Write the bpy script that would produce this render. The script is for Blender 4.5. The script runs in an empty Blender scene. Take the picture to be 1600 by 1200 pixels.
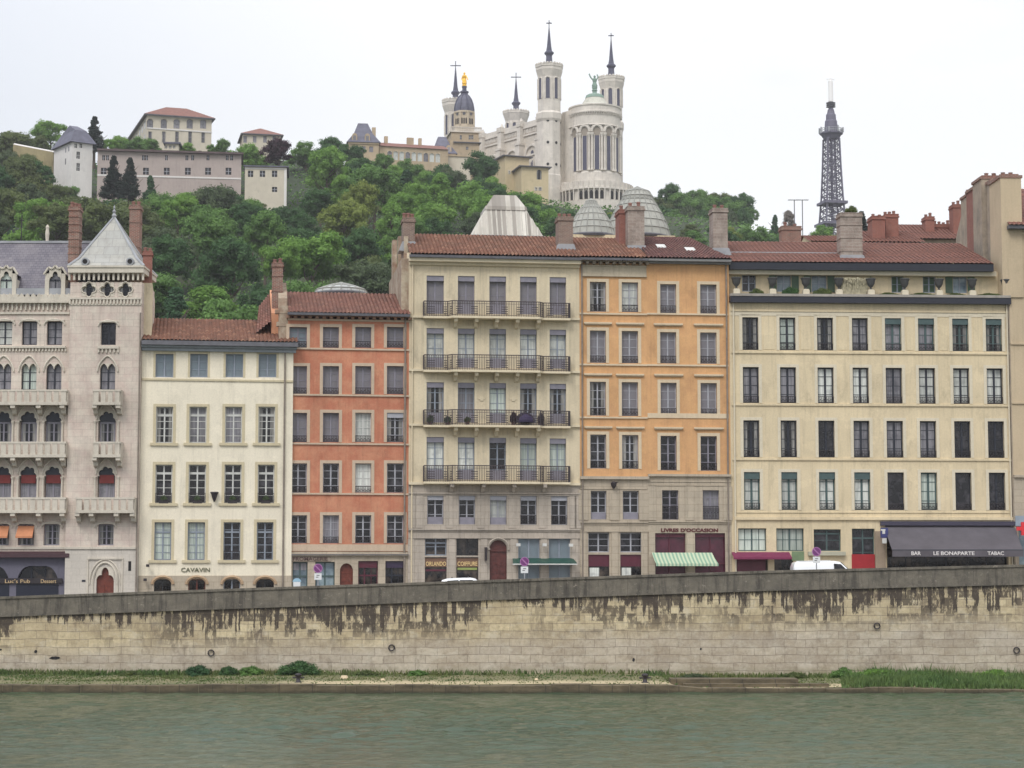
import bpy, math, random
from math import radians as R, pi, sin, cos, tan
from mathutils import Vector, Matrix
random.seed(7)
sc = bpy.context.scene
SKY0, SKY1, SKYOFF = 1.08, 2.0, 0.0
col = sc.collection
F, CZ, PT = 3130.0, 6.6, math.atan(280/3130.0)

# ---------------------------------------------------------------- projection of the photo into the world
def ray(px, py):
    x, y = (px-800)/F, (600-py)/F
    return x, cos(PT)-y*sin(PT), sin(PT)+y*cos(PT)
def P(px, py, Y):
    a, b, c = ray(px, py); k = Y/b
    return a*k, Y, CZ+c*k
def proj(X, Y, Z):
    z = Z-CZ
    d = Y*cos(PT)+z*sin(PT); u = -Y*sin(PT)+z*cos(PT)
    return 800+F*X/d, 600-F*u/d
def lerp(tab, x):
    if x <= tab[0][0]: return tab[0][1]
    for (a, b), (c, d) in zip(tab, tab[1:]):
        if x <= c: return b+(d-b)*(x-a)/(c-a)
    return tab[-1][1]

# ---------------------------------------------------------------- mesh builder
class MB:
    def __init__(s): s.v = []; s.f = []; s.mi = []; s.cur = 0
    def add(s, vs, fs):
        o = len(s.v); s.v += [tuple(p) for p in vs]
        for f in fs: s.f.append(tuple(i+o for i in f)); s.mi.append(s.cur)
        return s
    def box(s, x0, x1, y0, y1, z0, z1):
        return s.add([(x0,y0,z0),(x1,y0,z0),(x1,y1,z0),(x0,y1,z0),(x0,y0,z1),(x1,y0,z1),(x1,y1,z1),(x0,y1,z1)],
            [(0,3,2,1),(4,5,6,7),(0,1,5,4),(1,2,6,5),(2,3,7,6),(3,0,4,7)])
    def quad(s, a, b, c, d): return s.add([a,b,c,d], [(0,1,2,3)])
    def prism(s, poly, y0, y1):          # polygon in x,z pushed along y
        n = len(poly)
        return s.add([(x,y0,z) for x,z in poly]+[(x,y1,z) for x,z in poly],
            [tuple(range(n)), tuple(range(2*n-1,n-1,-1))]+[(i,i+n,(i+1)%n+n,(i+1)%n) for i in range(n)])
    def prismx(s, poly, x0, x1):         # polygon in y,z pushed along x
        n = len(poly)
        return s.add([(x0,y,z) for y,z in poly]+[(x1,y,z) for y,z in poly],
            [tuple(range(n)), tuple(range(2*n-1,n-1,-1))]+[(i,i+n,(i+1)%n+n,(i+1)%n) for i in range(n)])
    def prismz(s, poly, z0, z1, poly1=None):
        n = len(poly); poly1 = poly1 or poly
        return s.add([(x,y,z0) for x,y in poly]+[(x,y,z1) for x,y in poly1],
            [tuple(range(n-1,-1,-1)), tuple(range(n,2*n))]+[(i,(i+1)%n,(i+1)%n+n,i+n) for i in range(n)])
    def tube(s, p0, p1, r0, r1=None, n=6):
        r1 = r0 if r1 is None else r1
        p0, p1 = Vector(p0), Vector(p1); d = (p1-p0)
        if d.length < 1e-6: return s
        q = d.to_track_quat('Z', 'Y'); vs = []
        for p, r in ((p0, r0), (p1, r1)):
            for i in range(n): vs.append(p+q@Vector((r*cos(2*pi*i/n), r*sin(2*pi*i/n), 0)))
        return s.add(vs, [(i,(i+1)%n,(i+1)%n+n,i+n) for i in range(n)]+[tuple(range(n-1,-1,-1)), tuple(range(n,2*n))])
    def path(s, pts, r, n=6):
        for a, b in zip(pts, pts[1:]): s.tube(a, b, r, r, n)
        return s
    def lathe(s, prof, cx=0, cy=0, n=16, ph=0.0, a0=0.0, a1=2*pi):
        full = abs(a1-a0-2*pi) < 1e-6; m = n if full else n+1
        vs = [(cx+r*cos(ph+a0+(a1-a0)*i/n), cy+r*sin(ph+a0+(a1-a0)*i/n), z) for r, z in prof for i in range(m)]
        fs = []
        for j in range(len(prof)-1):
            for i in range(n):
                k = (i+1) % m
                fs.append((j*m+i, j*m+k, (j+1)*m+k, (j+1)*m+i))
        if full:
            if prof[0][0] > 1e-3: fs.append(tuple(range(m-1,-1,-1)))
            if prof[-1][0] > 1e-3: fs.append(tuple(range((len(prof)-1)*m, len(prof)*m)))
        return s.add(vs, fs)
    def each(s, name, mat, parent):
        """every connected piece as an object of its own"""
        n = len(s.v); par = list(range(n))
        def find(i):
            while par[i] != i: par[i] = par[par[i]]; i = par[i]
            return i
        for f in s.f:
            r = find(f[0])
            for i in f[1:]: par[find(i)] = r
        grp = {}
        for f in s.f: grp.setdefault(find(f[0]), []).append(f)
        for fs in grp.values():
            ids = sorted({i for f in fs for i in f}); mp = {i: k for k, i in enumerate(ids)}; m = MB(); m.add([s.v[i] for i in ids], [tuple(mp[i] for i in f) for f in fs]); m.build(name, mat, parent)
    def build(s, name, mat, parent=None, smooth=False):
        me = bpy.data.meshes.new(name); me.from_pydata(s.v, [], s.f)
        mats = mat if isinstance(mat, (list, tuple)) else [mat]
        for m in mats: me.materials.append(m)
        if len(mats) > 1: me.polygons.foreach_set('material_index', s.mi)
        if smooth: me.polygons.foreach_set('use_smooth', [True]*len(me.polygons))
        me.update()
        o = bpy.data.objects.new(name, me); col.objects.link(o)
        if parent is not None: o.parent = parent
        return o

def tag(o, label=None, cat=None, group=None, kind=None):
    if label: o['label'] = label
    if cat: o['category'] = cat
    if group: o['group'] = group
    if kind: o['kind'] = kind
    return o
def empty(name, loc, rz=0.0, label=None, cat=None, group=None):
    o = bpy.data.objects.new(name, None); col.objects.link(o); o.location = loc; o.rotation_euler = (0,0,rz)
    o.empty_display_size = .5
    return tag(o, label, cat, group)
def kids(o): return [c for c in col.objects if c.parent == o]

# ---------------------------------------------------------------- materials
def lin(c): c /= 255.0; return c/12.92 if c <= .04045 else ((c+.055)/1.055)**2.4
def S(r, g, b, k=1.0): return (lin(r)*k, lin(g)*k, lin(b)*k, 1)
MATS = {}
class NT:
    def __init__(s, name):
        s.m = bpy.data.materials.new(name); s.m.use_nodes = True; s.t = s.m.node_tree; s.n = s.t.nodes; s.l = s.t.links
        s.b = s.n['Principled BSDF']; s.tc = s.n.new('ShaderNodeTexCoord'); MATS[name] = s.m
    def new(s, t, **k):
        n = s.n.new(t)
        for a, b in k.items(): setattr(n, a, b)
        return n
    def put(s, sock, v):
        if hasattr(v, 'is_linked') or isinstance(v, bpy.types.NodeSocket): s.l.new(v, sock)
        elif v is not None: sock.default_value = v
    def math(s, op, a, b=0.0, c=None, clamp=False):
        n = s.new('ShaderNodeMath', operation=op, use_clamp=clamp); s.put(n.inputs[0], a); s.put(n.inputs[1], b)
        if c is not None: s.put(n.inputs[2], c)
        return n.outputs[0]
    def mix(s, f, a, b, mode='MIX'):
        n = s.new('ShaderNodeMix', data_type='RGBA', blend_type=mode); s.put(n.inputs['Factor'], f)
        s.put(n.inputs[6], a); s.put(n.inputs[7], b); return n.outputs[2]
    def co(s, scale=(1,1,1), out='Object', rot=(0,0,0), loc=(0,0,0)):
        m = s.new('ShaderNodeMapping'); s.l.new(s.tc.outputs[out], m.inputs[0])
        m.inputs['Scale'].default_value = scale; m.inputs['Rotation'].default_value = rot; m.inputs['Location'].default_value = loc
        return m.outputs[0]
    def xz(s, out='Object'):
        sp = s.new('ShaderNodeSeparateXYZ'); s.l.new(s.tc.outputs[out], sp.inputs[0])
        cb = s.new('ShaderNodeCombineXYZ'); s.l.new(sp.outputs[0], cb.inputs[0]); s.l.new(sp.outputs[2], cb.inputs[1])
        return cb.outputs[0], sp
    def noise(s, vec, scale=1.0, detail=4, rough=.55, dist=0.0):
        n = s.new('ShaderNodeTexNoise'); s.put(n.inputs['Vector'], vec); n.inputs['Scale'].default_value = scale
        n.inputs['Detail'].default_value = detail; n.inputs['Roughness'].default_value = rough; n.inputs['Distortion'].default_value = dist
        return n.outputs['Fac']
    def ramp(s, f, stops):
        n = s.new('ShaderNodeValToRGB'); s.put(n.inputs[0], f); e = n.color_ramp.elements
        while len(e) < len(stops): e.new(.5)
        for i, (p, c) in enumerate(stops): e[i].position = p; e[i].color = c if len(c) == 4 else (*c, 1)
        return n.outputs[0]
    def rng(s, f, a, b, c=0.0, d=1.0):
        n = s.new('ShaderNodeMapRange'); s.put(n.inputs[0], f)
        for i, v in enumerate((a, b, c, d)): n.inputs[i+1].default_value = v
        return n.outputs[0]
    def bump(s, h, strength=.3, dist=.02, nrm=None):
        n = s.new('ShaderNodeBump'); n.inputs['Strength'].default_value = strength; n.inputs['Distance'].default_value = dist
        s.put(n.inputs['Height'], h)
        if nrm is not None: s.l.new(nrm, n.inputs['Normal'])
        s.l.new(n.outputs[0], s.b.inputs['Normal']); return n.outputs[0]
    def fin(s, colr, rough=.85, **k):
        s.put(s.b.inputs['Base Color'], colr); s.put(s.b.inputs['Roughness'], rough)
        for a, v in k.items(): s.put(s.b.inputs[a.replace('_', ' ')], v)
        return s.m

def plain(name, c, rough=.6, var=.12, scale=3.0, metal=0.0, **k):
    if name in MATS: return MATS[name]
    t = NT(name); n = t.noise(t.co(), scale, 3)
    f = t.rng(n, .3, .7, 1-var, 1+var)
    cc = t.mix(1.0, c, t.new('ShaderNodeCombineColor').outputs[0], 'MULTIPLY')
    cb = t.n[-1] if False else None
    mul = [x for x in t.n if x.type == 'COMBINE_COLOR'][0]
    for i in range(3): t.l.new(f, mul.inputs[i])
    return t.fin(cc, rough, Metallic=metal, **k)

def plaster(name, c, stain=.16, mottle=.10, joints=0.0, warm=None, bump=.25):
    """painted render: soft blotches, weathering streaks, fine grain; joints>0 adds faint ashlar lines"""
    if name in MATS: return MATS[name]
    t = NT(name); vec, sp = t.xz()
    a = t.rng(t.noise(t.co((.35,.35,.35)), 1.0, 5), .3, .72, 1-mottle, 1+mottle*.6)
    st = t.noise(t.co((2.6,2.6,.16)), 1.0, 5, .65)
    b = t.rng(st, .52, .8, 1.0, 1-stain)
    g = t.rng(t.noise(t.co(), 9, 3), .3, .7, .95, 1.05)
    b = t.math('MULTIPLY', b, t.rng(t.noise(t.co((7,7,.3), loc=(2,4,6)), 1.0, 4, .7), .55, .8, 1.0, 1-stain*.8))
    b = t.math('MULTIPLY', b, t.rng(t.noise(t.co((.9,.9,.5), loc=(5,1,3)), 1.0, 7, .75), .54, .72, 1.0, 1-stain*.9))
    pt = t.rng(t.noise(t.co((.45,.45,.6), loc=(11,2,8)), 1.2, 3, .5), .575, .59, 1.0, 1+stain*.22)
    b = t.math('MULTIPLY', b, pt)
    f = t.math('MULTIPLY', t.math('MULTIPLY', a, b), g)
    cb = t.new('ShaderNodeCombineColor')
    for i in range(3): t.l.new(f, cb.inputs[i])
    base = c
    if warm: base = t.mix(t.rng(t.noise(t.co((.8,.8,.8), loc=(3,1,7)), 1.3, 5, .7), .4, .65), c, warm)
    cc = t.mix(1.0, base, cb.outputs[0], 'MULTIPLY')
    h = t.noise(t.co(), 30, 3)
    if joints:
        br = t.new('ShaderNodeTexBrick'); t.l.new(vec, br.inputs['Vector'])
        br.inputs['Scale'].default_value = 1.0; br.inputs['Brick Width'].default_value = 1.0; br.inputs['Row Height'].default_value = .42
        br.inputs['Mortar Size'].default_value = .018; br.inputs['Mortar Smooth'].default_value = .4
        br.inputs['Color1'].default_value = (.86,.86,.86,1); br.inputs['Color2'].default_value = (1.05,1.04,1.02,1); br.inputs['Mortar'].default_value = (.55,.53,.5,1)
        cc = t.mix(joints, cc, t.mix(1.0, cc, br.outputs[0], 'MULTIPLY'))
    t.bump(h, bump, .02)
    return t.fin(cc, .9)

def tiles(name, c1, c2, c3, pu=.24, pv=.36):
    """terracotta: a colour per tile, lichen and soot"""
    if name in MATS: return MATS[name]
    t = NT(name); sp = t.new('ShaderNodeSeparateXYZ'); t.l.new(t.tc.outputs['UV'], sp.inputs[0])
    cb = t.new('ShaderNodeCombineXYZ')
    t.l.new(t.math('FLOOR', t.math('DIVIDE', sp.outputs[0], pu)), cb.inputs[0]); t.l.new(t.math('FLOOR', t.math('DIVIDE', sp.outputs[1], pv)), cb.inputs[1])
    w = t.new('ShaderNodeTexWhiteNoise', noise_dimensions='2D'); t.l.new(cb.outputs[0], w.inputs[0])
    cc = t.ramp(w.outputs['Value'], [(0, c1), (.25, c2), (.8, c2), (.93, c3), (1, c2)])
    n = t.rng(t.noise(t.co((.6,.6,.6)), 1, 6, .7), .45, .7, 0, .55)
    cc = t.mix(n, cc, t.mix(.5, c1, S(104,90,78)))
    t.bump(t.noise(t.co(), 14, 3), .3, .02)
    return t.fin(cc, .85)

def brick(name, c1, c2, mortar, w=.24, h=.08, ms=.014, soot=.35):
    if name in MATS: return MATS[name]
    t = NT(name); vec, sp = t.xz()
    # bricks wrap round the stack: u = x + y
    cb = t.new('ShaderNodeCombineXYZ'); t.l.new(t.math('ADD', sp.outputs[0], sp.outputs[1]), cb.inputs[0]); t.l.new(sp.outputs[2], cb.inputs[1])
    br = t.new('ShaderNodeTexBrick'); t.l.new(cb.outputs[0], br.inputs['Vector'])
    br.inputs['Scale'].default_value = 1; br.inputs['Brick Width'].default_value = w; br.inputs['Row Height'].default_value = h
    br.inputs['Mortar Size'].default_value = ms; br.inputs['Color1'].default_value = c1; br.inputs['Color2'].default_value = c2; br.inputs['Mortar'].default_value = mortar
    n = t.rng(t.noise(t.co((1.2,1.2,.8)), 1.3, 6, .7), .42, .7, 0, soot)
    cc = t.mix(n, br.outputs[0], S(62,54,50))
    n2 = t.rng(t.noise(t.co((1,1,1), loc=(9,2,4)), 2.2, 5, .7), .5, .66, 0, .5)
    cc = t.mix(n2, cc, mortar)
    t.bump(t.noise(t.co(), 12, 4), .6, .04)
    return t.fin(cc, .92)

def pane_mat(name, kind):
    if name in MATS: return MATS[name]
    t = NT(name); sp = t.new('ShaderNodeSeparateXYZ'); t.l.new(t.tc.outputs['Generated'], sp.inputs[0])
    oi = t.new('ShaderNodeObjectInfo'); rnd = oi.outputs['Random']
    off = t.new('ShaderNodeVectorMath', operation='ADD'); t.l.new(t.tc.outputs['Object'], off.inputs[0]); t.l.new(oi.outputs['Location'], off.inputs[1])
    x = t.math('ABSOLUTE', t.math('SUBTRACT', sp.outputs[0], .5))
    blot = t.noise(t.tc.outputs['Object'], 1.6, 3)
    fold = t.noise(t.co((14,14,.6)), 1.0, 2)
    if kind == 'dark':
        cc = t.mix(t.rng(blot, .5, .68, 0, .8), S(20,20,26), S(72,70,76))
    elif kind == 'room':
        m = t.rng(x, .20, .26, 0, 1); m = t.math('MULTIPLY', m, t.rng(fold, .35, .6, .35, 1))
        cc = t.mix(m, t.mix(t.rng(blot, .5, .7, 0, .7), S(12,13,18), S(52,52,56)), S(158,156,152))
    elif kind == 'net':
        cc = t.mix(t.rng(fold, .35, .65), S(108,107,114), S(140,138,143))
        cc = t.mix(t.rng(blot, .52, .66, 0, .5), cc, S(62,62,70))
    elif kind == 'curtain':
        cc = t.mix(t.rng(fold, .35, .65), S(176,180,176), S(212,214,208))
        cc = t.mix(t.rng(blot, .54, .66, 0, .35), cc, S(120,122,124))
    elif kind == 'mint':
        cc = t.mix(t.rng(fold, .35, .65), S(160,172,164), S(196,204,196))
    elif kind == 'blue':
        cc = t.mix(t.rng(blot, .4, .65), S(96,112,124), S(134,150,156))
    elif kind == 'shop':
        cc = t.mix(t.rng(blot, .45, .7), S(20,20,24), S(84,74,66))
    vv = t.rng(rnd, 0, 1, .72, 1.16); cbv = t.new('ShaderNodeCombineColor')
    for i in range(3): t.l.new(vv, cbv.inputs[i])
    cc = t.mix(1.0, cc, cbv.outputs[0], 'MULTIPLY')
    t.bump(t.noise(t.co((1,1,1)), .9, 1), .12, .05)
    return t.fin(cc, .12 if kind in ('dark', 'room', 'shop', 'blue') else .3, Coat_Weight=.15, Coat_Roughness=.05, Specular_IOR_Level=.35)

def slats(name, c, step=.06):
    if name in MATS: return MATS[name]
    t = NT(name); sp = t.new('ShaderNodeSeparateXYZ'); t.l.new(t.tc.outputs['Object'], sp.inputs[0])
    s = t.math('FRACT', t.math('DIVIDE', sp.outputs[2], step))
    cc = t.mix(t.rng(s, 0, 1, 0, .28), c, S(70,68,74))
    cc = t.mix(t.rng(t.noise(t.co(), 1.5, 4), .4, .7, 0, .3), cc, S(120,116,116))
    t.bump(s, .6, .03)
    return t.fin(cc, .6)

PANE = {k: pane_mat('pane_'+k, k) for k in ('dark','room','net','curtain','mint','blue','shop')}
PANE['shut'] = slats('shutter_grey', S(146,143,150)); PANE['shutblue'] = slats('shutter_blue', S(138,152,162))
PANE['green'] = slats('shutter_green', S(70,98,74)); PANE['brown'] = slats('shutter_brown', S(88,72,70))
W = dict(
    grey=plain('paint_grey', S(160,161,168), .5), white=plain('paint_white', S(196,196,192), .5), navy=plain('paint_dark_blue', S(28,32,44), .45),
    steel=plain('paint_steel', S(134,142,154), .5), black=plain('paint_black', S(30,29,33), .4), teal=plain('paint_teal', S(66,86,86), .55),
    iron=plain('wrought_iron', S(44,38,42), .6), ironl=plain('weathered_iron', S(62,54,58), .65), lilac=plain('paint_lilac_grey', S(130,127,138), .5),
    bord=plain('paint_bordeaux', S(82,26,44), .45), pipe=plain('pipe_paint', S(128,118,108), .7, .2), green=plain('paint_green', S(34,72,62), .45), red=plain('paint_red', S(150,26,34), .45),
    zinc=plain('zinc', S(150,152,156), .5, .15, 1.5), zincd=plain('dark_zinc', S(84,84,90), .5, .2), wood=plain('door_wood', S(104,48,34), .5, .3, 6),
    gold=plain('gilding', S(240,190,60), .3, .1, 3, .6), copper=plain('green_copper', S(126,148,136), .7), lead=plain('lead_spire', S(74,74,92), .6),
    slate=plain('slate', S(112,110,116), .7, .25, 2.2), dark=plain('dark_interior', S(26,24,26), .8))

def tiled(mb, a, b, c, d, pu=.24, amp=.045, pv=.36, uv=None):
    """corrugated tile field between eave a-b and ridge d-c"""
    a, b, c, d = map(Vector, (a, b, c, d)); wid = (b-a).length; sl = ((d-a).length+(c-b).length)/2
    nu = max(2, int(wid/pu*6)); nv = max(1, int(round(sl/pv)))
    nrm = (b-a).cross(d-a).normalized()
    if nrm.z < 0: nrm = -nrm
    vs, fs = [], []; M = nu+1
    for j in range(nv+1):
        for k in ((0,) if j == 0 else ((1,) if j == nv else (1, 0))):      # each course steps down onto the next
            t = j/nv
            for i in range(M):
                s = i/nu
                p = (a*(1-s)+b*s)*(1-t)+(d*(1-s)+c*s)*t
                x = s*wid
                h = amp*(abs(sin(pi*x/pu)))*1.9+(0.035 if k == 0 else 0)
                vs.append(p+nrm*h); uv.append((x, t*sl-(.01 if k else -.01)))
    rows = len(vs)//M
    for j in range(rows-1):
        for i in range(nu): fs.append((j*M+i, j*M+i+1, (j+1)*M+i+1, (j+1)*M+i))
    mb.add(vs, fs)
def roof_obj(fields, mat, parent, name='roof', flat=False, pu=.24, amp=.045, thick=None):
    mb = MB(); uv = []
    for q in fields:
        if flat: mb.quad(*q); uv += [(0,0),(1,0),(1,1),(0,1)]
        else: tiled(mb, *q, pu=pu, amp=amp, uv=uv)
    o = mb.build(name, mat, parent, smooth=False)
    l = o.data.uv_layers.new(name='UVMap'); buf = []
    for lp in o.data.loops: buf += uv[lp.vertex_index]
    l.data.foreach_set('uv', buf)
    return o

def text(s, parent, u0, u1, z0, z1, y, mat, name='lettering', ext=.02, bold=0.0, rotx=pi/2, spacing=1.0):
    cu = bpy.data.curves.new('t', 'FONT'); cu.body = s; cu.extrude = ext; cu.offset = bold; cu.resolution_u = 3; cu.space_character = spacing
    ob = bpy.data.objects.new('t', cu); col.objects.link(ob); bpy.context.view_layer.update()
    me = bpy.data.meshes.new_from_object(ob.evaluated_get(bpy.context.evaluated_depsgraph_get()))
    bpy.data.objects.remove(ob)
    xs = [v.co.x for v in me.vertices]; ys = [v.co.y for v in me.vertices]
    sx = (u1-u0)/(max(xs)-min(xs)); sy = (z1-z0)/(max(ys)-min(ys)); mx, my = min(xs), min(ys)
    for v in me.vertices:
        x, yy, zz = v.co; v.co = (u0+(x-mx)*sx, y-zz, z0+(yy-my)*sy)
    me.materials.clear(); me.materials.append(mat); me.name = name
    o = bpy.data.objects.new(name, me); col.objects.link(o); o.parent = parent
    return o

# ---------------------------------------------------------------- terrain heights
PAR = [(-200,940),(0,932.5),(400,918.5),(800,905),(1200,891.5),(1600,882),(1800,879)]
WY = 110.0
PARX = [((px-800)/F*WY, P(px, py, WY)[2]) for px, py in PAR]
def par_z(X): return lerp(PARX, X)
def street_z(X): return par_z(X)-1.35
RIDGE = [((px-800)/F*520, P(px, py, 520)[2]) for px, py in
    [(-900,300),(-200,246),(0,246),(100,252),(200,250),(330,250),(450,250),(540,254),(640,272),(700,278),(800,302),(900,322),(1000,326),(1100,341),(1190,354),(1215,366),(1300,376),(1450,384),(1700,384),(2400,420)]]
def gz(X, Y):
    b = street_z(X)-.25
    if Y < 165: return b
    r = lerp(RIDGE, X)
    if Y <= 520: return b+(r-b)*((Y-165)/355.0)**1.12
    return r+min(Y-520, 300)*.03

# ---------------------------------------------------------------- facades
class House:
    def __init__(s, name, label, cat, px=None, Y=None, yaw=0.0, at=None, group=None, base=None):
        s.a = R(yaw)
        if at is None: at = P(px, 700, Y)[:2]
        s.A = at; s.zb = (street_z(at[0])-.25) if base is None else base
        s.root = empty(name, (at[0], at[1], s.zb), s.a, label, cat, group)
        s.op = []; s.label = label
    def hit(s, px, py, w=0.0):
        x, y, z = ray(px, py); nx, ny = sin(s.a), -cos(s.a)
        ax, ay = s.A[0]+nx*w, s.A[1]+ny*w
        k = (ax*nx+ay*ny)/(x*nx+y*ny); X, Y, Z = x*k, y*k, z*k+CZ
        return (X-s.A[0])*cos(s.a)+(Y-s.A[1])*sin(s.a), Z-s.zb
    def U(s, px, py=700, w=0.0): return s.hit(px, py, w)[0]
    def V(s, py, px, w=0.0): return s.hit(px, py, w)[1]
    def world(s, u, y, z=0): return (s.A[0]+u*cos(s.a)-y*sin(s.a), s.A[1]+u*sin(s.a)+y*cos(s.a), s.zb+z)
    def end(s, px, py=700):
        u = s.U(px, py); return s.world(u, 0)[:2]
    # wall with real openings
    def wall(s, u0, u1, z0, z1, mat, ops, name='wall', depth=11.0, y=0.0, rev=.3, solid=True, gable=None):
        mb = MB(); o = [q for q in ops if q[1] > u0 and q[0] < u1 and q[3] > z0 and q[2] < z1]
        o = [(max(a,u0),min(b,u1),max(c,z0),min(d,z1)) for a,b,c,d in o]
        xs = sorted({u0,u1}|{v for q in o for v in q[:2]}); zs = sorted({z0,z1}|{v for q in o for v in q[2:]})
        for i in range(len(xs)-1):
            for j in range(len(zs)-1):
                cx, cz = (xs[i]+xs[i+1])/2, (zs[j]+zs[j+1])/2
                if any(q[0] < cx < q[1] and q[2] < cz < q[3] for q in o): continue
                mb.quad((xs[i],y,zs[j]),(xs[i+1],y,zs[j]),(xs[i+1],y,zs[j+1]),(xs[i],y,zs[j+1]))
        for a,b,c,d in o:
            mb.quad((a,y,c),(a,y+rev,c),(a,y+rev,d),(a,y,d)); mb.quad((b,y,c),(b,y,d),(b,y+rev,d),(b,y+rev,c))
            mb.quad((a,y,d),(a,y+rev,d),(b,y+rev,d),(b,y,d)); mb.quad((a,y,c),(b,y,c),(b,y+rev,c),(a,y+rev,c))
            # closed room behind the opening
            mb.quad((a-.1,y+rev+.1,c-.1),(b+.1,y+rev+.1,c-.1),(b+.1,y+rev+.1,d+.1),(a-.1,y+rev+.1,d+.1))
        if solid:
            mb.quad((u0,y,z0),(u0,y,z1),(u0,depth,z1),(u0,depth,z0)); mb.quad((u1,y,z0),(u1,depth,z0),(u1,depth,z1),(u1,y,z1))
            mb.quad((u0,depth,z0),(u0,depth,z1),(u1,depth,z1),(u1,depth,z0)); mb.quad((u0,y,z1),(u1,y,z1),(u1,depth,z1),(u0,depth,z1))
        if gable:
            ym, zr = gable
            for u in (u0, u1-.25): mb.prismx([(y,z1),(ym,zr),(depth,z1)], u, u+.25)
        return mb.build(name, mat, s.root)
    def band(s, u0, u1, z0, z1, proud, mat, name='string_course', back=.05, y=0.0):
        return MB().box(u0, u1, y-proud, y+back, z0, z1).build(name, mat, s.root)
    def window(s, r, frame='grey', pane='dark', rows=4, cols=2, sur=None, sill=None, rail=None, lamb=None, rec=.22, y=0.0, transom=None,
               reg=True, head=None, mull=.09, railh=.4, bar=.035, split=True, jt=.065, foot=None):
        a, b, c, d = r
        if reg: s.op.append((a, b, c, d))
        m = MB(); t = jt; Y0, Y1 = y+rec, y+rec+.055; top = d
        m.box(a, a+t, Y0, Y1, c, d); m.box(b-t, b, Y0, Y1, c, d); m.box(a+t, b-t, Y0, Y1, c, c+t); m.box(a+t, b-t, Y0, Y1, d-t, d)
        if cols >= 2:
            for i in range(1, cols):
                x = a+(b-a)*i/cols; mm = mull if (cols == 2 or i == cols//2) else bar; m.box(x-mm/2, x+mm/2, Y0-.01, Y1-.005, c+t, d-t)
        if transom: z = c+(d-c)*transom; m.box(a+t, b-t, Y0-.015, Y1-.008, z-.05, z+.05)
        for i in range(1, rows):
            z = c+(d-c)*i/rows; m.box(a+t, b-t, Y0+.012, Y1-.012, z-bar/2, z+bar/2)
        wo = m.build('window', W[frame], s.root)
        p = MB(); yg = y+rec+.035
        if pane:
            for k in range(2 if split else 1):
                x0, x1 = (a, b) if not split else ((a, (a+b)/2) if k == 0 else ((a+b)/2, b))
                e = [random.uniform(-.01, .01) for _ in range(2)]
                p.quad((x0,yg,c),(x1,yg+e[0]*.5,c),(x1,yg+e[0]*.5+e[1],d),(x0,yg+e[1],d))
            p.build('blind' if pane in ('shut','shutblue','green','brown') else 'pane', PANE[pane], wo)
        if sur:
            sw, sm, pr = sur; q = MB()
            q.box(a-sw, a, y-pr, y+.1, c, d+sw); q.box(b, b+sw, y-pr, y+.1, c, d+sw); q.box(a, b, y-pr, y+.1, d, d+sw)
            q.build('surround', sm, wo)
        if head: hw, hm, hz, hh = head; MB().box(a-hw, b+hw, y-.16, y+.02, d+hz, d+hz+hh).box(a-hw+.05, b+hw-.05, y-.1, y+.02, d+hz-.06, d+hz).build('hood', hm, wo)
        if sill: sw, sm, sh = sill; MB().box(a-sw, b+sw, y-.11, y+rec, c-sh, c).build('sill', sm, wo)
        if foot: MB().box(a+.04, b-.04, y+rec-.03, y+rec+.02, c+.02, c+foot[0]).build('kick_panel', foot[1], wo)
        if lamb: lh, lm = lamb; MB().box(a+.01, b-.01, y+.04, y+.12, d-lh, d-.005).box(a+.03, b-.03, y+.03, y+.13, d-lh-.03, d-lh).build('lambrequin', lm, wo)
        if rail: s.rail(wo, a+.02, b-.02, y+.05, c+.04, c+railh, W[rail], .1)
        return wo
    def rail(s, par, a, b, y, z0, z1, mat, step=.11, name='railing', posts=None, orn=True, bw=.011):
        q = MB(); q.box(a, b, y-.025, y+.025, z1-.04, z1); q.box(a, b, y-.015, y+.015, z0, z0+.03)
        h = z1-z0
        if h > .6: q.box(a, b, y-.012, y+.012, z1-.17, z1-.145)
        n = max(2, int((b-a)/step))
        for i in range(n+1):
            x = a+(b-a)*i/n; q.box(x-bw, x+bw, y-bw, y+bw, z0, z1-.02)
        if orn:
            for i in range(n):
                x = a+(b-a)*(i+.5)/n; zc = z0+h*.5; q.box(x-step*.3, x+step*.3, y-.008, y+.008, zc-.02, zc+.02) if i % 2 else q.box(x-step*.3, x+step*.3, y-.008, y+.008, z0+h*.22, z0+h*.22+.04)
        return q.build(name, mat, par)

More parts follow.
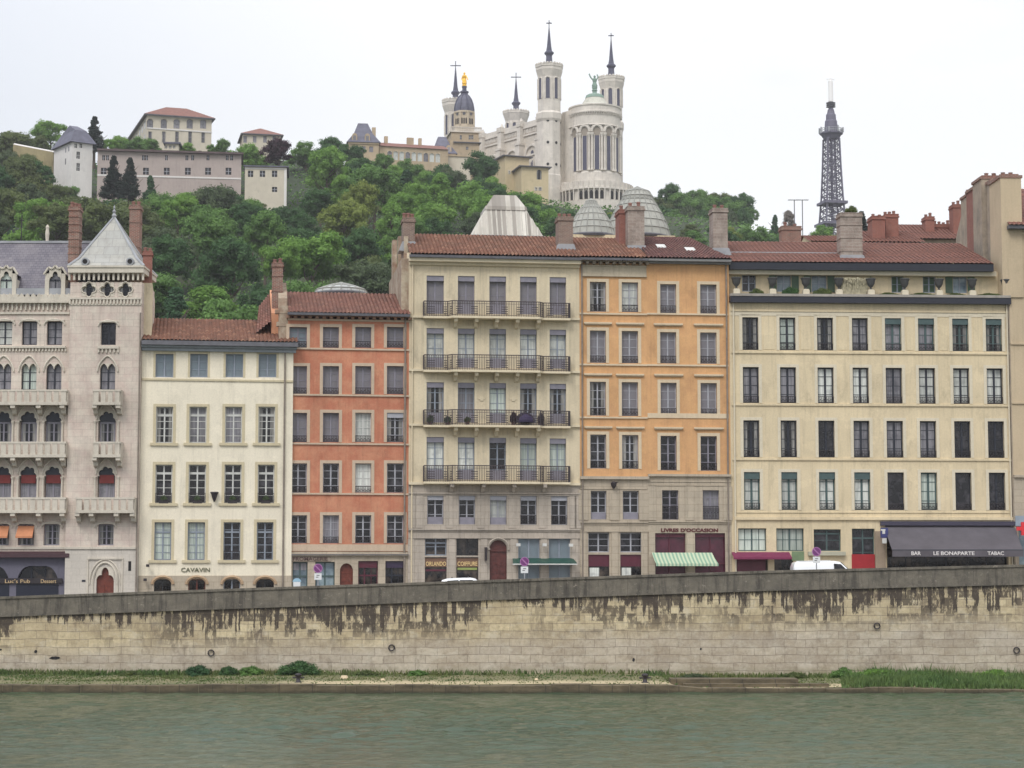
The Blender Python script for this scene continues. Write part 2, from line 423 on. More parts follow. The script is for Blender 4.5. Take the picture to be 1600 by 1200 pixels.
def arch_fill(mb, a, b, zs, zt, prof, y0, y1, n=20, full=False, zc=None):
    """stone between a shaped opening and its square hole; prof(theta)->radius factor pair in units of half width"""
    uc = (a+b)/2; hw = (b-a)/2; zc = zs if zc is None else zc
    top = zt-zc; th = [2*pi*i/n for i in range(n+1)] if full else [pi*i/n for i in range(n+1)]
    bot = zc-zs if full else 0
    cors = [math.atan2(top, hw), math.atan2(top, -hw)]+([math.atan2(-bot, -hw)+2*pi, math.atan2(-bot, hw)+2*pi] if full else [])
    th = sorted(th+cors); inn, out = [], []
    for t in th:
        c, s = cos(t), sin(t)
        k = 1e9
        if abs(c) > 1e-6: k = min(k, hw/abs(c))
        if s > 1e-6: k = min(k, top/s)
        if s < -1e-6: k = min(k, bot/-s if bot > 0 else 1e9)
        rx, rz = prof(t)
        ix, iz = rx*c, rz*s
        r = math.hypot(ix, iz)
        if r > k*.985: ix, iz = c*k*.985, s*k*.985
        inn.append((uc+ix, zc+iz)); out.append((uc+c*k, zc+s*k))
    for i in range(len(th)-1):
        p, q, r, w = inn[i], inn[i+1], out[i+1], out[i]
        mb.quad((p[0],y0,p[1]),(w[0],y0,w[1]),(r[0],y0,r[1]),(q[0],y0,q[1]))
        mb.quad((p[0],y0,p[1]),(q[0],y0,q[1]),(q[0],y1,q[1]),(p[0],y1,p[1]))
def round_prof(hw, h): return lambda t: (hw, h)
def pointed_prof(hw, h): return lambda t: (hw*(1-.0*abs(cos(t))), h*(.80+.20*abs(sin(t))**6))
def lobed_prof(hw, h, k=4): return lambda t: (hw*(.78+.2*abs(cos(k*t))), h*(.80+.18*abs(cos(k*t))))
def quatre_prof(r): return lambda t: (r*(.62+.38*abs(cos(2*t))), r*(.62+.38*abs(cos(2*t))))

def chimney(B, px0, px1, pyt, pyb, w, mat, name='chimney', dy=.8, bands=0, pots=2, capm=None, potm=None, skirt=None, taper=0.0):
    u0, u1 = B.U(px0, (pyt+pyb)/2, w), B.U(px1, (pyt+pyb)/2, w); zt = B.V(pyt, (px0+px1)/2, w); zb = B.V(pyb, (px0+px1)/2, w)
    y0 = -w; m = MB(); uc = (u0+u1)/2
    m.prismz([(u0,y0),(u1,y0),(u1,y0+dy),(u0,y0+dy)], zb-1.0, zt-.28)
    e = .06
    o = m.build(name, mat, B.root)
    k = MB(); k.box(u0-e, u1+e, y0-e, y0+dy+e, zt-.28, zt-.16).box(u0-.02, u1+.02, y0-.02, y0+dy+.02, zt-.16, zt-.05).box(u0-e*.6, u1+e*.6, y0-e*.6, y0+dy+e*.6, zt-.05, zt)
    for i in range(bands):
        z = zb+(zt-.5-zb)*(i+.6)/bands; MB().box(u0-.035, u1+.035, y0-.035, y0+dy+.035, z, z+.07).build('brick_band', capm or mat, o)
    k.build('cap', capm or mat, o)
    for i in range(pots):
        x = u0+(u1-u0)*(i+.5)/pots; hh = random.uniform(.2, .42)
        MB().lathe([(.13,zt),(.11,zt+hh*.7),(.14,zt+hh*.75),(.12,zt+hh)], x, y0+dy/2, 10).build('chimney_pot', potm or TERRA, o)
    if skirt: MB().prism([(u0-.25,zb-.35),(u1+.3,zb-.45),(u1+.03,zb+.25),(u0-.03,zb+.25)], y0-.22, y0+dy).build('flashing', skirt, o)
    return o
TERRA = plain('terracotta_pot', S(126,92,82), .85, .25)
# ================================================================ RIVERSIDE HOUSES
stoneA = plaster('rose_stone', S(208,197,184), .26, .12, joints=.4, warm=S(198,180,170))
stoneAg = plaster('pale_ground_stone', S(198,191,181), .16, .08, joints=.3)
trimA = plaster('balcony_stone', S(200,192,178), .22, .12)
creamC = plaster('white_render', S(230,221,200), .2, .08)
creamE = plaster('cream_render', S(210,196,168), .32, .12)
stoneE = plaster('grey_limestone', S(176,166,154), .3, .14, joints=.55)
orangeD = plaster('orange_render', S(184,117,91), .26, .16, warm=S(196,138,108))
yellowF = plaster('ochre_render', S(208,162,114), .22, .11, warm=S(198,152,108))
stoneF = plaster('beige_limestone', S(178,166,148), .28, .14, joints=.55)
creamG = plaster('butter_render', S(210,194,162), .28, .11)
trimG = plaster('pale_trim', S(208,198,176), .10, .05)
trimC = plaster('ochre_trim', S(198,186,156), .12, .08)
trimD = plaster('pinkish_trim', S(192,172,150), .14, .08)
trimE = plaster('cream_trim', S(212,199,172), .12, .06)
trimF = plaster('straw_trim', S(206,188,160), .12, .06)
wallH = plaster('party_wall_render', S(166,152,134), .35, .16, warm=S(142,132,120))
beigeH = plaster('beige_render', S(190,172,144), .16, .10)
mixwall = plaster('patched_party_wall', S(178,166,146), .3, .2, warm=S(140,112,94))
tileR = tiles('canal_tiles', S(104,74,60), S(126,86,68), S(156,118,96))
tileD = tiles('old_canal_tiles', S(82,56,54), S(98,64,60), S(120,84,76))
tileO = tiles('orange_tiles', S(108,76,66), S(126,86,74), S(150,110,94))
brk = brick('weathered_brick', S(142,88,74), S(118,78,68), S(150,138,126))
brkr = brick('red_brick', S(142,86,74), S(128,76,66), S(146,110,98), soot=.25)
brkg = brick('plastered_chimney', S(158,144,134), S(146,130,120), S(168,158,148), w=.5, h=.2, soot=.5)
brkb = brick('brown_rough_brick', S(132,104,92), S(116,92,84), S(150,138,126), soot=.4)
def slate_mat():
    t = NT('slate_roof'); vec, sp = t.xz()
    br = t.new('ShaderNodeTexBrick'); t.l.new(vec, br.inputs['Vector']); br.inputs['Scale'].default_value = 1
    br.inputs['Brick Width'].default_value = .26; br.inputs['Row Height'].default_value = .17; br.inputs['Mortar Size'].default_value = .012
    br.inputs['Color1'].default_value = S(108,104,112); br.inputs['Color2'].default_value = S(92,88,98); br.inputs['Mortar'].default_value = S(66,62,70)
    n = t.rng(t.noise(t.co((.7,.7,.5)), 1.2, 6, .7), .45, .7, 0, .5)
    return t.fin(t.mix(n, br.outputs[0], S(134,128,130)), .6)
slateR = slate_mat()

PANE['bordshop'] = plain('bordeaux_glass', S(78,34,50), .2, .3, 2.5)
# ---- A: Venetian gothic house with corner tower
A = House('gothic_house', 'rose-white stone house with gothic lobed windows, stone balconies, slate mansard and pyramid-roofed corner tower', 'house', -75, 122.0, 0)
tw = .35   # the tower stands proud
uT0, uT1 = A.U(107, 600, tw), A.U(219, 600, tw); u0, u1 = 0.0, A.U(107, 600)
zt = A.V(470, 60); zm = A.V(856, 60); g0 = 0
def arect(B, x0, x1, y0, y1, w=0.0):
    xm, ym = (x0+x1)/2, (y0+y1)/2
    return (B.U(x0, ym, w), B.U(x1, ym, w), B.V(y1, xm, w), B.V(y0, xm, w))
arch = MB(); archT = MB()
mainx = [(-65,-41),(-24,-1)]
rows = {1: [(-63,-40),(-19+0,3-4),(-6,19),(34,58),(73,97)]}
cols5 = lambda a: a
top_cols = [(-46,-21),(-6,19),(34,58),(73,97)]
mid_cols = [(-48,-23),(-7,17),(32.5,56.5),(71.5,95.5)]
opsM, opsT = [], []
def gw(r, tower, prof, pane, frame='navy', blind=None, fan='dark', rows=3):
    a, b, c, d = r; hw = (b-a)/2; y = -tw if tower else 0.0
    (opsT if tower else opsM).append((a-.07, b+.07, c, d) if prof == 'lobe' else r)
    ah = {'low': .12, 'bi': .30, 'lobe': .62, 'trefoil': .5}[prof]*1.0
    w = A.window((a+.0, b-.0, c, d), frame, pane, rows=rows, y=y, rec=.26, reg=False, transom=(d-c-ah*1.15)/(d-c) if prof == 'lobe' else None)
    q = MB()
    if prof == 'low': q.box(a-.12, b+.12, y-.09, y-.005, d+.02, d+.1)
    elif prof == 'bi':
        arch_fill(q, a, (a+b)/2, d-.34, d, pointed_prof(hw*.48, .33), y-.02, y+.22, 12); arch_fill(q, (a+b)/2, b, d-.34, d, pointed_prof(hw*.48, .33), y-.02, y+.22, 12)
    else: arch_fill(q, a-.07, b+.07, d-.62, d, lobed_prof(hw+.06, .61, 3.5), y-.02, y+.22, 42)
    # moulding over the head
    n = 14; ex = .16; zc = d-(.22 if prof == 'low' else .5); hh = (.2+.14) if prof == 'low' else .86
    pts = [((a+b)/2+(hw+ex)*cos(pi*i/n), y-.05, zc+hh*(abs(sin(pi*i/n)) if prof == 'low' else abs(sin(pi*i/n))**1.0)) for i in range(n+1)]
    if prof != 'low': pts = [((a+b)/2+(hw+ex)*cos(pi*i/n)*(1-.12*sin(pi*i/n)), y-.05, zc+hh*abs(sin(pi*i/n))+(.10*abs(sin(pi*i/n))**12)) for i in range(n+1)]
    q.path(pts, .055, 5)
    q.build('tracery', trimA, w)
    if blind: MB().box(a+.02, b-.02, y+.12, y+.17, blind[0], blind[1]).build('blind', W[blind[2]], w)
    if prof == 'lobe' : MB().box(a-.07, b+.07, y+.17, y+.25, d-.64, d-.02).build('fanlight', W['navy'], w)
    return w
W['blindred'] = plain('red_blind', S(112,46,44), .8); W['awno'] = plain('orange_canvas', S(190,128,92), .8, .1)
for i, c in enumerate(top_cols): gw(arect(A, *c, 502, 539), False, 'low', ['curtain','curtain','net','net'][i])
gw(arect(A, 157.5, 181, 504, 539, tw), True, 'low', 'dark')
for i, c in enumerate(mid_cols): gw(arect(A, c[0]+.5, c[1]+.5, 568, 609), False, 'bi', ['net','net','mint','net'][i])
gw(arect(A, 156, 180, 568, 609, tw), True, 'bi', 'net')
for c in mid_cols: gw(arect(A, c[0]-.5, c[1]-.5, 642, 691), False, 'lobe', 'room', 'lilac')
gw(arect(A, 155, 179, 642, 691, tw), True, 'lobe', 'room', 'lilac')
for c in mid_cols:
    r = arect(A, c[0]-1, c[1]-1, 728, 778); gw(r, False, 'lobe', 'net', 'lilac', (A.V(755,60), A.V(742,60), 'blindred'))
r = arect(A, 154, 178, 728, 778, tw); gw(r, True, 'lobe', 'net', 'lilac', (A.V(755,160,tw), A.V(742,160,tw), 'blindred'))
for i, c in enumerate([(-50,-26),(-9,14),(28,53),(68,93)]):
    r = arect(A, *c, 819, 852); w = gw(r, False, 'low', 'room', 'lilac')
    if i < 3:
        m = MB(); z1 = r[3]-.1; m.add([(r[0],.05,z1),(r[1],.05,z1),(r[1]+.03,-.5,z1-.62),(r[0]-.03,-.5,z1-.62)], [(0,1,2,3)])
        m.add([(r[0]-.03,-.5,z1-.62),(r[1]+.03,-.5,z1-.62),(r[1]+.03,-.5,z1-.74),(r[0]-.03,-.5,z1-.74)], [(0,1,2,3)])
        m.build('awning', W['awno'], w)
gw(arect(A, 153, 177.5, 819, 852, tw), True, 'low', 'room', 'lilac')
# quatrefoils
zq = A.V(452.5, 160, tw); qr = .42
for px in (139, 167.5, 196):
    uc = A.U(px, 452, tw); r = (uc-qr, uc+qr, zq-qr, zq+qr); opsT.append(r)
    q = MB(); arch_fill(q, r[0], r[1], r[2], r[3], quatre_prof(qr*.97), -tw-.02, -tw+.25, 40, True, zq)
    ring = [(uc+(qr*1.12)*(.62+.38*abs(cos(2*t)))*cos(t), -tw-.03, zq+(qr*1.12)*(.62+.38*abs(cos(2*t)))*sin(t)) for t in [2*pi*i/40 for i in range(41)]]
    q.path(ring, .04, 4)
    w = MB().box(r[0], r[1], -tw+.2, -tw+.24, r[2], r[3]).build('window', PANE['room'], A.root); q.build('tracery', trimA, w)
shopz = A.V(866, 60); uS = A.U(104, 900)
r1 = (A.U(26,900), A.U(91,900), 0.1, A.V(884,60)); r0 = (A.U(-52,900), A.U(14,900), .1, A.V(884,10)); opsM += [r1, r0]
dr = (A.U(150.5,900,tw), A.U(178,900,tw), 0.1, A.V(886,165,tw)); opsT.append(dr)
gA = plaster('shop_grey_blue', S(104,102,116), .15, .1)
A.wall(u0, u1+.1, shopz, zt, stoneA, opsM, depth=12, gable=None)
A.wall(u0, u1+.1, -1.0, shopz-.004, gA, opsM, 'shop_front_wall', depth=12, y=.05)
A.wall(uT0, uT1, zm, A.V(441,160,tw), stoneA, opsT, 'tower_wall', depth=4.0, y=-tw)
A.wall(uT0, uT1, -1.0, zm-.004, stoneAg, opsT, 'tower_base', depth=4.0, y=-tw)
MB().box(uT0+.1, uT1, 4.0, 12, -1, A.V(530,160)).build('rear_wing', stoneA, A.root)
# shop arches
for r in (r0, r1):
    m = MB(); hw = (r[1]-r[0])/2
    arch_fill(m, r[0], r[1], r[3]-.95, r[3], lambda t, hw=hw: (hw*.99*(abs(cos(t))**-.0 if 0 else min(1, (abs(cos(t))**4+abs(sin(t))**4)**-.25)), .93*min(1.3,(abs(cos(t))**4+abs(sin(t))**4)**-.25)), 0.03, .3, 30); m.build('shop_arch', gA, A.root)
for r in (r0, r1):
    w = A.window(r, 'navy', 'shop', rows=1, cols=3, y=.05, reg=False, split=False)
    MB().box(r[0]-.02, r[1]+.02, .02, .2, .1, A.V(912,60)).build('panel', plain('shop_navy', S(24,28,44), .4), w)
sg = MB().box(A.U(-40,907,.1), A.U(97,907,.1), -.1, 0.0, A.V(911.5,50), A.V(903.5,50)).build('sign_board', plain('sign_dark', S(38,32,36), .5), A.root)
signcream = plain('letters_cream', S(196,170,130), .6, .05)
text("Luc's Pub", sg, A.U(8,907,.1), A.U(47,907,.1), A.V(911,30), A.V(905,30), -.11, signcream)
text("Dessert", sg, A.U(64,907,.1), A.U(88,907,.1), A.V(911,75), A.V(905,75), -.11, signcream)
MB().box(u0, A.U(108,867,.4), -.4, .05, A.V(871,60,.2), A.V(865,60,.2)).prismx([(-.4,A.V(865,60,.2)),(.05,A.V(865,60,.2)),(.05,A.V(861,60,.2))], u0, A.U(107,867,.4)).build('awning_box', plain('awning_box_dark', S(66,42,48), .6), A.root)
# door with trefoil head
m = MB(); hw = (dr[1]-dr[0])/2
arch_fill(m, dr[0], dr[1], dr[3]-.82, dr[3], lambda t: (hw*(.58+.41*abs(cos(2*t))), .8*(.58+.41*abs(cos(2*t)))), -tw-.03, -tw+.3, 40)
m.path([((dr[0]+dr[1])/2+(hw+.22)*cos(pi*i/16), -tw-.05, dr[3]-1.05+1.32*sin(pi*i/16)) for i in range(17)], .07, 5)
m.path([((dr[0]+dr[1])/2+(hw+.42)*cos(pi*i/16), -tw-.03, dr[3]-1.05+1.5*sin(pi*i/16)) for i in range(17)], .05, 5)
for s in (dr[0]-.27, dr[1]+.17): m.box(s, s+.1, -tw-.08, -tw+.02, 0, dr[3]-1.0)
e0, e1, ez = A.U(136,900,tw), A.U(192,900,tw), A.V(871.5,165,tw)
m.box(e0, e0+.08, -tw-.07, -tw+.02, 0, ez-.1).box(e1-.08, e1, -tw-.07, -tw+.02, 0, ez-.1).box(e0, e1, -tw-.09, -tw+.02, ez-.1, ez)
m.build('door_surround', trimA, A.root)
d = MB().box(dr[0], dr[1], -tw+.2, -tw+.26, .1, dr[3])
for i in (0, 1):
    xa = dr[0]+.1+i*(hw); 
    for j in range(3): d.box(xa, xa+hw-.16, -tw+.17, -tw+.2, .25+j*.72, .85+j*.72)
do = d.build('door', W['wood'], A.root); MB().box(dr[0]+hw+.05, dr[0]+hw+.09, -tw+.12, -tw+.17, 1.1, 1.35).build('handle', W['gold'], do)
MB().box(A.U(200.5,883,tw), A.U(205,883,tw), -tw-.01, -tw+.04, A.V(892,203,tw), A.V(877,203,tw)).build('slit_window', W['dark'], A.root)
MB().box(A.U(128,907,tw), A.U(133.5,907,tw), -tw-.03, -tw, A.V(909,130,tw), A.V(906,130,tw)).build('number_plate', W['navy'], A.root)
# string courses, corbel tables
def corbels(mb, a, b, y, z0, z1, step, wd, pr):
    n = int((b-a)/step)
    for i in range(n+1):
        x = a+(b-a)*i/n; mb.box(x-wd/2, x+wd/2, y-pr, y+.02, z0, z1)
        if i < n and z1-z0 > .3:
            xm = x+(b-a)/n/2; h = (b-a)/n/2-wd/2
            mb.add([(xm-h,y-pr*.8,z1-.14),(xm-h*.6,y-pr*.8,z1-.03),(xm,y-pr*.8,z1),(xm+h*.6,y-pr*.8,z1-.03),(xm+h,y-pr*.8,z1-.14),(xm+h,y-pr*.8,z1+.02),(xm-h,y-pr*.8,z1+.02)], [(0,1,2,3,4,5,6)])
m = MB(); Z = lambda p: A.V(p, 60)
corbels(m, u0, u1, 0, Z(485), Z(474), .27, .1, .13); m.box(u0, u1+.05, -.3, .02, Z(474)+.001, Z(470)); m.box(u0, u1, -.1, .02, Z(491), Z(488))
m.box(u0, u1+.05, -.26, .3, Z(470), Z(464))
n = int((u1-u0)/.36)
for i in range(n+1):
    x = u0+i*.36; m.prism([(x,Z(464)),(x+.26,Z(464)),(x+.26,Z(462)),(x+.13,Z(459)),(x,Z(462))], -.24, -.1)
m.build('cornice', trimA, A.root); m = MB()
m.box(u0, A.U(103,545), -.16, .02, Z(544), Z(541)); corbels(m, u0, A.U(103,545), 0, Z(549), Z(544), .2, .1, .1)
m.build('sill_band', trimA, A.root); MB().box(u0, u1, -.08, .02, Z(858), Z(854.5)).build('string_course', trimA, A.root)
m = MB(); Z = lambda p: A.V(p, 163, tw); y = -tw
m.box(uT0, uT1, y-.12, y+.02, Z(468), Z(465)); corbels(m, uT0, uT1, y, Z(475), Z(468), .2, .1, .1); m.box(uT0, uT1, y-.05, y+.02, Z(477), Z(475)); m.build('corbel_band', trimA, A.root); m = MB()
corbels(m, uT0-.05, uT1+.08, y, Z(438), Z(427), .3, .12, .14); m.box(uT0-.1, uT1+.15, y-.3, y+4.1, Z(427)+.001, Z(419)); m.box(uT0-.15, uT1+.2, y-.36, y+4.15, Z(419)+.001, Z(416))
m.build('tower_cornice', trimA, A.root); m = MB(); a, b = A.U(153,545,tw), A.U(186,545,tw); m.box(a, b, y-.14, y+.02, Z(545), Z(541)); corbels(m, a+.05, b-.05, y, Z(551), Z(545), .2, .1, .1)
m.build('sill_band', trimA, A.root); MB().box(uT0, uT1, y-.08, y+.02, Z(858), Z(854.5)).build('string_course', trimA, A.root)
# balconies
def stone_balcony(a, b, yb, zt_, zb, y, brk_x):
    q = MB(); pr = .85
    q.box(a, b, y-pr, y, zb-.02, zb+.16)                      # slab
    q.box(a, b, y-pr, y-pr+.16, zt_-.12, zt_)                 # rail
    q.box(a, a+.14, y-pr+.16, y, zt_-.12, zt_); q.box(b-.14, b, y-pr+.16, y, zt_-.12, zt_)
    n = max(3, int(round((b-a)/.44)))
    for i in range(n):
        xa = a+(b-a)*i/n; xb = a+(b-a)*(i+1)/n
        q.box(xa+.07, xb-.07, y-pr+.03, y-pr+.11, zb+.16, zt_-.12)
    for xs_ in (a, b-.09): q.box(xs_, xs_+.09, y-pr+.16, y, zb+.16, zt_-.12)
    for x in brk_x: q.prismx([(y,zb-.02),(y-pr+.05,zb-.02),(y-pr+.05,zb-.2),(y-pr*.5,zb-.3),(y-pr*.4,zb-.5),(y,zb-.62)], x-.14, x+.14)
    return q.build('balcony', trimA, A.root)
for yt, yb, xt in ((608.5,632,0),(690,714,0),(777,801,0)):
    b_ = A.U(105 if yt < 680 else 103, yt, .85)
    stone_balcony(u0, b_, 0, A.V(yt,60,.85), A.V(yb,60,.85), 0, [A.U(x, yb, .4) for x in (-60,-19,22,62,99)])
    if yt < 770: stone_balcony(A.U(145,yt,1.2), A.U(188.5,yt,1.2), 0, A.V(yt,160,1.2), A.V(yb,160,1.2), -tw, [A.U(148,yb,1), A.U(185,yb,1)])
    else: stone_balcony(A.U(118,yt,1.2), A.U(210,yt,1.2), 0, A.V(yt,160,1.2), A.V(yb,160,1.2), -tw, [A.U(x,yb,1) for x in (121,143,182,207)])
m = MB()   # slender columns between the arcade windows
for yt, yb in ((658,691),(745,778)):
    for px in (-35.5,-15,25,64.5,101):
        x = A.U(px-(.5 if yt < 700 else 1), yt); z0, z1 = A.V(yb,60), A.V(yt,60)
        for dx in ((-.16,.16) if px not in (101,) else (-.1,)):
            m.lathe([(.09,z0),(.07,z0+.1),(.06,z1-.2),(.11,z1-.05),(.11,z1)], x+dx, -.06, 8)
    for px in (149,185):
        x = A.U(px, yt, tw); m.lathe([(.09,z0),(.07,z0+.1),(.06,z1-.2),(.11,z1-.05),(.11,z1)], x, -tw-.06, 8)
m.each('colonnette', trimA, A.root)
# mansard roof and dormers
ze, zr = A.V(459,60), A.V(379,60,-3.2)
roof = MB().add([(u0,.25,ze),(uT0+1.6,.25,ze),(uT0+1.6,3.2,zr),(u0,3.2,zr),(u0,9,zr),(uT0+1.6,9,zr),(u0,12,ze),(uT0+1.6,12,ze)], [(0,1,2,3),(3,2,5,4),(4,5,7,6),(0,3,4,6),(1,7,5,2)])
mr = roof.build('mansard_roof', slateR, A.root); MB().box(u0, uT0+1.6, 3.1, 3.35, zr-.05, zr+.1).build('ridge_cap', W['zinc'], mr)
MB().box(u0, u1, .05, .45, ze-.05, ze+.35).build('gutter', W['zinc'], mr)
for px in (-66, 9.5, 86):
    uc = A.U(px, 440, 0); z0 = A.V(461,86); zs = A.V(436,86); za = A.V(415,86); hw = .62; zo = A.V(427,86)
    q = MB(); opx = .37
    q.prism([(uc-hw,z0),(uc-opx,z0),(uc-opx,zs),(uc-hw,zs)], .0, 1.6); q.prism([(uc+opx,z0),(uc+hw,z0),(uc+hw,zs),(uc+opx,zs)], .0, 1.6)
    arch_fill(q, uc-opx, uc+opx, zs-.1, zs+.62, lambda t: (.36*(.64+.35*abs(cos(2*t))), .58*(.64+.35*abs(cos(2*t)))), 0, .3, 24)
    q.prism([(uc-hw,zs),(uc-opx,zs),(uc-opx,zs+.62),(uc+opx,zs+.62),(uc+opx,zs),(uc+hw,zs),(uc+hw-.02,zs+.35),(uc+.2,za-.15),(uc,za),(uc-.2,za-.15),(uc-hw+.02,zs+.35)], .02, .28)
    q.path([(uc-hw-.08,-.03,zs+.28),(uc-.42,-.03,zs+.72),(uc-.18,-.03,za-.2),(uc,-.03,za),(uc+.18,-.03,za-.2),(uc+.42,-.03,zs+.72),(uc+hw+.08,-.03,zs+.28)], .07, 5)
    q.box(uc-hw-.2, uc+hw+.2, -.12, .1, z0-.12, z0+.02)
    dm = q.build('dormer', trimA, A.root)
    MB().add([(uc-hw,.25,zs+.3),(uc,.25,za-.05),(uc,3.0,za-.05),(uc-hw,3.0,zs+.3),(uc+hw,.25,zs+.3),(uc+hw,3.0,zs+.3)], [(0,1,2,3),(1,4,5,2)]).build('dormer_roof', slateR, dm)
    MB().box(uc-opx, uc+opx, .16, .2, z0, zs+.62).build('pane', PANE['mint' if px < 50 else 'net'], dm)
    MB().box(uc-.03, uc+.03, .1, .17, z0, zs).box(uc-opx, uc+opx, .1, .17, zs-.09, zs-.02).build('casement', W['navy'], dm)
# tower pyramid
Zb = A.V(416.5,163,tw); yA, yB = -tw-.3, 4.0-tw+.2; xa, xb = uT0-.12, uT1+.17; apx = ((xa+xb)/2, (yA+yB)/2)
za = A.V(341, 181, -2.2)
def zinc_tiles(name, c1, c2, bw=.9, bh=.55):
    if name in MATS: return MATS[name]
    t = NT(name); vec, sp = t.xz(); br = t.new('ShaderNodeTexBrick'); t.l.new(vec, br.inputs['Vector']); br.inputs['Scale'].default_value = 1
    br.inputs['Brick Width'].default_value = bw; br.inputs['Row Height'].default_value = bh; br.inputs['Mortar Size'].default_value = .02
    br.inputs['Color1'].default_value = c1; br.inputs['Color2'].default_value = c2; br.inputs['Mortar'].default_value = (c2[0]*.8, c2[1]*.8, c2[2]*.8, 1)
    n = t.rng(t.noise(t.co((1.6,1.6,.5)), 1.5, 5, .7), .45, .7, 0, .5)
    return t.fin(t.mix(n, br.outputs[0], S(128,124,118)), .7)
pyrM = zinc_tiles('pale_stone_tiles', S(172,170,162), S(160,160,156))
k = .55; x2a, x2b, y2a, y2b = xa+k, xb-k, yA+k, yB-k; z2 = Zb+.55
m = MB().add([(xa,yA,Zb),(xb,yA,Zb),(xb,yB,Zb),(xa,yB,Zb),(x2a,y2a,z2),(x2b,y2a,z2),(x2b,y2b,z2),(x2a,y2b,z2),(apx[0],apx[1],za)],
    [(0,1,5,4),(1,2,6,5),(2,3,7,6),(3,0,4,7),(4,5,8),(5,6,8),(6,7,8),(7,4,8)])
tr = m.build('tower_roof', pyrM, A.root)
m = MB()
for p, q in (((x2a,y2a,z2),(xa,yA,Zb)),((x2b,y2a,z2),(xb,yA,Zb)),((x2b,y2b,z2),(xb,yB,Zb))): m.tube(p, q, .09); m.tube(p, (apx[0],apx[1],za), .09, .06)
m.build('hip_flashing', W['zinc'], tr)
m = MB().lathe([(.1,za-.1),(.16,za+.05),(.07,za+.2),(.12,za+.32),(.04,za+.45),(.07,za+.55),(.0,za+.75)], apx[0], apx[1], 8); m.build('finial', W['zinc'], tr)
for px in (134.5, 204.5):
    uu, zz = A.U(px, 410, .3), A.V(409.5, px, .3)
    MB().tube((uu,yA+.65,zz),(uu,yA+.02,zz),.24,.24,12).build('roof_eye', W['zinc'], tr); MB().tube((uu,yA+.1,zz),(uu,yA-.0,zz),.15,.15,12).build('eye_opening', W['dark'], tr)
chimney(A, 107, 123.5, 322, 416, -.9, brk, bands=7, dy=.8, pots=3)
chimney(A, 201.5, 217.5, 320, 450, -4.6, brk, bands=3, dy=.9, pots=2)
MB().box(A.U(68,378,-5), A.U(76,378,-5), 5, 5.6, zr-.2, zr+.25).lathe([(.16,zr+.25),(.1,zr+.5),(.14,zr+.9),(.1,zr+1.2),(.12,zr+1.35),(.03,zr+1.5)], A.U(72,378,-5), 5.3, 8).build('roof_finial', trimA, A.root)
MB().tube((A.U(35,300,-6),6,zr-.5),(A.U(35,300,-6),6,zr+2.3),.03).tube((A.U(31,300,-6),6,zr+1.9),(A.U(39,300,-6),6,zr+1.9),.02).build('aerial', W['iron'], A.root)
m = MB()
for px in (106, 216): m.tube((A.U(px,700,.45),-.45 if px > 200 else -.08,0),(A.U(px,700,.45),-.45 if px > 200 else -.08,A.V(490,px)),.05)
m.each('drain_pipe', W['pipe'], A.root)

# ---- C: white house
C_ = House('white_house', 'plain off-white render house four windows wide under a low tiled roof, beside the gothic tower', 'house', at=A.end(219.5), yaw=9)
B = C_; uL, uR = 0.0, B.U(457, 700)
cc = [(243,271),(297,324.5),(352.6,380),(404,432)]
for i, c in enumerate(cc): B.window(arect(B, *c, 553, 589.5), 'steel', 'shutblue', rows=3, sur=(.13, trimC, .02), rec=.14)
cc = [(244,270.5),(296,323),(352,378.5),(404,430)]
for i, c in enumerate(cc): B.window(arect(B, c[0]-.3, c[1]-.3, 635.5, 692), 'white', ['room','net','net','room'][i], rows=5, sur=(.17, trimC, .025), sill=(.33, trimC, .17), transom=.76)
for i, c in enumerate(cc):
    r = arect(B, c[0]-1.3, c[1]-1.3, 726, 786); w = B.window(r, 'white', 'dark', rows=5, sur=(.17, trimC, .025), sill=(.33, trimC, .17), transom=.77, rail='iron', railh=.62)
for i, c in enumerate(cc):
    r = arect(B, c[0]-2.8, c[1]-3, 816, 875); w = B.window(r, 'steel', ['mint','mint','dark','dark'][i], rows=5, sur=(.17, trimC, .025), sill=(.33, trimC, .17), transom=.74, rail='iron' if i == 2 else None, railh=.55)
ARCHM = plaster('ochre_arch', S(172,146,118), .2, .15)
gop = []
for i, c in enumerate([(240.5,267.5),(294,321),(349,375.5),(400,428)]):
    r = arect(B, *c, 905, 935); r = (r[0], r[1], .1, r[3]); gop.append(r)
    B.window(r, ['black','wood','steel','black'][i], 'shop', rows=2, reg=False)
zs = B.V(899.5, 330); ztop = B.V(546, 330)
B.wall(uL, uR, zs, ztop, creamC, B.op, depth=11, gable=(5.5, B.V(500, 330, -5.5)-.1))
B.wall(uL, uR, -1, zs-.004, stoneF, gop, 'stone_base', depth=11, y=-.06)
m = MB()
for r in gop: m = MB(); arch_fill(m, r[0], r[1], r[3]-.25, r[3], round_prof((r[1]-r[0])/2*.99, .24), -.08, .2); m.path([((r[0]+r[1])/2+((r[1]-r[0])/2+.1)*cos(pi*i/12), -.09, r[3]-.3+.45*sin(pi*i/12)) for i in range(13)], .1, 5); m.build('arch_stones', ARCHM, B.root)
B.band(uL, uR, B.V(595.5,330), B.V(592.5,330), .07, trimC)
m = MB(); Z = lambda p, w=0: B.V(p, 330, w)
m.box(uL-.02, uR+.15, -.22, .05, Z(549,.2), Z(543.5,.2)).box(uL-.03, uR+.2, -.4, .05, Z(543.5,.4)+.002, Z(539.5,.4)).build('cornice', plain('eaves_blue_grey', S(138,144,150), .6), B.root)
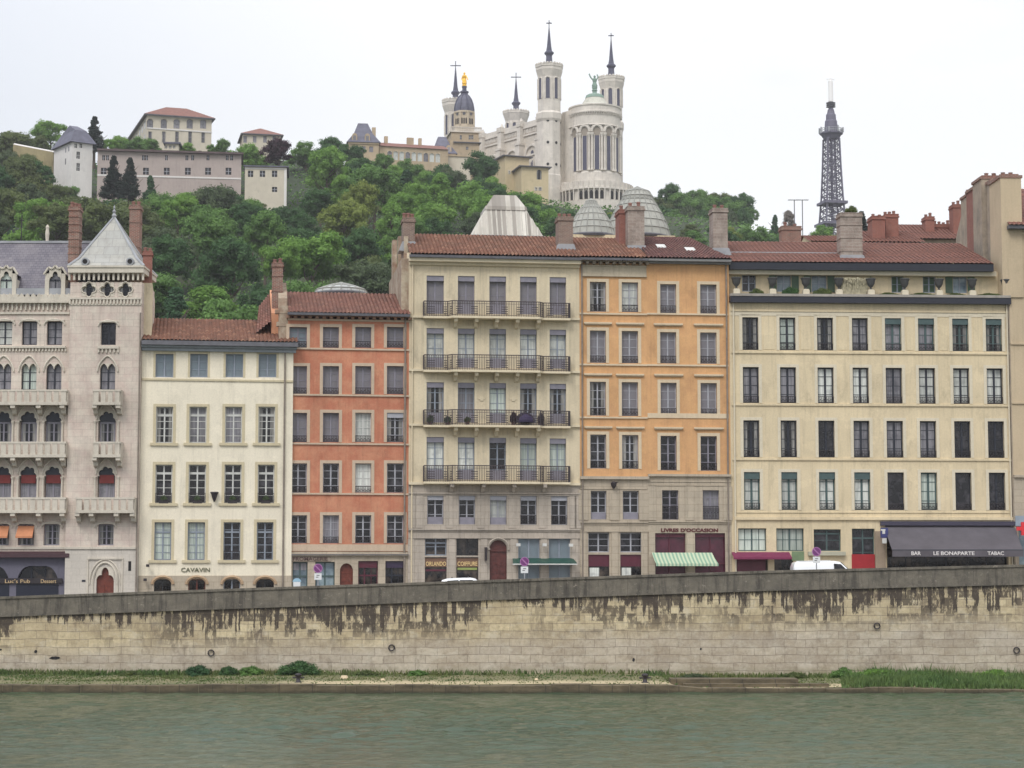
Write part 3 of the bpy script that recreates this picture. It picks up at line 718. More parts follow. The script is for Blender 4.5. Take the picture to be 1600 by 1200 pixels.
MB().prismx([(-.62,Z(540,.5)),(-.58,Z(533,.5)),(-.3,Z(533,.5)),(-.3,Z(540,.5))], uL-.03, uR+.25).build('gutter', W['zincd'], B.root)
eL, eR = B.U(219,534,.55), B.U(459,537,.55); ze = B.V(533.5,330,.55); zr = B.V(500,330,-5.5); rL, rR = uL, uR+.1
roof_obj([((uL,-.6,ze),(uR+.25,-.6,ze),(uR+.1,5.5,zr),(uL,5.5,zr)), ((uR+.1,11,ze),(uL,11,ze),(uL,5.5,zr),(uR+.1,5.5,zr))], tileR, B.root)
text('CAVAVIN', B.root, B.U(283,890.5), B.U(328,890.5), B.V(893.8,305), B.V(887,305), -.03, plain('letters_olive', S(84,86,62), .6, .05), bold=.008)
# party wall stub with its chimney, on the left above the roof
a_, b_ = B.U(219.5,450,-.8), B.U(238,450,-.8)
MB().box(a_, b_, .5, 9, ze-.3, B.V(443,228,-.8)).build('party_wall', creamE, B.root)
chimney(B, 223, 237.5, 392, 443, -1.2, brkr, pots=2, dy=1.0)
# stepped party wall on the right
a_, b_ = B.U(436,500,-.4), B.U(450,500,-.4)
MB().prismx([(.3,ze-.2),(.3,B.V(478,440,-.4)),(1.6,B.V(478,440,-.4)),(1.6,B.V(466,440,-1.6)),(3.5,B.V(440,440,-3)),(10,ze),(10,ze-1)], a_, b_).box(a_-.25, b_+.02, .28, .8, B.V(490,440,-.4), B.V(484,440,-.4)).box(a_-.15, b_+.02, .27, .7, B.V(510,440,-.4), B.V(503,440,-.4)).build('stepped_party_wall', mixwall, B.root)
MB().tube((B.U(444,700,.12),-.12,.2),(B.U(444,700,.12),-.12,B.V(548,444)),.055).build('drain_pipe', W['pipe'], B.root)
hp = MB().lathe([(.05,B.V(784,335,.2)),(.12,B.V(779,335,.2)),(.2,B.V(772,335,.2)),(.26,B.V(770,335,.2)),(.24,B.V(768.5,335,.2))], B.U(335,777,.2), -.2, 8).build('wall_lamp', W['iron'], B.root)
m = MB()
for px, py in ((231,884),(227,906)): m = MB(); u = B.U(px,py); z = B.V(py,px); m.tube((u,0,z),(u,-.45,z+.02),.02).box(u-.1,u+.1,-.5,-.3,z-.07,z+.09); m.build('spotlight', W['iron'], B.root)

# ---- D: orange house
Ce = C_.end(447.5); D = House('orange_house', 'brick-orange render house with pale window surrounds, four floors above its shops', 'house', at=(Ce[0], Ce[1]+.25), yaw=8.5)
B = D; uL, uR = 0.0, B.U(638.5, 700)
cd = [(452,479.5),(504.5,529.5),(555,580),(604.5,630.5)]
D_rows = [(510.5,543.5,['shutblue','shut','shut','shut']),(572,616,['shut','shut','shut','shut']),(645,691,['shut','shut','curtain','room']),(724,770,['dark','dark','curtain','dark']),(805,849,['dark','net','dark','dark'])]
for ri, (a, b, kinds) in enumerate(D_rows):
    for i, c in enumerate(cd):
        f = 'lilac' if kinds[i] in ('shut','shutblue') else ('white' if kinds[i] == 'curtain' else 'grey')
        B.window(arect(B, *c, a+(0 if ri else .5), b), f, kinds[i], rows=4, sur=(.19, trimD, .03), rail='iron', railh=.42, lamb=(.28, W['grey']) if (ri, i) == (2, 3) else None)
zs = B.V(865.5, 550); ztop = B.V(499, 550)
zb0 = B.V(862, 550)
B.wall(uL, uR, zb0, ztop, orangeD, B.op, depth=12, gable=(5.6, B.V(460,540,-5.6)-.1))
for p in (545.5, 617.5, 693.5, 771.5): B.band(uL, uR, B.V(p+1.6,550), B.V(p-1,550), .09, trimD)
MB().box(uL, uR, -.06, .02, B.V(861,550), B.V(850.5,550)).build('cream_band', trimD, B.root)
gop = [arect(B,457,480.5,878,930), arect(B,492.5,523,878,930), arect(B,531,551.5,880,930), arect(B,559.5,590.5,876.5,930), arect(B,602,632.5,876.5,930)]
gop = [(a,b,.1,d) for a,b,c,d in gop]
B.wall(uL, uR, -1, zb0-.004, stoneF, gop, 'ground_floor_wall', depth=12, y=-.04)
B.band(uL, uR, B.V(869,550), B.V(864.5,550), .2, stoneF, 'shop_cornice'); B.band(uL, uR, B.V(867.5,550), B.V(866,550), .24, W['zincd'], 'lead_flashing')
for i, r in enumerate(gop):
    if i == 2:
        m = MB(); arch_fill(m, r[0], r[1], r[3]-.45, r[3], round_prof((r[1]-r[0])/2*.99, .44), -.06, .24); m.build('door_arch', stoneF, B.root)
        d = MB().box(r[0], r[1], .18, .24, .1, r[3]); 
        for j in range(3): d.box(r[0]+.08, (r[0]+r[1])/2-.05, .15, .18, .3+j*.75, .9+j*.75).box((r[0]+r[1])/2+.05, r[1]-.08, .15, .18, .3+j*.75, .9+j*.75)
        d.box(r[0], r[1], .12, .2, r[3]-.62, r[3]-.52); do = d.build('door', W['wood'], B.root); MB().box((r[0]+r[1])/2-.05, (r[0]+r[1])/2-.02, .1, .15, 1.1, 1.3).build('handle', W['gold'], do)
    else:
        w = B.window(r, ['teal','teal','','bord','navy'][i], ['blue','blue','','shop','shop'][i], rows=1, cols=2 if i < 2 else 3, reg=False, transom=.7)
        if i == 3: MB().box(r[0]+.05, r[1]-.05, .1, .2, r[3]-.42, r[3]-.02).build('sign_board', W['bord'], w)
        if i == 4: MB().box(r[0]+.05, r[1]-.05, .1, .2, r[3]-.42, r[3]-.02).build('sign_board', plain('shop_purple', S(52,40,66), .4), w)
        if i == 0: MB().box(r[0]+.05, r[1]-.05, .24, .28, r[3]-.5, r[3]-.1).build('roller_blind', PANE['net'], w)
sg = MB().box(B.U(450,872), B.U(517,872), -.1, -.03, B.V(877,485), B.V(869.6,485)).build('sign_board', plaster('sign_stone', S(150,138,124)), B.root)
text('FROMAGERIE', sg, B.U(458,872,.1), B.U(512,872,.1), B.V(876,485,.1), B.V(870.3,485,.1), -.11, plain('letters_brown', S(76,52,50), .6, .05), bold=.01)
m = MB(); Z = lambda p, w=0: B.V(p, 540, w)
corbels(m, uL, uR, 0, Z(498,.3), Z(494.5,.3), .42, .2, .34); m.box(uL, uR, -.42, .05, Z(494.5,.3)+.001, Z(491,.4)); B.band(uL, uR, Z(502), Z(499), .08, trimD)
m.build('cornice', plaster('brown_cornice', S(150,116,96)), B.root)
MB().box(uL-.05, uR, -.6, -.42, Z(493,.6), Z(489,.6)).build('gutter', W['zincd'], B.root)
ze, zr = Z(490.5,.55), Z(459,-5.6)
roof_obj([((uL,-.6,ze),(uR+.05,-.6,ze),(uR+.05,5.6,zr),(uL,5.6,zr)), ((uR+.05,12,ze),(uL,12,ze),(uL,5.6,zr),(uR+.05,5.6,zr))], tileO, B.root)
chimney(B, 425.5, 442, 410, 470, -2.0, brk, bands=2, pots=2, dy=.9)
MB().prismx([(1.2,ze-1),(1.2,ze+.2),(5.6,zr+.15),(10.5,ze),(10.5,ze-2.5),(1.2,ze-2.5)], B.U(423,480,-3), uL+.02).build('gable_wall', plaster('salmon_gable', S(196,142,110), .3, .2), B.root)
roof_obj([((B.U(400,497,-1.5),1.0,ze-1.2),(B.U(423,480,-3)+.02,1.0,ze-.4),(B.U(423,480,-3)+.02,6.5,zr),(B.U(405,480,-6),6.5,zr-.9))], tileO, B.root, 'side_roof')
MB().tube((uR-.25,-.12,.2),(uR-.25,-.12,Z(492)),.055).build('drain_pipe', W['pipe'], B.root)

# ---- E: tall cream house with iron balconies
De = D.end(638.5); E = House('cream_balcony_house', 'tall cream house with long iron balconies on four floors and a grey stone base', 'house', at=De, yaw=7.5)
B = E; uL, uR = 0.0, B.U(906, 700)
ce = [(666.5,693.5),(715.4,741.5),(764.6,790.7),(812.6,838.6),(858.8,884.5)]
E_rows = [(432,491,['shut','shut','shut','shut','shut']),(514,575,['curtain']*5),(598.5,661,['room','net','mint','room','room']),(684,750,['curtain','curtain','dark','mint','mint'])]
for ri, (a, b, kinds) in enumerate(E_rows):
    for i, c in enumerate(ce):
        B.window(arect(B, *c, a+(i-2)*.6, b+(i-2)*.4), 'steel' if ri else 'lilac', kinds[i], rows=4, sur=(.17, trimE, .02), lamb=(.3, W['lilac']), rec=.24, foot=(.62, W['lilac']))
ops_up = list(B.op); B.op = []
for i, c in enumerate([(667.5,693),(717,742.5),(765.5,791.5),(813,838.5),(861,886.5)]):
    r = arect(B, *c, 773+i*.3, 819+i*.3); B.op.append(r)
    B.window(r, 'grey', ['dark','dark','curtain','dark','dark'][i], rows=3, reg=False, lamb=(.3, W['grey']), rail='iron' if i > 2 else None, railh=.6)
    if i < 3: B_ = MB().box(r[0]+.03, r[1]-.03, .08, .13, r[2], r[2]+.45).build('solid_guard', W['lilac'], B.root)
r5 = [arect(B,664,698,840.6,868), arect(B,713,747.5,840.6,868)]; 
for i, r in enumerate(r5): B.op.append(r); B.window(r, 'steel' if i == 0 else 'black', 'shop', rows=2 if i == 0 else 1, cols=2, reg=False, transom=.72 if i == 0 else None)
sh = [(r[0], r[1], .1, B.V(870.5,700)) for r in r5]; B.op += sh
rd = arect(B,765,792,843.7,930); rd = (rd[0], rd[1], .1, rd[3]); B.op.append(rd)
rg = [arect(B,809.7,843.3,841.5,930), arect(B,857.5,891,841.5,930)]; rg = [(a,b,.1,d) for a,b,c,d in rg]; B.op += rg
zs = B.V(756, 770); ztop = B.V(415, 770)
B.wall(uL, uR, zs, ztop, creamE, ops_up, depth=12, gable=(5.5, B.V(370,770,-5.5)-.1))
B.wall(uL, uR, -1, zs-.004, stoneE, B.op, 'stone_base', depth=12, y=-.03)
Z = lambda p, w=0: B.V(p, 770, w)
for p in (496.5, 579.5, 664.5): B.band(uL, uR, Z(p+2), Z(p-1.5), .14, trimE)
B.band(uL, uR, Z(758), Z(754), .2, trimE); m = MB()
for p, h, pr in ((770,2,.1),(773.5,1,.06),(826,2.5,.12),(829.5,1,.07),(840,1.4,.08)): m.box(uL, uR, -.03-pr, 0, Z(p+h), Z(p))
for px in (643,655,702,751,800,847,895,903): 
    x = B.U(px, 800); m.box(x-.22, x+.22, -.075, 0, Z(825), Z(775))
for px in (642,706,756,802,850,898): x = B.U(px, 880); m.box(x-.2, x+.2, -.08, 0, 0, Z(842))
m.each('moulding', stoneE, B.root)
# shop panels with lettering
tan_ = plain('shop_panel_tan', S(112,84,66), .5); gold_ = plain('letters_gold', S(224,196,140), .5, .04)
for i, (r, s, px0, px1) in enumerate(((sh[0],'ORLANDO',665.5,697),(sh[1],'COIFFURE',715,746))):
    p = MB().box(r[0], r[1], .06, .12, Z(886), r[3]-.05).build('shop_panel', tan_, B.root)
    text(s, p, B.U(px0,880), B.U(px1,880), Z(884.2), Z(877.5), .045, gold_, bold=.01)
    MB().box(r[0], r[1], .1, .16, .1, Z(886)-.002).build('shop_glazing', PANE['shop'], p)
    if i == 0: MB().box(r[0]+.05, r[1]-.05, .04, .08, Z(892.5), Z(889.5)).build('blind_strip', W['bord'], p)
    else: MB().box(r[0]+.08, r[1]-.08, .04, .08, Z(890.5), Z(887)).build('blind_strip', plain('lime_strip', S(138,150,84), .5), p)
m = MB(); arch_fill(m, rd[0], rd[1], rd[3]-.52, rd[3], round_prof((rd[1]-rd[0])/2*.99, .51), -.05, .26); m.path([((rd[0]+rd[1])/2+((rd[1]-rd[0])/2+.1)*cos(pi*i/14), -.07, rd[3]-.52+.62*sin(pi*i/14)) for i in range(15)], .07, 5)
for x in (rd[0]-.12, rd[1]+.02): m.box(x, x+.14, -.12, 0, rd[3]-.62, rd[3]-.5)
m.build('door_arch', stoneE, B.root)
d = MB().box(rd[0], rd[1], .18, .24, .1, rd[3]); mid = (rd[0]+rd[1])/2
for j in range(4): d.box(rd[0]+.07, mid-.05, .15, .18, .25+j*.6, .75+j*.6).box(mid+.05, rd[1]-.07, .15, .18, .25+j*.6, .75+j*.6)
d.box(rd[0], rd[1], .1, .2, rd[3]-.72, rd[3]-.6)
do = d.build('door', plain('dark_red_wood', S(84,40,36), .5, .3, 5), B.root); MB().box(mid-.05, mid-.02, .1, .15, 1.2, 1.4).build('handle', W['gold'], do)
for r in rg:
    w = B.window(r, 'steel', 'shutblue', rows=1, cols=2, reg=False, rec=.15)
a, b = B.U(800,878,.5), B.U(899.5,878,.5)
aw = MB().add([(a+.1,0,Z(872)),(b-.1,0,Z(872)),(b,-.9,Z(879,.9)),(a,-.9,Z(879,.9))], [(0,1,2,3)]).box(a, b, -.93, -.88, Z(881,.9), Z(879,.9)).build('awning', W['green'], B.root)
MB().box(a-.03, b+.03, -.98, -.93, Z(882.5,.9), Z(880.6,.9)).build('front_bar', W['white'], aw)
m = MB()
for px, py in ((809,853),(850,853),(891,853.5)): m = MB(); u = B.U(px,py); z = Z(py); m.tube((u,0,z+.05),(u-.05,-.4,z+.12),.02).box(u-.16,u+.1,-.55,-.35,z-.02,z+.16); m.build('spotlight', W['white'], B.root)
MB().box(B.U(758,860,.4), B.U(761,860,.4), -.55, -.05, Z(876,.3), Z(855,.3)).build('hanging_sign', W['iron'], B.root)
# cornice, gutter, roof
MB().box(uL-.02, uR, -.18, .05, Z(415.5,.2), Z(410,.2)).box(uL-.05, uR+.02, -.5, .05, Z(410,.5)+.01, Z(401,.5)).build('cornice', trimE, B.root)
ze, zr = Z(399.5,.6), Z(369,-5.5)
MB().box(uL-.05, uR+.02, -.66, -.5, Z(404,.6), Z(400,.6)).build('gutter', W['zincd'], B.root)
roof_obj([((uL-.05,-.66,ze),(uR+.02,-.66,ze),(uR+.02,5.5,zr),(uL+.1,5.5,zr)), ((uR+.02,12,ze),(uL,12,ze),(uL+.1,5.5,zr),(uR+.02,5.5,zr))], tileR, B.root)
chimney(B, 629.5, 648, 340, 384, -2.5, brkb, pots=3, dy=1.2, skirt=W['zinc']); chimney(B, 872.5, 895.5, 338, 388, -1.6, brkb, pots=3, dy=1.2, skirt=W['zinc'])
# patched left gable standing above the orange roof
ga = [(613,620,-8.5,.9),(622,629,-5,.8),(631,637.5,-2.2,.6)]
m = MB()
for p0, p1, w, dy in ga: m.box(B.U(p0,450,w), B.U(p1,450,w), -w, -w+dy, Z(530,w), Z(378 if p0 < 615 else 372, w))
m.box(B.U(614,450,-8), uL+.02, .6, 11.9, Z(530), ze-.1)
m.build('side_wall', mixwall, B.root)
# balconies: slab, brackets, railing
for k, (pt, pb) in enumerate(((470.5,492.5),(554.5,576.5),(640.5,662.5),(727.5,751))):
    w = .95; a, b = B.U(662,pb,.55), B.U(891.5,pb,.55); c, d = B.U(707,pb,w), B.U(844,pb,w); z = Z(pb+1.5,w)
    bal = MB().prismz([(a,0),(a,-.55),(c-.25,-.55),(c,-w),(d,-w),(d+.25,-.55),(b,-.55),(b,0)], z-.13, z).build('balcony', trimE, B.root)
    m = MB(); zt_ = Z(pt,w)
    for x in [B.U(px,pb,.4) for px in ((712,744,776,808,841) if k < 3 else (706,755,803,851))]: m.prismx([(0,z-.13),(-w+.15,z-.13),(-w+.2,z-.34),(-.35,z-.42),(-.2,z-.62),(0,z-.7)], x-.11, x+.11)
    m.each('bracket', trimE if k < 3 else stoneE, bal)
    q = MB(); pts = [(a+.03,-.02),(a+.03,-.5),(c-.27,-.5),(c,-w+.05),(d,-w+.05),(d+.27,-.5),(b-.03,-.5),(b-.03,-.02)]
    for (x0,y0),(x1,y1) in zip(pts, pts[1:]):
        L = math.hypot(x1-x0,y1-y0); n = max(1, int(L/.105)); q.tube((x0,y0,zt_),(x1,y1,zt_),.028,.028,4).tube((x0,y0,z+.06),(x1,y1,z+.06),.016,.016,4).tube((x0,y0,zt_-.16),(x1,y1,zt_-.16),.012,.012,4)
        for i in range(n+1):
            x, y = x0+(x1-x0)*i/n, y0+(y1-y0)*i/n; r = .028 if i == 0 else .015
            q.box(x-r, x+r, y-r, y+r, z, zt_)
            if i < n and i % 9 in (2,3,4,5):    # scroll panels
                xm, ym = x0+(x1-x0)*(i+.5)/n, y0+(y1-y0)*(i+.5)/n
                for f in (.15,.3,.45,.6): q.box(xm-.045, xm+.045, ym-.01, ym+.01, z+(zt_-z)*f, z+(zt_-z)*f+.045)
    q.build('railing', W['ironl'], bal)
# low relief ornaments
for px in (752.5, 802): 
    u, z = B.U(px,620), Z(623); MB().box(u-.22,u+.22,-.03,.02,z-.05,z+.05).box(u-.1,u+.1,-.05,.02,z-.14,z+.12).build('relief', trimE, B.root)
MB().tube((uL+.2,-.1,.2),(uL+.2,-.1,Z(403)),.05).build('drain_pipe', creamE, B.root)

# ---- F: pair of ochre houses (one party wall)
Ee = E.end(906); Fh = House('ochre_house', 'ochre house with stone frieze under its eaves, right beside the balcony house', 'house', at=Ee, yaw=6)
B = Fh; uL, uR = 0.0, B.U(1012, 700)
cf = [(921.7,946.7),(971.5,997)]
for a, b, ks in ((440.5,487,['room','curtain']),(516.5,567,['shut','shut']),(596.5,649.5,['room','shut']),(679,732,['dark','room'])):
    for i, c in enumerate(cf):
        B.window(arect(B, c[0]+(.5 if a > 600 else 0), c[1]+(.5 if a > 600 else 0), a+i*.7, b+i*.7), 'grey', ks[i], rows=4, sur=(.2, trimF, .03), rail='iron', railh=.48, head=None if a < 500 else (.38, trimF, .42, .1))
ops_up = list(B.op); B.op = []
for i, c in enumerate([(923,947.5),(973,998)]):
    r = arect(B, *c, 767, 811.5); B.window(r, 'grey', 'dark', rows=4, rec=.2)
    MB().box(r[0]+.03, r[1]-.03, .06, .12, r[2], r[2]+.42).build('solid_guard', W['lilac'], B.root)
for i, c in enumerate([(919,952),(969,1003.5)]):
    r = arect(B, *c, 832, 863); B.window(r, 'grey', 'dark', rows=3, cols=2, transom=None)
    r2 = (r[0], r[1], .1, B.V(866.5, sum(c)/2)); B.op.append(r2)
    p = MB().box(r2[0], r2[1], .05, .11, B.V(885,950), r2[3]).build('shop_panel', W['bord'], B.root)
    MB().box(r2[0], r2[1], .12, .16, .1, B.V(885,950)-.002).build('shop_glazing', PANE['shop'], p)
    MB().box(r2[0]+.1, r2[0]+.7, .09, .115, .3, B.V(887,950)).build('shop_card', PANE['curtain'], p)
zs = B.V(746.5, 960); ztop = B.V(411, 960)
B.wall(uL, uR, zs, ztop, yellowF, ops_up, depth=12, gable=(5.5, B.V(373,950,-5.5)-.1))
B.wall(uL, uR, -1, zs-.004, stoneF, B.op, 'stone_base', depth=12, y=-.04)
Z = lambda p, w=0: B.V(p, 958, w)
for p in (490.5, 570, 652.5): B.band(uL, uR, Z(p+1.4), Z(p-1.2), .09, trimF)
B.band(uL, uR+.05, Z(749), Z(744.5), .26, stoneF, 'base_cornice'); m = MB()
for p, h, pr in ((763,1.5,.05),(815,2,.1),(818.5,1,.06),(829.5,1.5,.07)): m.box(uL, uR, -.04-pr, 0, Z(p+h), Z(p))
for px in (911,960,1006): x = B.U(px,790); m.box(x-.3, x+.3, -.1, 0, Z(813), Z(766)).box(x-.2, x+.2, -.12, 0, 0, Z(832))
m.each('moulding', stoneF, B.root)
MB().box(uL+.1, uR-.02, -.05, .02, Z(429), Z(417)).box(uL+.1, uR-.02, -.12, .02, Z(432.5), Z(429)+.001).box(uL+.1, uR-.02, -.1, .02, Z(417)+.001, Z(414.5)).build('frieze', plaster('frieze_stone', S(188,176,154), .3, .15), B.root)
m = MB(); corbels(m, uL+.05, uR, 0, Z(412.5,.3), Z(408.5,.3), .4, .18, .4); m.box(uL, uR, -.5, .05, Z(408.5,.3)+.001, Z(405.5,.5)); m.build('cornice', plaster('frieze_stone2', S(150,138,122), .3, .15), B.root)
MB().box(uL, uR+.02, -.66, -.5, Z(406.5,.6), Z(403,.6)).build('gutter', W['zincd'], B.root)
ze, zr = Z(402.5,.6), Z(373,-5.5)
roof_obj([((uL,-.66,ze),(uR+.02,-.66,ze),(uR-.1,5.5,zr),(uL,5.5,zr)), ((uR+.02,12,ze),(uL,12,ze),(uL,5.5,zr),(uR-.1,5.5,zr))], tileR, B.root)
chimney(B, 967.5, 980, 327, 384, -3.4, brkr, pots=1, dy=1.6); chimney(B, 981, 1007, 322, 390, -2.4, brkg, bands=0, pots=2, dy=1.4, skirt=W['zinc'])
l = MB(); u, z = B.U(959,757,.3), Z(757,.3); l.tube((u,0,z+.1),(u+.25,-.5,z+.15),.03).lathe([(.03,z-.28),(.16,z-.1),(.2,z+.1),(.05,z+.2)], u, -.3, 8).build('wall_lamp', W['iron'], B.root)
MB().tube((uL+.15,-.12,.2),(uL+.15,-.12,Z(405)),.05).build('drain_pipe', W['pipe'], B.root)

Fe = Fh.end(1012); G2 = House('ochre_bookshop_house', 'ochre house above the bookshop with the green striped awning', 'house', at=Fe, yaw=6)
B = G2; uL, uR = 0.0, B.U(1141.5, 700); Z = lambda p, w=0: B.V(p, 1076, w)
cf = [(1031.5,1056.5),(1094,1119.5)]
for a, b, ks in ((444,489.5,['shut','shut']),(519,568,['shut','shut']),(598,650,['shut','shut']),(681,735,['dark','dark'])):
    for i, c in enumerate(cf):
        s = (.5 if a < 590 else 1.2); B.window(arect(B, c[0]+s-.5, c[1]+s-.5, a+i*.5, b+i*.5), 'grey' if a < 680 else 'lilac', ks[i], rows=4, sur=(.2, trimF, .03), rail='iron', railh=.5, head=None if a < 500 else (.42, trimF, .45, .1))
ops_up = list(B.op); B.op = []
for i, c in enumerate([(1034.5,1060),(1098,1123.5)]): B.window(arect(B, *c, 766, 812), 'lilac', 'net' if i else 'dark', rows=4, rec=.2, rail='iron', railh=.85)
so = [arect(B,1022,1071.5,833,930), arect(B,1086,1135.5,833,930)]
for r in so:
    r = (r[0], r[1], .1, r[3]); B.op.append(r); w = B.window(r, 'bord', 'bordshop', rows=1, cols=2, reg=False, transom=.52)
    MB().box(r[0]+.05, r[1]-.05, .1, .2, r[3]-.25, r[3]-.02).build('sign_board', W['bord'], w)
zs = B.V(743.5, 1076); ztop = B.V(412, 1076)
B.wall(uL, uR, zs, ztop, yellowF, ops_up, depth=12)
B.wall(uL, uR, -1, zs-.004, stoneF, B.op, 'stone_base', depth=12, y=-.04)
for p in (491, 571): B.band(uL, uR-.1, Z(p+1.4), Z(p-1.2), .09, trimF)
B.band(uL, uR-.1, Z(653.5), Z(646), .05, trimF); B.band(uL, uR, Z(744.5), Z(741), .22, stoneF, 'base_cornice'); m = MB()
for p, h, pr in ((752,1.2,.05),(758,1,.05),(814.5,1.6,.09),(818,1,.05)): m.box(uL, uR, -.04-pr, 0, Z(p+h), Z(p))
for px in (1018,1046+31,1137): x = B.U(px,790); m.box(x-.28, x+.28, -.09, 0, Z(813), Z(760)).box(x-.2, x+.2, -.1, 0, 0, Z(832))
m.each('moulding', stoneF, B.root)
text("LIVRES D'OCCASION", B.root, B.U(1032.5,828), B.U(1121.5,828), B.V(831.3,1077,.05), B.V(825.4,1077,.05), -.06, plain('letters_bordeaux', S(84,28,34), .6, .05), bold=.035)
MB().box(uL, uR+.05, -.3, .05, Z(412,.3), Z(408,.3)).box(uL, uR+.05, -.6, .02, Z(408,.6)+.001, Z(404.5,.6)).build('cornice', plain('eaves_grey', S(124,124,124), .6), B.root)
ze, zr = Z(404,.65), Z(372,-5.5); rk = B.U(1076,372,-5.5)
roof_obj([((uL+.05,-.66,ze),(uR+.05,-.66,ze),(rk,5.5,zr),(uL+.05,5.5,zr)), ((uR+.05,-.66,ze),(uR+.05,11.5,ze),(rk+.01,5.5,zr),(rk,5.5,zr)), ((uR+.05,12,ze),(uL,12,ze),(uL+.05,5.5,zr),(rk,5.5,zr))], tileD, B.root)
for p0, p1, py in ((1026,1040,386.5),(1071,1086,393.5)):
    t = (Z(py,-2)-ze)/(zr-ze); yy = -.66+t*6.16; u0_, u1_ = B.U(p0,py,-yy), B.U(p1,py,-yy); zz = ze+t*(zr-ze)
    MB().add([(u0_,yy-.3,zz),(u1_,yy-.3,zz),(u1_,yy+.5,zz+.32),(u0_,yy+.5,zz+.32),(u0_,yy-.3,zz-.2),(u1_,yy-.3,zz-.2)], [(0,1,2,3),(0,4,5,1)]).build('skylight', W['white'], B.root)
chimney(B, 1114.5, 1137, 325, 394, -1.8, brkg, pots=2, dy=1.3, skirt=W['zinc'])
# striped awning
def stripes(name, c1, c2, w):
    t = NT(name); sp = t.new('ShaderNodeSeparateXYZ'); t.l.new(t.tc.outputs['Object'], sp.inputs[0])
    f = t.math('GREATER_THAN', t.math('FRACT', t.math('DIVIDE', sp.outputs[0], w)), .5)
    return t.fin(t.mix(f, c1, c2), .8)
a0, a1, b0, b1 = B.U(1018,864), B.U(1112,864), B.U(1025,881,1.5), B.U(1122.5,881,1.5)
zt_, zb_ = Z(863.5,.1), Z(880.5,1.5)
aw = MB(); n = 12
for i in range(n):
    t0, t1 = i/n, (i+1)/n; f = lambda t, s: (a0+(b0-a0)*t if s == 0 else a1+(b1-a1)*t, -.1-1.4*t, zt_+(zb_-zt_)*t-.05*sin(pi*t))
    aw.quad(f(t0,0), f(t0,1), f(t1,1), f(t1,0))
aw.box(b0, b1, -1.53, -1.5, Z(884.5,1.5), zb_).build('awning', stripes('green_stripes', S(132,164,142), S(186,198,170), .24), B.root)
MB().tube((uR-.2,-.1,.2),(uR-.2,-.1,Z(408)),.055).build('drain_pipe', W['pipe'], B.root)

# ---- G: wide butter-coloured house
Fe = G2.end(1141.5); G = House('butter_house', 'wide butter-yellow house with eight dark windows per floor and a bar under a grey awning', 'house', at=Fe, yaw=3.2)
B = G; uL, uR = 0.0, B.U(1581, 700); Z = lambda p, w=0: B.V(p, 1360, w)
cg = [(1161.7,1186.7),(1220,1245),(1278.8,1304),(1333.8,1358.8),(1385.5,1411.2),(1437.5,1463),(1491.2,1516.5),(1543.7,1569)]
us = [(B.U(a,687), B.U(b,687)) for a, b in cg]
G_rows = [(497,548,['room','mint','room','net','net','net','room','room'],[0,0,0,0,1,1,1,1]),(574.5,630.5,['net','net','curtain','curtain','net','curtain','curtain','curtain'],[0]*8),
    (657.5,715,['room','room','dark','net','net','net','dark','dark'],[0]*8),(738,797,['curtain','curtain','curtain','curtain','dark','mint','dark','dark'],[1,1,1,1,0,0,0,0])]
for ri, (a, b, ks, lb) in enumerate(G_rows):
    za_, zb_ = Z(a), Z(b)
    for i, (x0, x1) in enumerate(us):
        if ri == 3 and i in (4, 6): B.window((x0,x1,zb_,za_), 'navy', 'dark', rows=1, cols=1, sur=(.2, trimG, .03), rail='iron', railh=.42, split=False)
        else: B.window((x0,x1,zb_,za_), 'teal' if lb[i] or (ri == 3 and i == 5) else 'navy', ks[i], rows=4, sur=(.2, trimG, .03), rail='iron', railh=.45, lamb=(.42 if ri == 3 else .36, W['teal']) if lb[i] else None, jt=.09, mull=.13)
ops_up = list(B.op)
zs = Z(811); ztop = Z(474)
B.wall(uL, uR, zs, ztop, creamG, ops_up, depth=12)
B.op = []
gg = [(1153.5,1197.5,825.5,861),(1213,1256,825.5,861),(1271.5,1314,827,861),(1331.5,1367,826,900)]
for i, q in enumerate(gg):
    r = arect(B, *q); B.window(r, 'teal', ['mint','mint','dark','dark'][i], rows=2, cols=4 if i < 2 else 2, transom=None if i < 2 else .8)
gb = arect(B,1386,1576,840,930); gb = (gb[0], gb[1], .1, gb[3]); B.op.append(gb)
low = [arect(B,1150,1200,872,930), arect(B,1210,1240,872,930)]; low = [(a,b,.1,d) for a,b,c,d in low]; B.op += low
B.wall(uL, uR, -1, zs-.004, creamG, B.op, 'ground_floor_wall', depth=12, y=-.02, rev=.5)
for r in low: MB().box(r[0], r[1], .3, .34, r[2], r[3]).build('shop_glazing', PANE['shop'], B.root)
w = B.window(gb, 'navy', 'shop', rows=1, cols=6, reg=False, rec=.4, split=False)
r = arect(B,1331,1367,866,930); MB().box(r[0], r[1], -.06, -.025, .1, r[3]).build('red_panel', W['red'], B.root)
r = arect(B,1237,1256,861.5,876); MB().box(r[0], r[1], -.06, -.025, r[2], r[3]).build('green_panel', plain('sage_panel', S(108,128,96), .6), B.root)
r = arect(B,1367,1383,830,900); MB().box(r[0], r[1], -.14, -.025, .1, r[3]).build('stone_pillar', plaster('pillar_stone', S(150,134,116), .3, .2), B.root)
for p in (551.5, 633, 718): B.band(uL+.1, uR, Z(p+1.6), Z(p-1.4), .08, creamG)
B.band(uL+.2, uR, Z(801.5), Z(800), .05, creamG); B.band(uL+.2, uR, Z(812.5), Z(808), .16, creamG, 'shop_cornice'); B.band(uL+.1, uR-.02, Z(488), Z(485.5), .08, creamG)
MB().box(uL+.1, uR-.02, -.03, .02, Z(494.5), Z(488)-.002).build('pale_band', trimG, B.root)
m = MB()
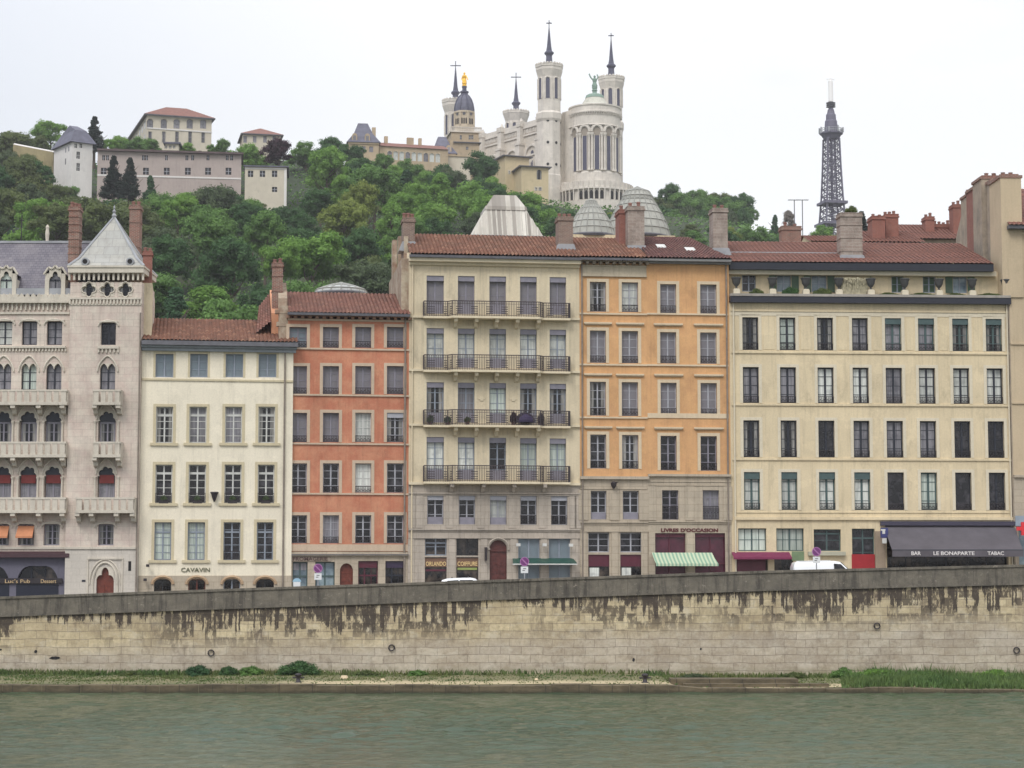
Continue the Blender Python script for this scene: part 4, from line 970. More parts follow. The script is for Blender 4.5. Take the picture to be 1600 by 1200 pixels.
for i in range(7):
    x0, x1 = us[i][1]+.22, us[i+1][0]-.22; m.box(x0+.1, x1-.1, -.025, .02, Z(547), Z(495.5))
m.each('pilaster', creamG, B.root)
m = MB().box(uL+.02, uR+.05, -.4, .3, Z(473.5,.4), Z(464,.4)).build('cornice', plain('dark_navy_cornice', S(34,36,48), .5), B.root)
m = MB().box(uL, uR+.02, -.45, .3, Z(464,.4)+.003, Z(460,.4)).build('parapet_coping', plaster('coping_grey', S(158,152,144), .3, .2), B.root)
# attic set back
za0, za1 = Z(463,-.5), Z(430,-.8); att = []
for q, kind in (((1159.5,1181),'dark'),((1214,1236),'blue'),((1268,1292),'blue'),((1489,1511),'blue'),((1393,1412),'green'),((1442,1462),'green')):
    x0, x1 = B.U(q[0],445,-.8), B.U(q[1],445,-.8); r = (x0, x1, Z(457,-.8), Z(430.5,-.8)); att.append(r)
    w = B.window(r, 'steel', kind, rows=2, y=.8, reg=False, rec=.12)
    if kind == 'blue': MB().box(x0-.5, x0-.03, .74, .79, r[2], r[3]).box(x1+.03, x1+.5, .74, .79, r[2], r[3]).each('shutter', PANE['green'], w)
B.wall(uL+.05, B.U(1560,445,-.8), za0-.6, Z(424,-.8), creamG, att, 'attic_wall', depth=11.5, y=.8)
MB().box(uL+.05, B.U(1553,420,.1), -.05, .85, Z(422.5,0), Z(411.5,0)).build('attic_cornice', W['navy'], B.root)
MB().box(uL+.05, B.U(1556,428,-.4), .3, .85, Z(430,-.3), Z(422.5,-.3)-.003).build('attic_moulding', trimG, B.root)
ze, zr = Z(411,.05), Z(379.5,-6); e1, r1 = B.U(1552,412,.05), B.U(1499,384,-6)
def grid_tiles(name, c1, c2, bw, bh, m, soot=.3):
    t = NT(name); sp = t.new('ShaderNodeSeparateXYZ'); t.l.new(t.tc.outputs['UV'], sp.inputs[0]); cb = t.new('ShaderNodeCombineXYZ')
    t.l.new(sp.outputs[0], cb.inputs[0]); t.l.new(sp.outputs[1], cb.inputs[1])
    br = t.new('ShaderNodeTexBrick'); t.l.new(cb.outputs[0], br.inputs['Vector']); br.inputs['Scale'].default_value = 1; br.inputs['Brick Width'].default_value = bw; br.inputs['Row Height'].default_value = bh
    br.inputs['Mortar Size'].default_value = .02; br.inputs['Color1'].default_value = c1; br.inputs['Color2'].default_value = c2; br.inputs['Mortar'].default_value = m
    n = t.rng(t.noise(t.co((.5,.5,.5)), 1.2, 6, .7), .42, .7, 0, soot)
    return t.fin(t.mix(n, br.outputs[0], S(92,72,68)), .85)
tileG = grid_tiles('flat_tiles', S(134,90,76), S(118,80,70), .3, .3, S(86,58,52))
ro = roof_obj([((uL+.02,-.1,ze),(e1,-.1,ze),(r1,6,zr),(uL+.02,6,zr)), ((e1,-.1,ze),(e1,11.4,ze),(r1+.01,6,zr),(r1,6,zr)), ((e1,11.5,ze),(uL,11.5,ze),(uL+.02,6,zr),(r1,6,zr))], tileG, B.root, pu=.3, amp=.02)
a, b = .45, B.U(1310,392,-2); t = .42; MB().box(uL+.1, b, -.1+t*6.1, -.02+t*6.1, ze+(zr-ze)*t, ze+(zr-ze)*t+.1).build('lead_strip', W['zinc'], ro)
chimney(B, 1313.5, 1347.5, 332, 405, -1.4, brkg, bands=3, pots=0, dy=1.2, skirt=W['zinc'])
chimney(B, 1221.5, 1252, 353, 384, -8.5, brk, pots=2, dy=1.0)
# bar awning
a0, a1, b0, b1 = B.U(1382,820), B.U(1585,820), B.U(1394,859,2.2), B.U(1599,861,2.2); zt_, zb_, zv = Z(821,.1), B.V(859.5,1490,2.2), B.V(869.8,1490,2.2)
gcan = plain('grey_canvas', S(84,80,86), .8, .14, 1.2)
aw = MB(); n = 10
for i in range(n):
    t0, t1 = i/n, (i+1)/n; f = lambda t, s: (a0+(b0-a0)*t if s == 0 else a1+(b1-a1)*t, -.1-2.1*t, zt_+(zb_-zt_)*t-.12*sin(pi*t))
    aw.quad(f(t0,0), f(t0,1), f(t1,1), f(t1,0))
aw.box(b0, b1, -2.24, -2.2, zv, zb_)
aw = aw.build('awning', gcan, B.root)
MB().box(a0-.3, a1+.05, -.32, .0, Z(821,.2), Z(814.5,.2)).build('awning_box', plain('awning_box_blue', S(58,54,72), .5), aw)
MB().tube((b0,-2.2,zb_),(b1,-2.2,zb_),.05).build('front_bar', W['navy'], aw)
lw = plain('letters_white', S(214,210,208), .6, .04)
for s, p0, p1 in (('BAR',1424,1438.7),('LE BONAPARTE',1458.5,1522.5),('TABAC',1543,1568.5)):
    text(s, aw, B.U(p0,864,2.25), B.U(p1,864,2.25), B.V(867.4,1490,2.25), B.V(861.6,1490,2.25), -2.26, lw, bold=.014)
# bordeaux blind
a0, a1 = B.U(1145,868,.6), B.U(1236,868,.6)
MB().add([(a0,0,Z(862.5)),(a1,0,Z(862.5)),(a1,-.9,Z(871,.9)),(a0,-.9,Z(871,.9))], [(0,1,2,3)]).box(a0, a1, -.93, -.9, Z(874,.9), Z(871,.9)).build('small_awning', plain('bordeaux_canvas', S(112,38,72), .8), B.root)
r = arect(B,1152,1196,874,930); MB().box(r[0], r[1], -.08, -.03, .1, r[3]).build('shop_panel', W['bord'], B.root)
r = arect(B,1262,1320,862,868); MB().box(r[0], r[1], -.3, -.03, r[2], r[3]).build('shelf_canopy', plaster('shelf_stone', S(170,168,150)), B.root)
r = arect(B,1371.5,1383,825,848); sg = MB().box(r[0], r[1], -.8, -.7, r[2]+.3, r[3]).build('tobacco_sign', plain('sign_blue', S(52,56,106), .5, .2, 2), B.root)
MB().box(r[0]+.1, r[1]-.2, -.83, -.8, r[2]+.55, r[2]+.75).box(r[0], r[0]+.3, -.82, -.8, r[2]+.75, r[2]+.85).box(r[0]+.1, r[1]-.1, -.8, -.7, r[2]-.05, r[2]+.27).build('sign_mark', W['white'], sg)
for px in (1148, 1578):
    MB().tube((B.U(px,700,.1),-.1,.3),(B.U(px,700,.1),-.1,Z(474)),.055).build('drain_pipe', trimG, B.root)

# ---- H: far right house seen with its side wall
He = G.end(1581); H = House('beige_corner_house', 'taller beige right-edge house with bare side wall carrying a bank of chimneys', 'house', at=(He[0], He[1]-.25), yaw=2)
B = H; uR = B.U(1690, 700); Z = lambda p, w=0: B.V(p, 1585, w)
H.op = [arect(B, 1622, 1650, a, b) for a, b in ((470,520),(560,612),(650,706),(760,800))]
for r in list(H.op): B.window(r, 'steel', 'net', rows=4, sur=(.2, trimG, .03), reg=False, rail='iron')
B.wall(0, uR, Z(744), Z(357), beigeH, H.op, depth=15, gable=None)
so = (B.U(1588,840), B.U(1660,840), .1, B.V(822,1600))
B.wall(0, uR, -1, Z(744)-.004, stoneF, H.op+[so], 'stone_base', depth=15, y=-.03)
B.window(so, 'steel', 'blue', rows=1, cols=3, reg=False, split=False)
MB().box(B.U(1586,815), B.U(1665,815), -.12, -.03, Z(822), Z(806)).build('shop_fascia', plain('pharmacy_blue_grey', S(140,152,164), .6), B.root)
u, z = B.U(1598,826,.5), B.V(826,1598,.5)
MB().box(u-.12,u+.12,-.62,-.5,z-.42,z+.42).box(u-.42,u+.42,-.61,-.51,z-.12,z+.12).build('cross_sign', plain('sign_red', S(206,44,52), .5, .03), B.root)
for p in (365, 444, 537, 629.5): B.band(0, uR, Z(p+1.5), Z(p-1.2), .09, beigeH)
B.band(0, uR, Z(746), Z(742), .2, stoneF, 'base_cornice')
ze, zr = Z(352,.6), Z(300,-7.5)
MB().box(-.1, uR, -.6, .05, Z(357.5,.4), Z(352,.4)).build('cornice', W['zincd'], B.root)
ux = B.U(1575,340,-1)
roof_obj([((-.1,-.7,ze),(uR,-.7,ze),(uR,7.5,zr+.2),(.35,7.5,zr+.2)), ((uR,15.2,ze),(-.1,15.2,ze),(.35,7.5,zr+.2),(uR,7.5,zr+.2))], tileG, B.root, pu=.3, amp=.02)
# side wall rising as stepped chimney bank: polygon in depth/height
def dz(py, y): return B.V(py, 1570, -y)
# the side wall plane recedes from u=0; px -> depth by intersecting the ray with it
def side(px, py):
    x, y_, z = ray(px, py); ca, sa = cos(B.a), sin(B.a)      # plane through A with direction (-sin, cos)
    ax, ay = B.A; k = (ax*ca+ay*sa)/(x*ca+y_*sa); X, Y, Zz = x*k, y_*k, z*k+CZ
    return -(X-ax)*sa+(Y-ay)*ca, Zz-B.zb
def sp(px, py): return side(px, py)
body = [sp(1579,362), sp(1574,334), sp(1548,326), sp(1519,318), sp(1503,338), sp(1495,372), sp(1495,440)]
yb = max(p[0] for p in body)
poly = [(0,-1),(0,Z(357))]+[(max(0,min(y,26)), z) for y, z in body]+[(min(yb,26),-1)]
MB().prismx([(max(y,.02), z) for y, z in poly], -.06, .25).build('side_wall', wallH, B.root)
for i, (p0, p1, pt, pb, mt, out) in enumerate(((1575,1557,276,350,beigeH,.45),(1555.5,1548,279,350,wallH,.25),(1547,1533,277,345,wallH,.55),(1532,1517,291,345,brkr,.3),(1516,1506,303,350,wallH,.2))):
    y0, y1 = side(p0, 330)[0], side(p1, 330)[0]; z1 = side((p0+p1)/2, pt)[1]; z0 = side((p0+p1)/2, pb+120)[1]
    o = MB().box(-out, .9, y0, y1, z0, z1-.3).build('chimney', mt, B.root)
    MB().box(-out-.08, .98, y0-.05, y1+.05, z1-.3, z1-.12).box(-out+.1, .8, y0+.2, y1-.2, z1-.12, z1).build('cap', brk, o)
    for j in (0, 1):
        MB().lathe([(.16,z1-.1),(.13,z1+.22),(.16,z1+.3)], .1+j*.5, (y0+y1)/2, 8).build('chimney_pot', TERRA, o)

# ---- houses behind the front row
def rear(name, label, px0, px1, Y, yaw, eave, ridge, wallm, roofm, dep=10, chim=(), hip=0.0, group=None):
    B = House(name, label, 'house', px0, Y, yaw, group=group)
    u1 = B.U(px1, eave); ze = B.V(eave, (px0+px1)/2); zr = B.V(ridge, (px0+px1)/2, -dep/2)
    wl = MB().prismz([(0,0),(u1,0),(u1,dep),(0,dep)], -1, ze)
    if not hip: wl.prismx([(0,ze),(dep/2,zr-.1),(dep,ze)], .02, u1-.02)
    wl.build('wall', wallm, B.root); h = hip*dep
    f = [((-.2,-.4,ze-.05),(u1+.2,-.4,ze-.05),(u1+.1-h,dep/2,zr),(-.1+h,dep/2,zr)), ((u1+.2,dep+.4,ze-.05),(-.2,dep+.4,ze-.05),(-.1+h,dep/2,zr),(u1+.1-h,dep/2,zr))]
    if hip: f += [((u1+.2,-.4,ze-.05),(u1+.2,dep+.4,ze-.05),(u1+.1-h,dep/2+.01,zr),(u1+.1-h,dep/2,zr)), ((-.2,dep+.4,ze-.05),(-.2,-.4,ze-.05),(-.1+h,dep/2,zr),(-.1+h,dep/2+.01,zr))]
    roof_obj(f, roofm, B.root, pu=.3, amp=.03)
    for c in chim: chimney(B, *c[:4], -c[4], c[5], pots=c[6], dy=c[7])
    return B
rear('rear_house', 'low rear house with red twin chimneys, right of the tall banded roof chimney', 1357, 1440, 146, 3, 379, 362, wallH, tileG, 9,
    ((1363,1383,337,372,1.0,brkr,2,1.5),(1384,1404,334,372,2.0,brkr,3,1.6)))
rear('rear_house', 'rear house with small red chimneys nearest the stepped grey side wall', 1425, 1510, 152, 3, 374, 352, wallH, tileG, 9,
    ((1446.5,1460,338,362,2,brkr,2,1.2),(1461,1488,350,368,3,brkr,4,1.4),(1489.5,1504,319,352,1.5,brkr,2,1.2)))
rear('rear_house', 'little cream rear house peeking over the butter-yellow roof beside the tall chimney', 1272, 1318, 150, 3, 378, 369, creamG, tileG, 6)

# ---- metal and glass roofs behind the ridges
def seam_mat(name, c1, c2, w):
    t = NT(name); sp = t.new('ShaderNodeSeparateXYZ'); t.l.new(t.tc.outputs['UV'], sp.inputs[0])
    cb = t.new('ShaderNodeCombineXYZ'); t.l.new(t.math('FLOOR', t.math('DIVIDE', sp.outputs[0], w)), cb.inputs[0])
    wn = t.new('ShaderNodeTexWhiteNoise', noise_dimensions='1D'); t.l.new(t.math('FLOOR', t.math('DIVIDE', sp.outputs[0], w)), wn.inputs['W'])
    cc = t.ramp(wn.outputs['Value'], [(0, c1), (.5, c2), (.8, S(206,202,192)), (1, c1)])
    n = t.rng(t.noise(t.co((1,1,.3)), 1.5, 5), .45, .7, 0, .4)
    return t.fin(t.mix(n, cc, S(150,144,134)), .5)
LB = House('metal_lantern_building', 'courtyard building topped by a truncated pyramid of ribbed pale metal, above the balcony house', 'building', 733, 150, 7.5)
B = LB; Z = lambda p, w=0: B.V(p, 793, w)
zb_, zs_, zt_ = Z(367.5), Z(325), Z(306.5); a, b = B.U(738.5,367), B.U(848.5,367); c, d = B.U(765,325,-1.6), B.U(822,325,-1.6); e, f = B.U(776,307,-2.2), B.U(811,307,-2.2)
dep = b-a; zs_ = B.V(325,793,-1.6); zt_ = B.V(306.5,793,-2.2); s = (dep-(d-c))/2; s2 = (dep-(f-e))/2
MB().box(a+.4, b-.4, .4, dep-.4, -1, zb_).build('wall', creamG, B.root)
cx, cy = (a+b)/2, dep/2
def frus(mb, h0, h1, z0, z1, uvl):
    for q in range(4):
        r = q*pi/2; C0, S0 = cos(r), sin(r)
        T = lambda x, y, z: (cx+x*C0-y*S0, cy+x*S0+y*C0, z)
        mb.quad(T(-h0,-h0,z0), T(h0,-h0,z0), T(h1,-h1,z1), T(-h1,-h1,z1)); uvl += [(-h0+q*40,0),(h0+q*40,0),(h1+q*40,1),(-h1+q*40,1)]
m = MB(); uvl = []
frus(m, dep/2, (d-c)/2, zb_, zs_, uvl); frus(m, (d-c)/2+.22, (d-c)/2+.16, zs_-.25, zs_+.05, uvl); frus(m, (d-c)/2+.1, (f-e)/2, zs_+.05, zt_, uvl)
m.quad(*[(cx+x*(f-e)/2, cy+y*(f-e)/2, zt_) for x, y in ((-1,-1),(1,-1),(1,1),(-1,1))]); uvl += [(0,0)]*4
o = m.build('pyramid_roof', seam_mat('ribbed_metal', S(128,122,114), S(172,166,156), .36), B.root)
l = o.data.uv_layers.new(name='UVMap'); bf = []
for lp in o.data.loops: bf += uvl[lp.vertex_index]
l.data.foreach_set('uv', bf)
m = MB()
for q in range(4):
    r = q*pi/2; C0, S0 = cos(r), sin(r); T = lambda x, y, z: (cx+x*C0-y*S0, cy+x*S0+y*C0, z)
    n = int(dep/.36)
    for i in range(n+1):
        x = -dep/2+dep*i/n; h = dep/2; hh = (d-c)/2
        if abs(x) <= hh: m.tube(T(x,-h,zb_), T(x,-hh,zs_), .055, .055, 4)
        else: k = (h-abs(x))/(h-hh); m.tube(T(x,-h,zb_), T(x,-h+(h-hh)*k,zb_+(zs_-zb_)*k), .055, .055, 4)
m.build('standing_seam', plain('seam_metal', S(196,192,182), .5), o)
MB().box(a-.1, b+.1, -.1, dep+.1, zb_-.25, zb_-.02).build('eaves', W['zinc'], B.root)
def dome_building(name, label, px, py_base, py_top, half, Y, col_m, prof, cap=True, n=20):
    B = House(name, label, 'building', px, Y, 5); r = half/F*Y*1.0
    z0 = B.V(py_base, px); z1 = B.V(py_top, px)
    MB().box(-r*1.0, r*1.0, -r*.9, r*1.1, -1, z0-.15).build('wall', creamG, B.root)
    pr = [(r*a_, z0+(z1-z0)*b_) for a_, b_ in prof]
    MB().lathe(pr, 0, 0, n).build('dome_roof', col_m, B.root)
    m = MB()
    for i in range(n):
        t = 2*pi*i/n
        m.path([(rr*1.005*cos(t), rr*1.005*sin(t), zz+.02) for rr, zz in pr], .045, 4)
    for rr, zz in pr[1:-1]: m.path([(rr*1.01*cos(2*pi*i/n), rr*1.01*sin(2*pi*i/n), zz+.02) for i in range(n+1)], .04, 4)
    m.build('glazing_bar', plain('dome_bar', S(148,148,142), .6), B.root)
    MB().lathe([(r*1.02,z0-.2),(r*1.04,z0-.05),(r*1.0,z0+.05)], 0, 0, n).build('eaves', W['zincd'], B.root)
    return B
gdm = zinc_tiles('grey_roof_glass', S(156,157,150), S(170,170,162), .8, .7)
curve = [(1,0),(.93,.18),(.8,.36),(.66,.54),(.52,.7),(.40,.82),(.30,.9),(.24,.96),(.0,1)]
dome_building('glass_dome_building', 'grey glazed dome with a pointed crown between two chimneys over the ochre house', 925, 369, 311, 38, 149, gdm, [(1,0),(.93,.18),(.8,.36),(.62,.56),(.42,.74),(.26,.86),(.22,.93),(.0,1)])
dome_building('glass_dome_building', 'larger grey glazed dome with a flat lantern behind the plastered chimney of the ochre houses', 998, 372, 292, 52, 154, gdm, [(1,0),(.95,.14),(.86,.3),(.74,.46),(.6,.62),(.5,.72),(.47,.74),(.46,.8),(.36,.9),(.12,.96),(.0,1)])
dome_building('low_dome_building', 'low pale metal dome roof just behind the orange house', 531, 459, 442, 41, 146, zinc_tiles('pale_roof_metal', S(184,188,186), S(172,176,174), .9, .8), [(1,0),(.96,.3),(.6,.62),(.3,.84),(.08,.95),(.06,1.0),(0,1.02)], n=16)
# ================================================================ HILL BUILDINGS
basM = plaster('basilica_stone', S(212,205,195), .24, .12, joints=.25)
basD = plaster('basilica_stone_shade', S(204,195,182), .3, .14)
yelH = plaster('hill_yellow_render', S(194,178,144), .16, .08)
crH = plaster('hill_cream_render', S(196,187,170), .14, .08)
pinkH = plaster('mauve_render', S(170,157,151), .18, .09)
whH = plaster('hill_white_render', S(214,210,206), .14, .06)
tanH = plaster('hill_tan_stone', S(176,158,132), .25, .14)
chapM = plaster('chapel_stone', S(188,174,152), .25, .12)
redR = plain('hill_red_roof', S(122,84,74), .85, .2, 1.2)
brR = plain('hill_brown_roof', S(88,74,74), .85, .2, 1)
slH = plain('hill_slate', S(92,92,106), .75, .22, .8)

def hill_house(name, label, px, Y, yaw, bot, cat='building', group=None):
    A_ = P(px, bot, Y); return House(name, label, cat, px, Y, yaw, base=A_[2]-14, group=group)
def simple_windows(B, rects, mat='room', frame='grey', sur=None, y=0.0):
    for r in rects:
        B.op.append(r); wo = MB().box(r[0], r[1], y+.2, y+.26, r[2], r[3]).build('window', PANE[mat], B.root)
        m = (r[0]+r[1])/2; MB().box(m-.05, m+.05, y+.14, y+.2, r[2], r[3]).box(r[0], r[1], y+.15, y+.19, (r[2]+r[3])/2-.04, (r[2]+r[3])/2+.04).build('glazing_bar', W[frame], wo)
        if sur: a, b, c, d = r; MB().box(a-.25, a, y-.06, y+.05, c, d+.25).box(b, b+.25, y-.06, y+.05, c, d+.25).box(a, b, y-.06, y+.05, d, d+.25).build('surround', sur, wo)
def hip_roof(B, u0, u1, y0, y1, ze, zr, mat, over=.6, name='roof', fx=None, bell=0):
    cx = (y1-y0)/2 if fx is None else fx; a, b, c, d = u0-over, u1+over, y0-over, y1+over; ym = (y0+y1)/2
    x0, x1 = min(u0+cx, (u0+u1)/2), max(u1-cx, (u0+u1)/2)
    m = MB().add([(a,c,ze),(b,c,ze),(b,d,ze),(a,d,ze),(x0,ym,zr),(x1,ym,zr)], [(0,1,5,4),(1,2,5),(2,3,4,5),(3,0,4),(3,2,1,0)])
    o = m.build(name, mat, B.root); MB().box(a, b, c, d, ze-.25, ze-.01).build('eaves', W['zincd'], o); return o

# white corner-tower house
B = hill_house('white_tower_house', 'white square tower house with a bell-shaped grey roof, left of the long mauve building', 103, 450, 34, 300)
u1 = B.U(144.5,240); Z = lambda p, w=0: B.V(p, 122, w)
dep = 11.0
simple_windows(B, [arect(B,*q) for q in ((116.5,120.5,224.5,231),(124.5,128.5,224.5,231),(119.5,125,237,248),(119.5,125,255,267))], 'dark', 'white')
B.wall(0, u1, 0, Z(223), whH, B.op, depth=dep)
ze = Z(223); zr = ze+5.0; z1 = ze+3.2; o = .7; k = 1.15
c0, c1, yc = u1/2-1.0, u1/2+1.0, dep/2
MB().box(-.04,0,1.5,2.2,ze-1.8,ze-.7).box(-.04,0,3.4,4.0,ze-1.8,ze-.7).box(-.04,0,3.4,4.0,ze-4.6,ze-3.2).each('side_window', PANE['net'], B.root)
MB().add([(-o,-o,ze),(u1+o,-o,ze),(u1+o,dep+o,ze),(-o,dep+o,ze),(k,k,z1),(u1-k,k,z1),(u1-k,dep-k,z1),(k,dep-k,z1),(c0,yc,zr),(c1,yc,zr)],
    [(0,1,5,4),(1,2,6,5),(2,3,7,6),(3,0,4,7),(4,5,9,8),(5,6,9),(6,7,8,9),(7,4,8),(3,2,1,0)]).build('roof', slH, B.root)
# side annex towards the left
# the ochre garden wall running off to the left
wl = hill_house('garden_wall', 'weathered ochre retaining wall with pale coping, left of the white tower house', 10, 462, 0, 250, 'wall')
a, b = 0, wl.U(83,240); MB().add([(a,0,0),(b,0,0),(b,0,wl.V(238,83)),(a,0,wl.V(226,10)),(a,1,0),(b,1,0),(b,1,wl.V(238,83)),(a,1,wl.V(226,10))], [(0,1,2,3),(5,4,7,6),(3,2,6,7),(0,3,7,4),(1,5,6,2)]).build('wall', plaster('ochre_wall', S(150,138,104), .35, .2), wl.root)
MB().path([(a,.5,wl.V(226,10)+.1),(b,.5,wl.V(238,83)+.1)], .35, 4).build('coping', whH, wl.root)
# long mauve building
B = hill_house('long_mauve_building', 'long mauve-grey two-storey building with flat brown roof below the big hilltop house', 144, 452, 8, 310)
u1 = B.U(377,260); Z = lambda p: B.V(p, 260); ws = []
for px in (162,168,224,229,260,292,301,325,355,362): ws.append(arect(B, px-2.2, px+2.2, 242.5, 250.5))
for px in (162,228,260.5,293.5,325,357): ws.append(arect(B, px-4.5, px+4.5, 262, 273))
simple_windows(B, ws, 'dark', 'grey'); B.wall(0, u1, 0, Z(239), pinkH, B.op, depth=11)
MB().box(-.1, u1+.5, -.9, 11.5, Z(239), Z(236)).add([(-.1,-.9,Z(236)+.01),(u1+.5,-.9,Z(236)+.01),(u1+.5,11.5,Z(231)),(-.1,11.5,Z(230))], [(0,1,2,3)]).build('roof', brR, B.root)
B.band(0, u1, Z(277.5), Z(275), .1, whH)
for px in (178,235,310): MB().box(B.U(px,228,-5), B.U(px+5,228,-5), 5, 6.5, Z(236), Z(227)).build('chimney', brR, B.root)
# small cream wing
B = hill_house('cream_wing', 'small cream building with three square windows at the right end of the long mauve building', 377.5, 438, 6, 335)
u1 = B.U(447.5,280); Z = lambda p: B.V(p, 410)
simple_windows(B, [arect(B,px-4.2,px+4.2,266.5,276.5) for px in (391.5,410,429)]+[arect(B,425,433,292,300)], 'dark', 'grey'); B.wall(0, u1, 0, Z(261), crH, B.op, depth=12)
MB().box(-.3, u1+.5, -.5, 12.4, Z(261), Z(259.3)).add([(-.3,-.5,Z(259.3)+.01),(u1+.5,-.5,Z(259.3)+.01),(u1-2,6,Z(255)),(2,6,Z(256))], [(0,1,2,3)]).build('roof', slH, B.root)
B.band(-.05, u1+.05, Z(264.2), Z(262.5), .12, whH)
MB().box(u1-.5, u1+.06, -.08, .1, 0, Z(264.3)).build('quoins', whH, B.root)
# big hilltop house
B = hill_house('hilltop_cream_house', 'large cream hilltop house with red hipped roof and arched upper windows', 221.5, 540, 18.5, 245)
u1 = B.U(330.5,205); Z = lambda p, w=0: B.V(p, 275, w); dep = 38
for q in (234.5,256,276,296.5,317.5):
    r = arect(B, q-4.8, q+4.8, 186, 201); B.op.append(r); hw = (r[1]-r[0])/2
    m = MB(); arch_fill(m, r[0], r[1], r[3]-hw*.9, r[3], round_prof(hw*.99, hw*.88), -.05, .3); m.path([((r[0]+r[1])/2+(hw+.15)*cos(pi*i/12), -.06, r[3]-hw*.9+(hw*.95+.12)*sin(pi*i/12)) for i in range(13)], .13, 4)
    w = MB().box(r[0], r[1], .25, .3, r[2], r[3]).build('window', PANE['net'], B.root); m.build('surround', crH, w)
simple_windows(B, [arect(B,q-3,q+3,205.5,223) for q in (234.5,256,276.5,297,317.5)], 'room', 'lilac', crH)
B.wall(0, u1, 0, Z(181.5), crH, B.op, depth=dep)
B.band(-.1, u1+.1, Z(204), Z(202), .18, whH); B.band(-.05, u1+.05, Z(184), Z(181.8), .2, whH)
ze, zr = Z(181.5), Z(181.5)+3.7
a_, b_, c_, d_ = -.9, u1+.9, -.9, dep+.9; MB().add([(a_,c_,ze),(b_,c_,ze),(b_,d_,ze),(a_,d_,ze),(6,6,zr),(u1-6,6,zr),(u1-6,dep-6,zr),(6,dep-6,zr)], [(0,1,5,4),(1,2,6,5),(2,3,7,6),(3,0,4,7),(4,5,6,7),(3,2,1,0)]).build('roof', redR, B.root); MB().box(a_, b_, c_, d_, ze-.3, ze-.01).build('eaves', W['zincd'], B.root)
m = MB()
for y in (4,9,14,20,26,32): m.box(-.04, .0, y-.8, y+.8, Z(200), Z(188)).box(-.04, 0, y-.6, y+.6, Z(222), Z(209))
m.each('side_window', PANE['room'], B.root)
B = hill_house('garden_pavilion', 'tiny pale flat-roofed pavilion in front of the big cream hilltop house', 251, 500, 4, 240)
u1 = B.U(279,232); Z = lambda p: B.V(p, 265); simple_windows(B, [arect(B,q-2,q+2,227.5,232) for q in (259,266,272)], 'room', 'white'); B.wall(0, u1, 0, Z(225), crH, B.op, depth=5)
MB().box(-.5, u1+.5, -.6, 5.5, Z(225), Z(222.5)).build('roof', slH, B.root)
# smaller red-roofed
B = hill_house('small_hilltop_house', 'smaller cream hilltop house with red hipped roof, above the purple tree', 374, 545, 12, 245)
u1 = B.U(439,212); Z = lambda p, w=0: B.V(p, 400, w)
simple_windows(B, [arect(B,q-2.8,q+2.8,212.5,223) for q in (383,398,414,428.5)], 'net', 'lilac', crH); B.wall(0, u1, 0, Z(209.5), crH, B.op, depth=12)
hip_roof(B, 0, u1, 0, 12, Z(209.5), B.V(200.5,400,-6), redR, .7, fx=5)

# mansard pavilions and the long low range left of the basilica
def mansard_pav(label, px0, px1, Y, yaw, bot, eave, top, dep, wallm, dorm):
    B = hill_house('mansard_pavilion', label, px0, Y, yaw, bot); u1 = B.U(px1, eave); pm = (px0+px1)/2; Z = lambda p, w=0: B.V(p, pm, w)
    simple_windows(B, [(u1*f-.55, u1*f+.55, Z(eave+15), Z(eave+6)) for f in (.25,.5,.75)], 'net', 'lilac')
    B.wall(0, u1, 0, Z(eave), wallm, B.op, depth=dep); ze = Z(eave); zt_ = B.V(top, pm, -dep/2); k = u1*.34
    MB().add([(-.5,-.5,ze),(u1+.5,-.5,ze),(u1+.5,dep+.5,ze),(-.5,dep+.5,ze),(k*.55,k*.55,ze+(zt_-ze)*.45),(u1-k*.55,k*.55,ze+(zt_-ze)*.45),(u1-k*.55,dep-k*.55,ze+(zt_-ze)*.45),(k*.55,dep-k*.55,ze+(zt_-ze)*.45),
        (k,dep*.4,zt_),(u1-k,dep*.4,zt_),(u1-k,dep*.6,zt_),(k,dep*.6,zt_)], [(0,1,5,4),(1,2,6,5),(2,3,7,6),(3,0,4,7),(4,5,9,8),(5,6,10,9),(6,7,11,10),(7,4,8,11),(8,9,10,11),(3,2,1,0)]).build('mansard_roof', slH, B.root)
    for f in dorm:
        x = u1*f; m = MB().prism([(x-.7,ze+.1),(x+.7,ze+.1),(x+.7,ze+1.8),(x+.5,ze+2.3),(x,ze+2.5),(x-.5,ze+2.3),(x-.7,ze+1.8)], -.1, 2.2).build('dormer', wallm, B.root)
        MB().box(x-.4, x+.4, -.14, -.1, ze+.4, ze+1.8).build('pane', PANE['net'], m)
    MB().box(u1*.8, u1*.8+1, dep*.3, dep*.3+1.4, ze, ze+(zt_-ze)*.8).build('chimney', tanH, B.root)
    B.band(-.1, u1+.1, ze-.5, ze-.05, .25, wallm, 'cornice'); return B
mansard_pav('slate mansard pavilion with dormers at the left end of the long tan range', 541, 592, 530, 8, 250, 222.5, 194, 10, tanH, (.2,.62))
mansard_pav('second slate mansard pavilion, at the right end of the tan range next to the chapel', 672, 712, 548, 8, 262, 240, 215, 10, tanH, (.72,))
B = hill_house('long_tan_range', 'long low tan range with red roof and arched openings between two slate mansard pavilions', 590, 532, 16, 258)
u1 = B.U(700,240); z1 = B.V(228,594)
for i in range(9):
    x = 2.2+i*(u1-4)/9; r = (x, x+1.3, z1-3.6, z1-1.2); B.op.append(r); m = MB(); arch_fill(m, r[0], r[1], r[3]-.65, r[3], round_prof(.64,.63), -.04, .25)
    w = MB().box(r[0], r[1], .2, .25, r[2], r[3]).build('window', PANE['curtain' if i%3 else 'net'], B.root); m.build('surround', crH, w)
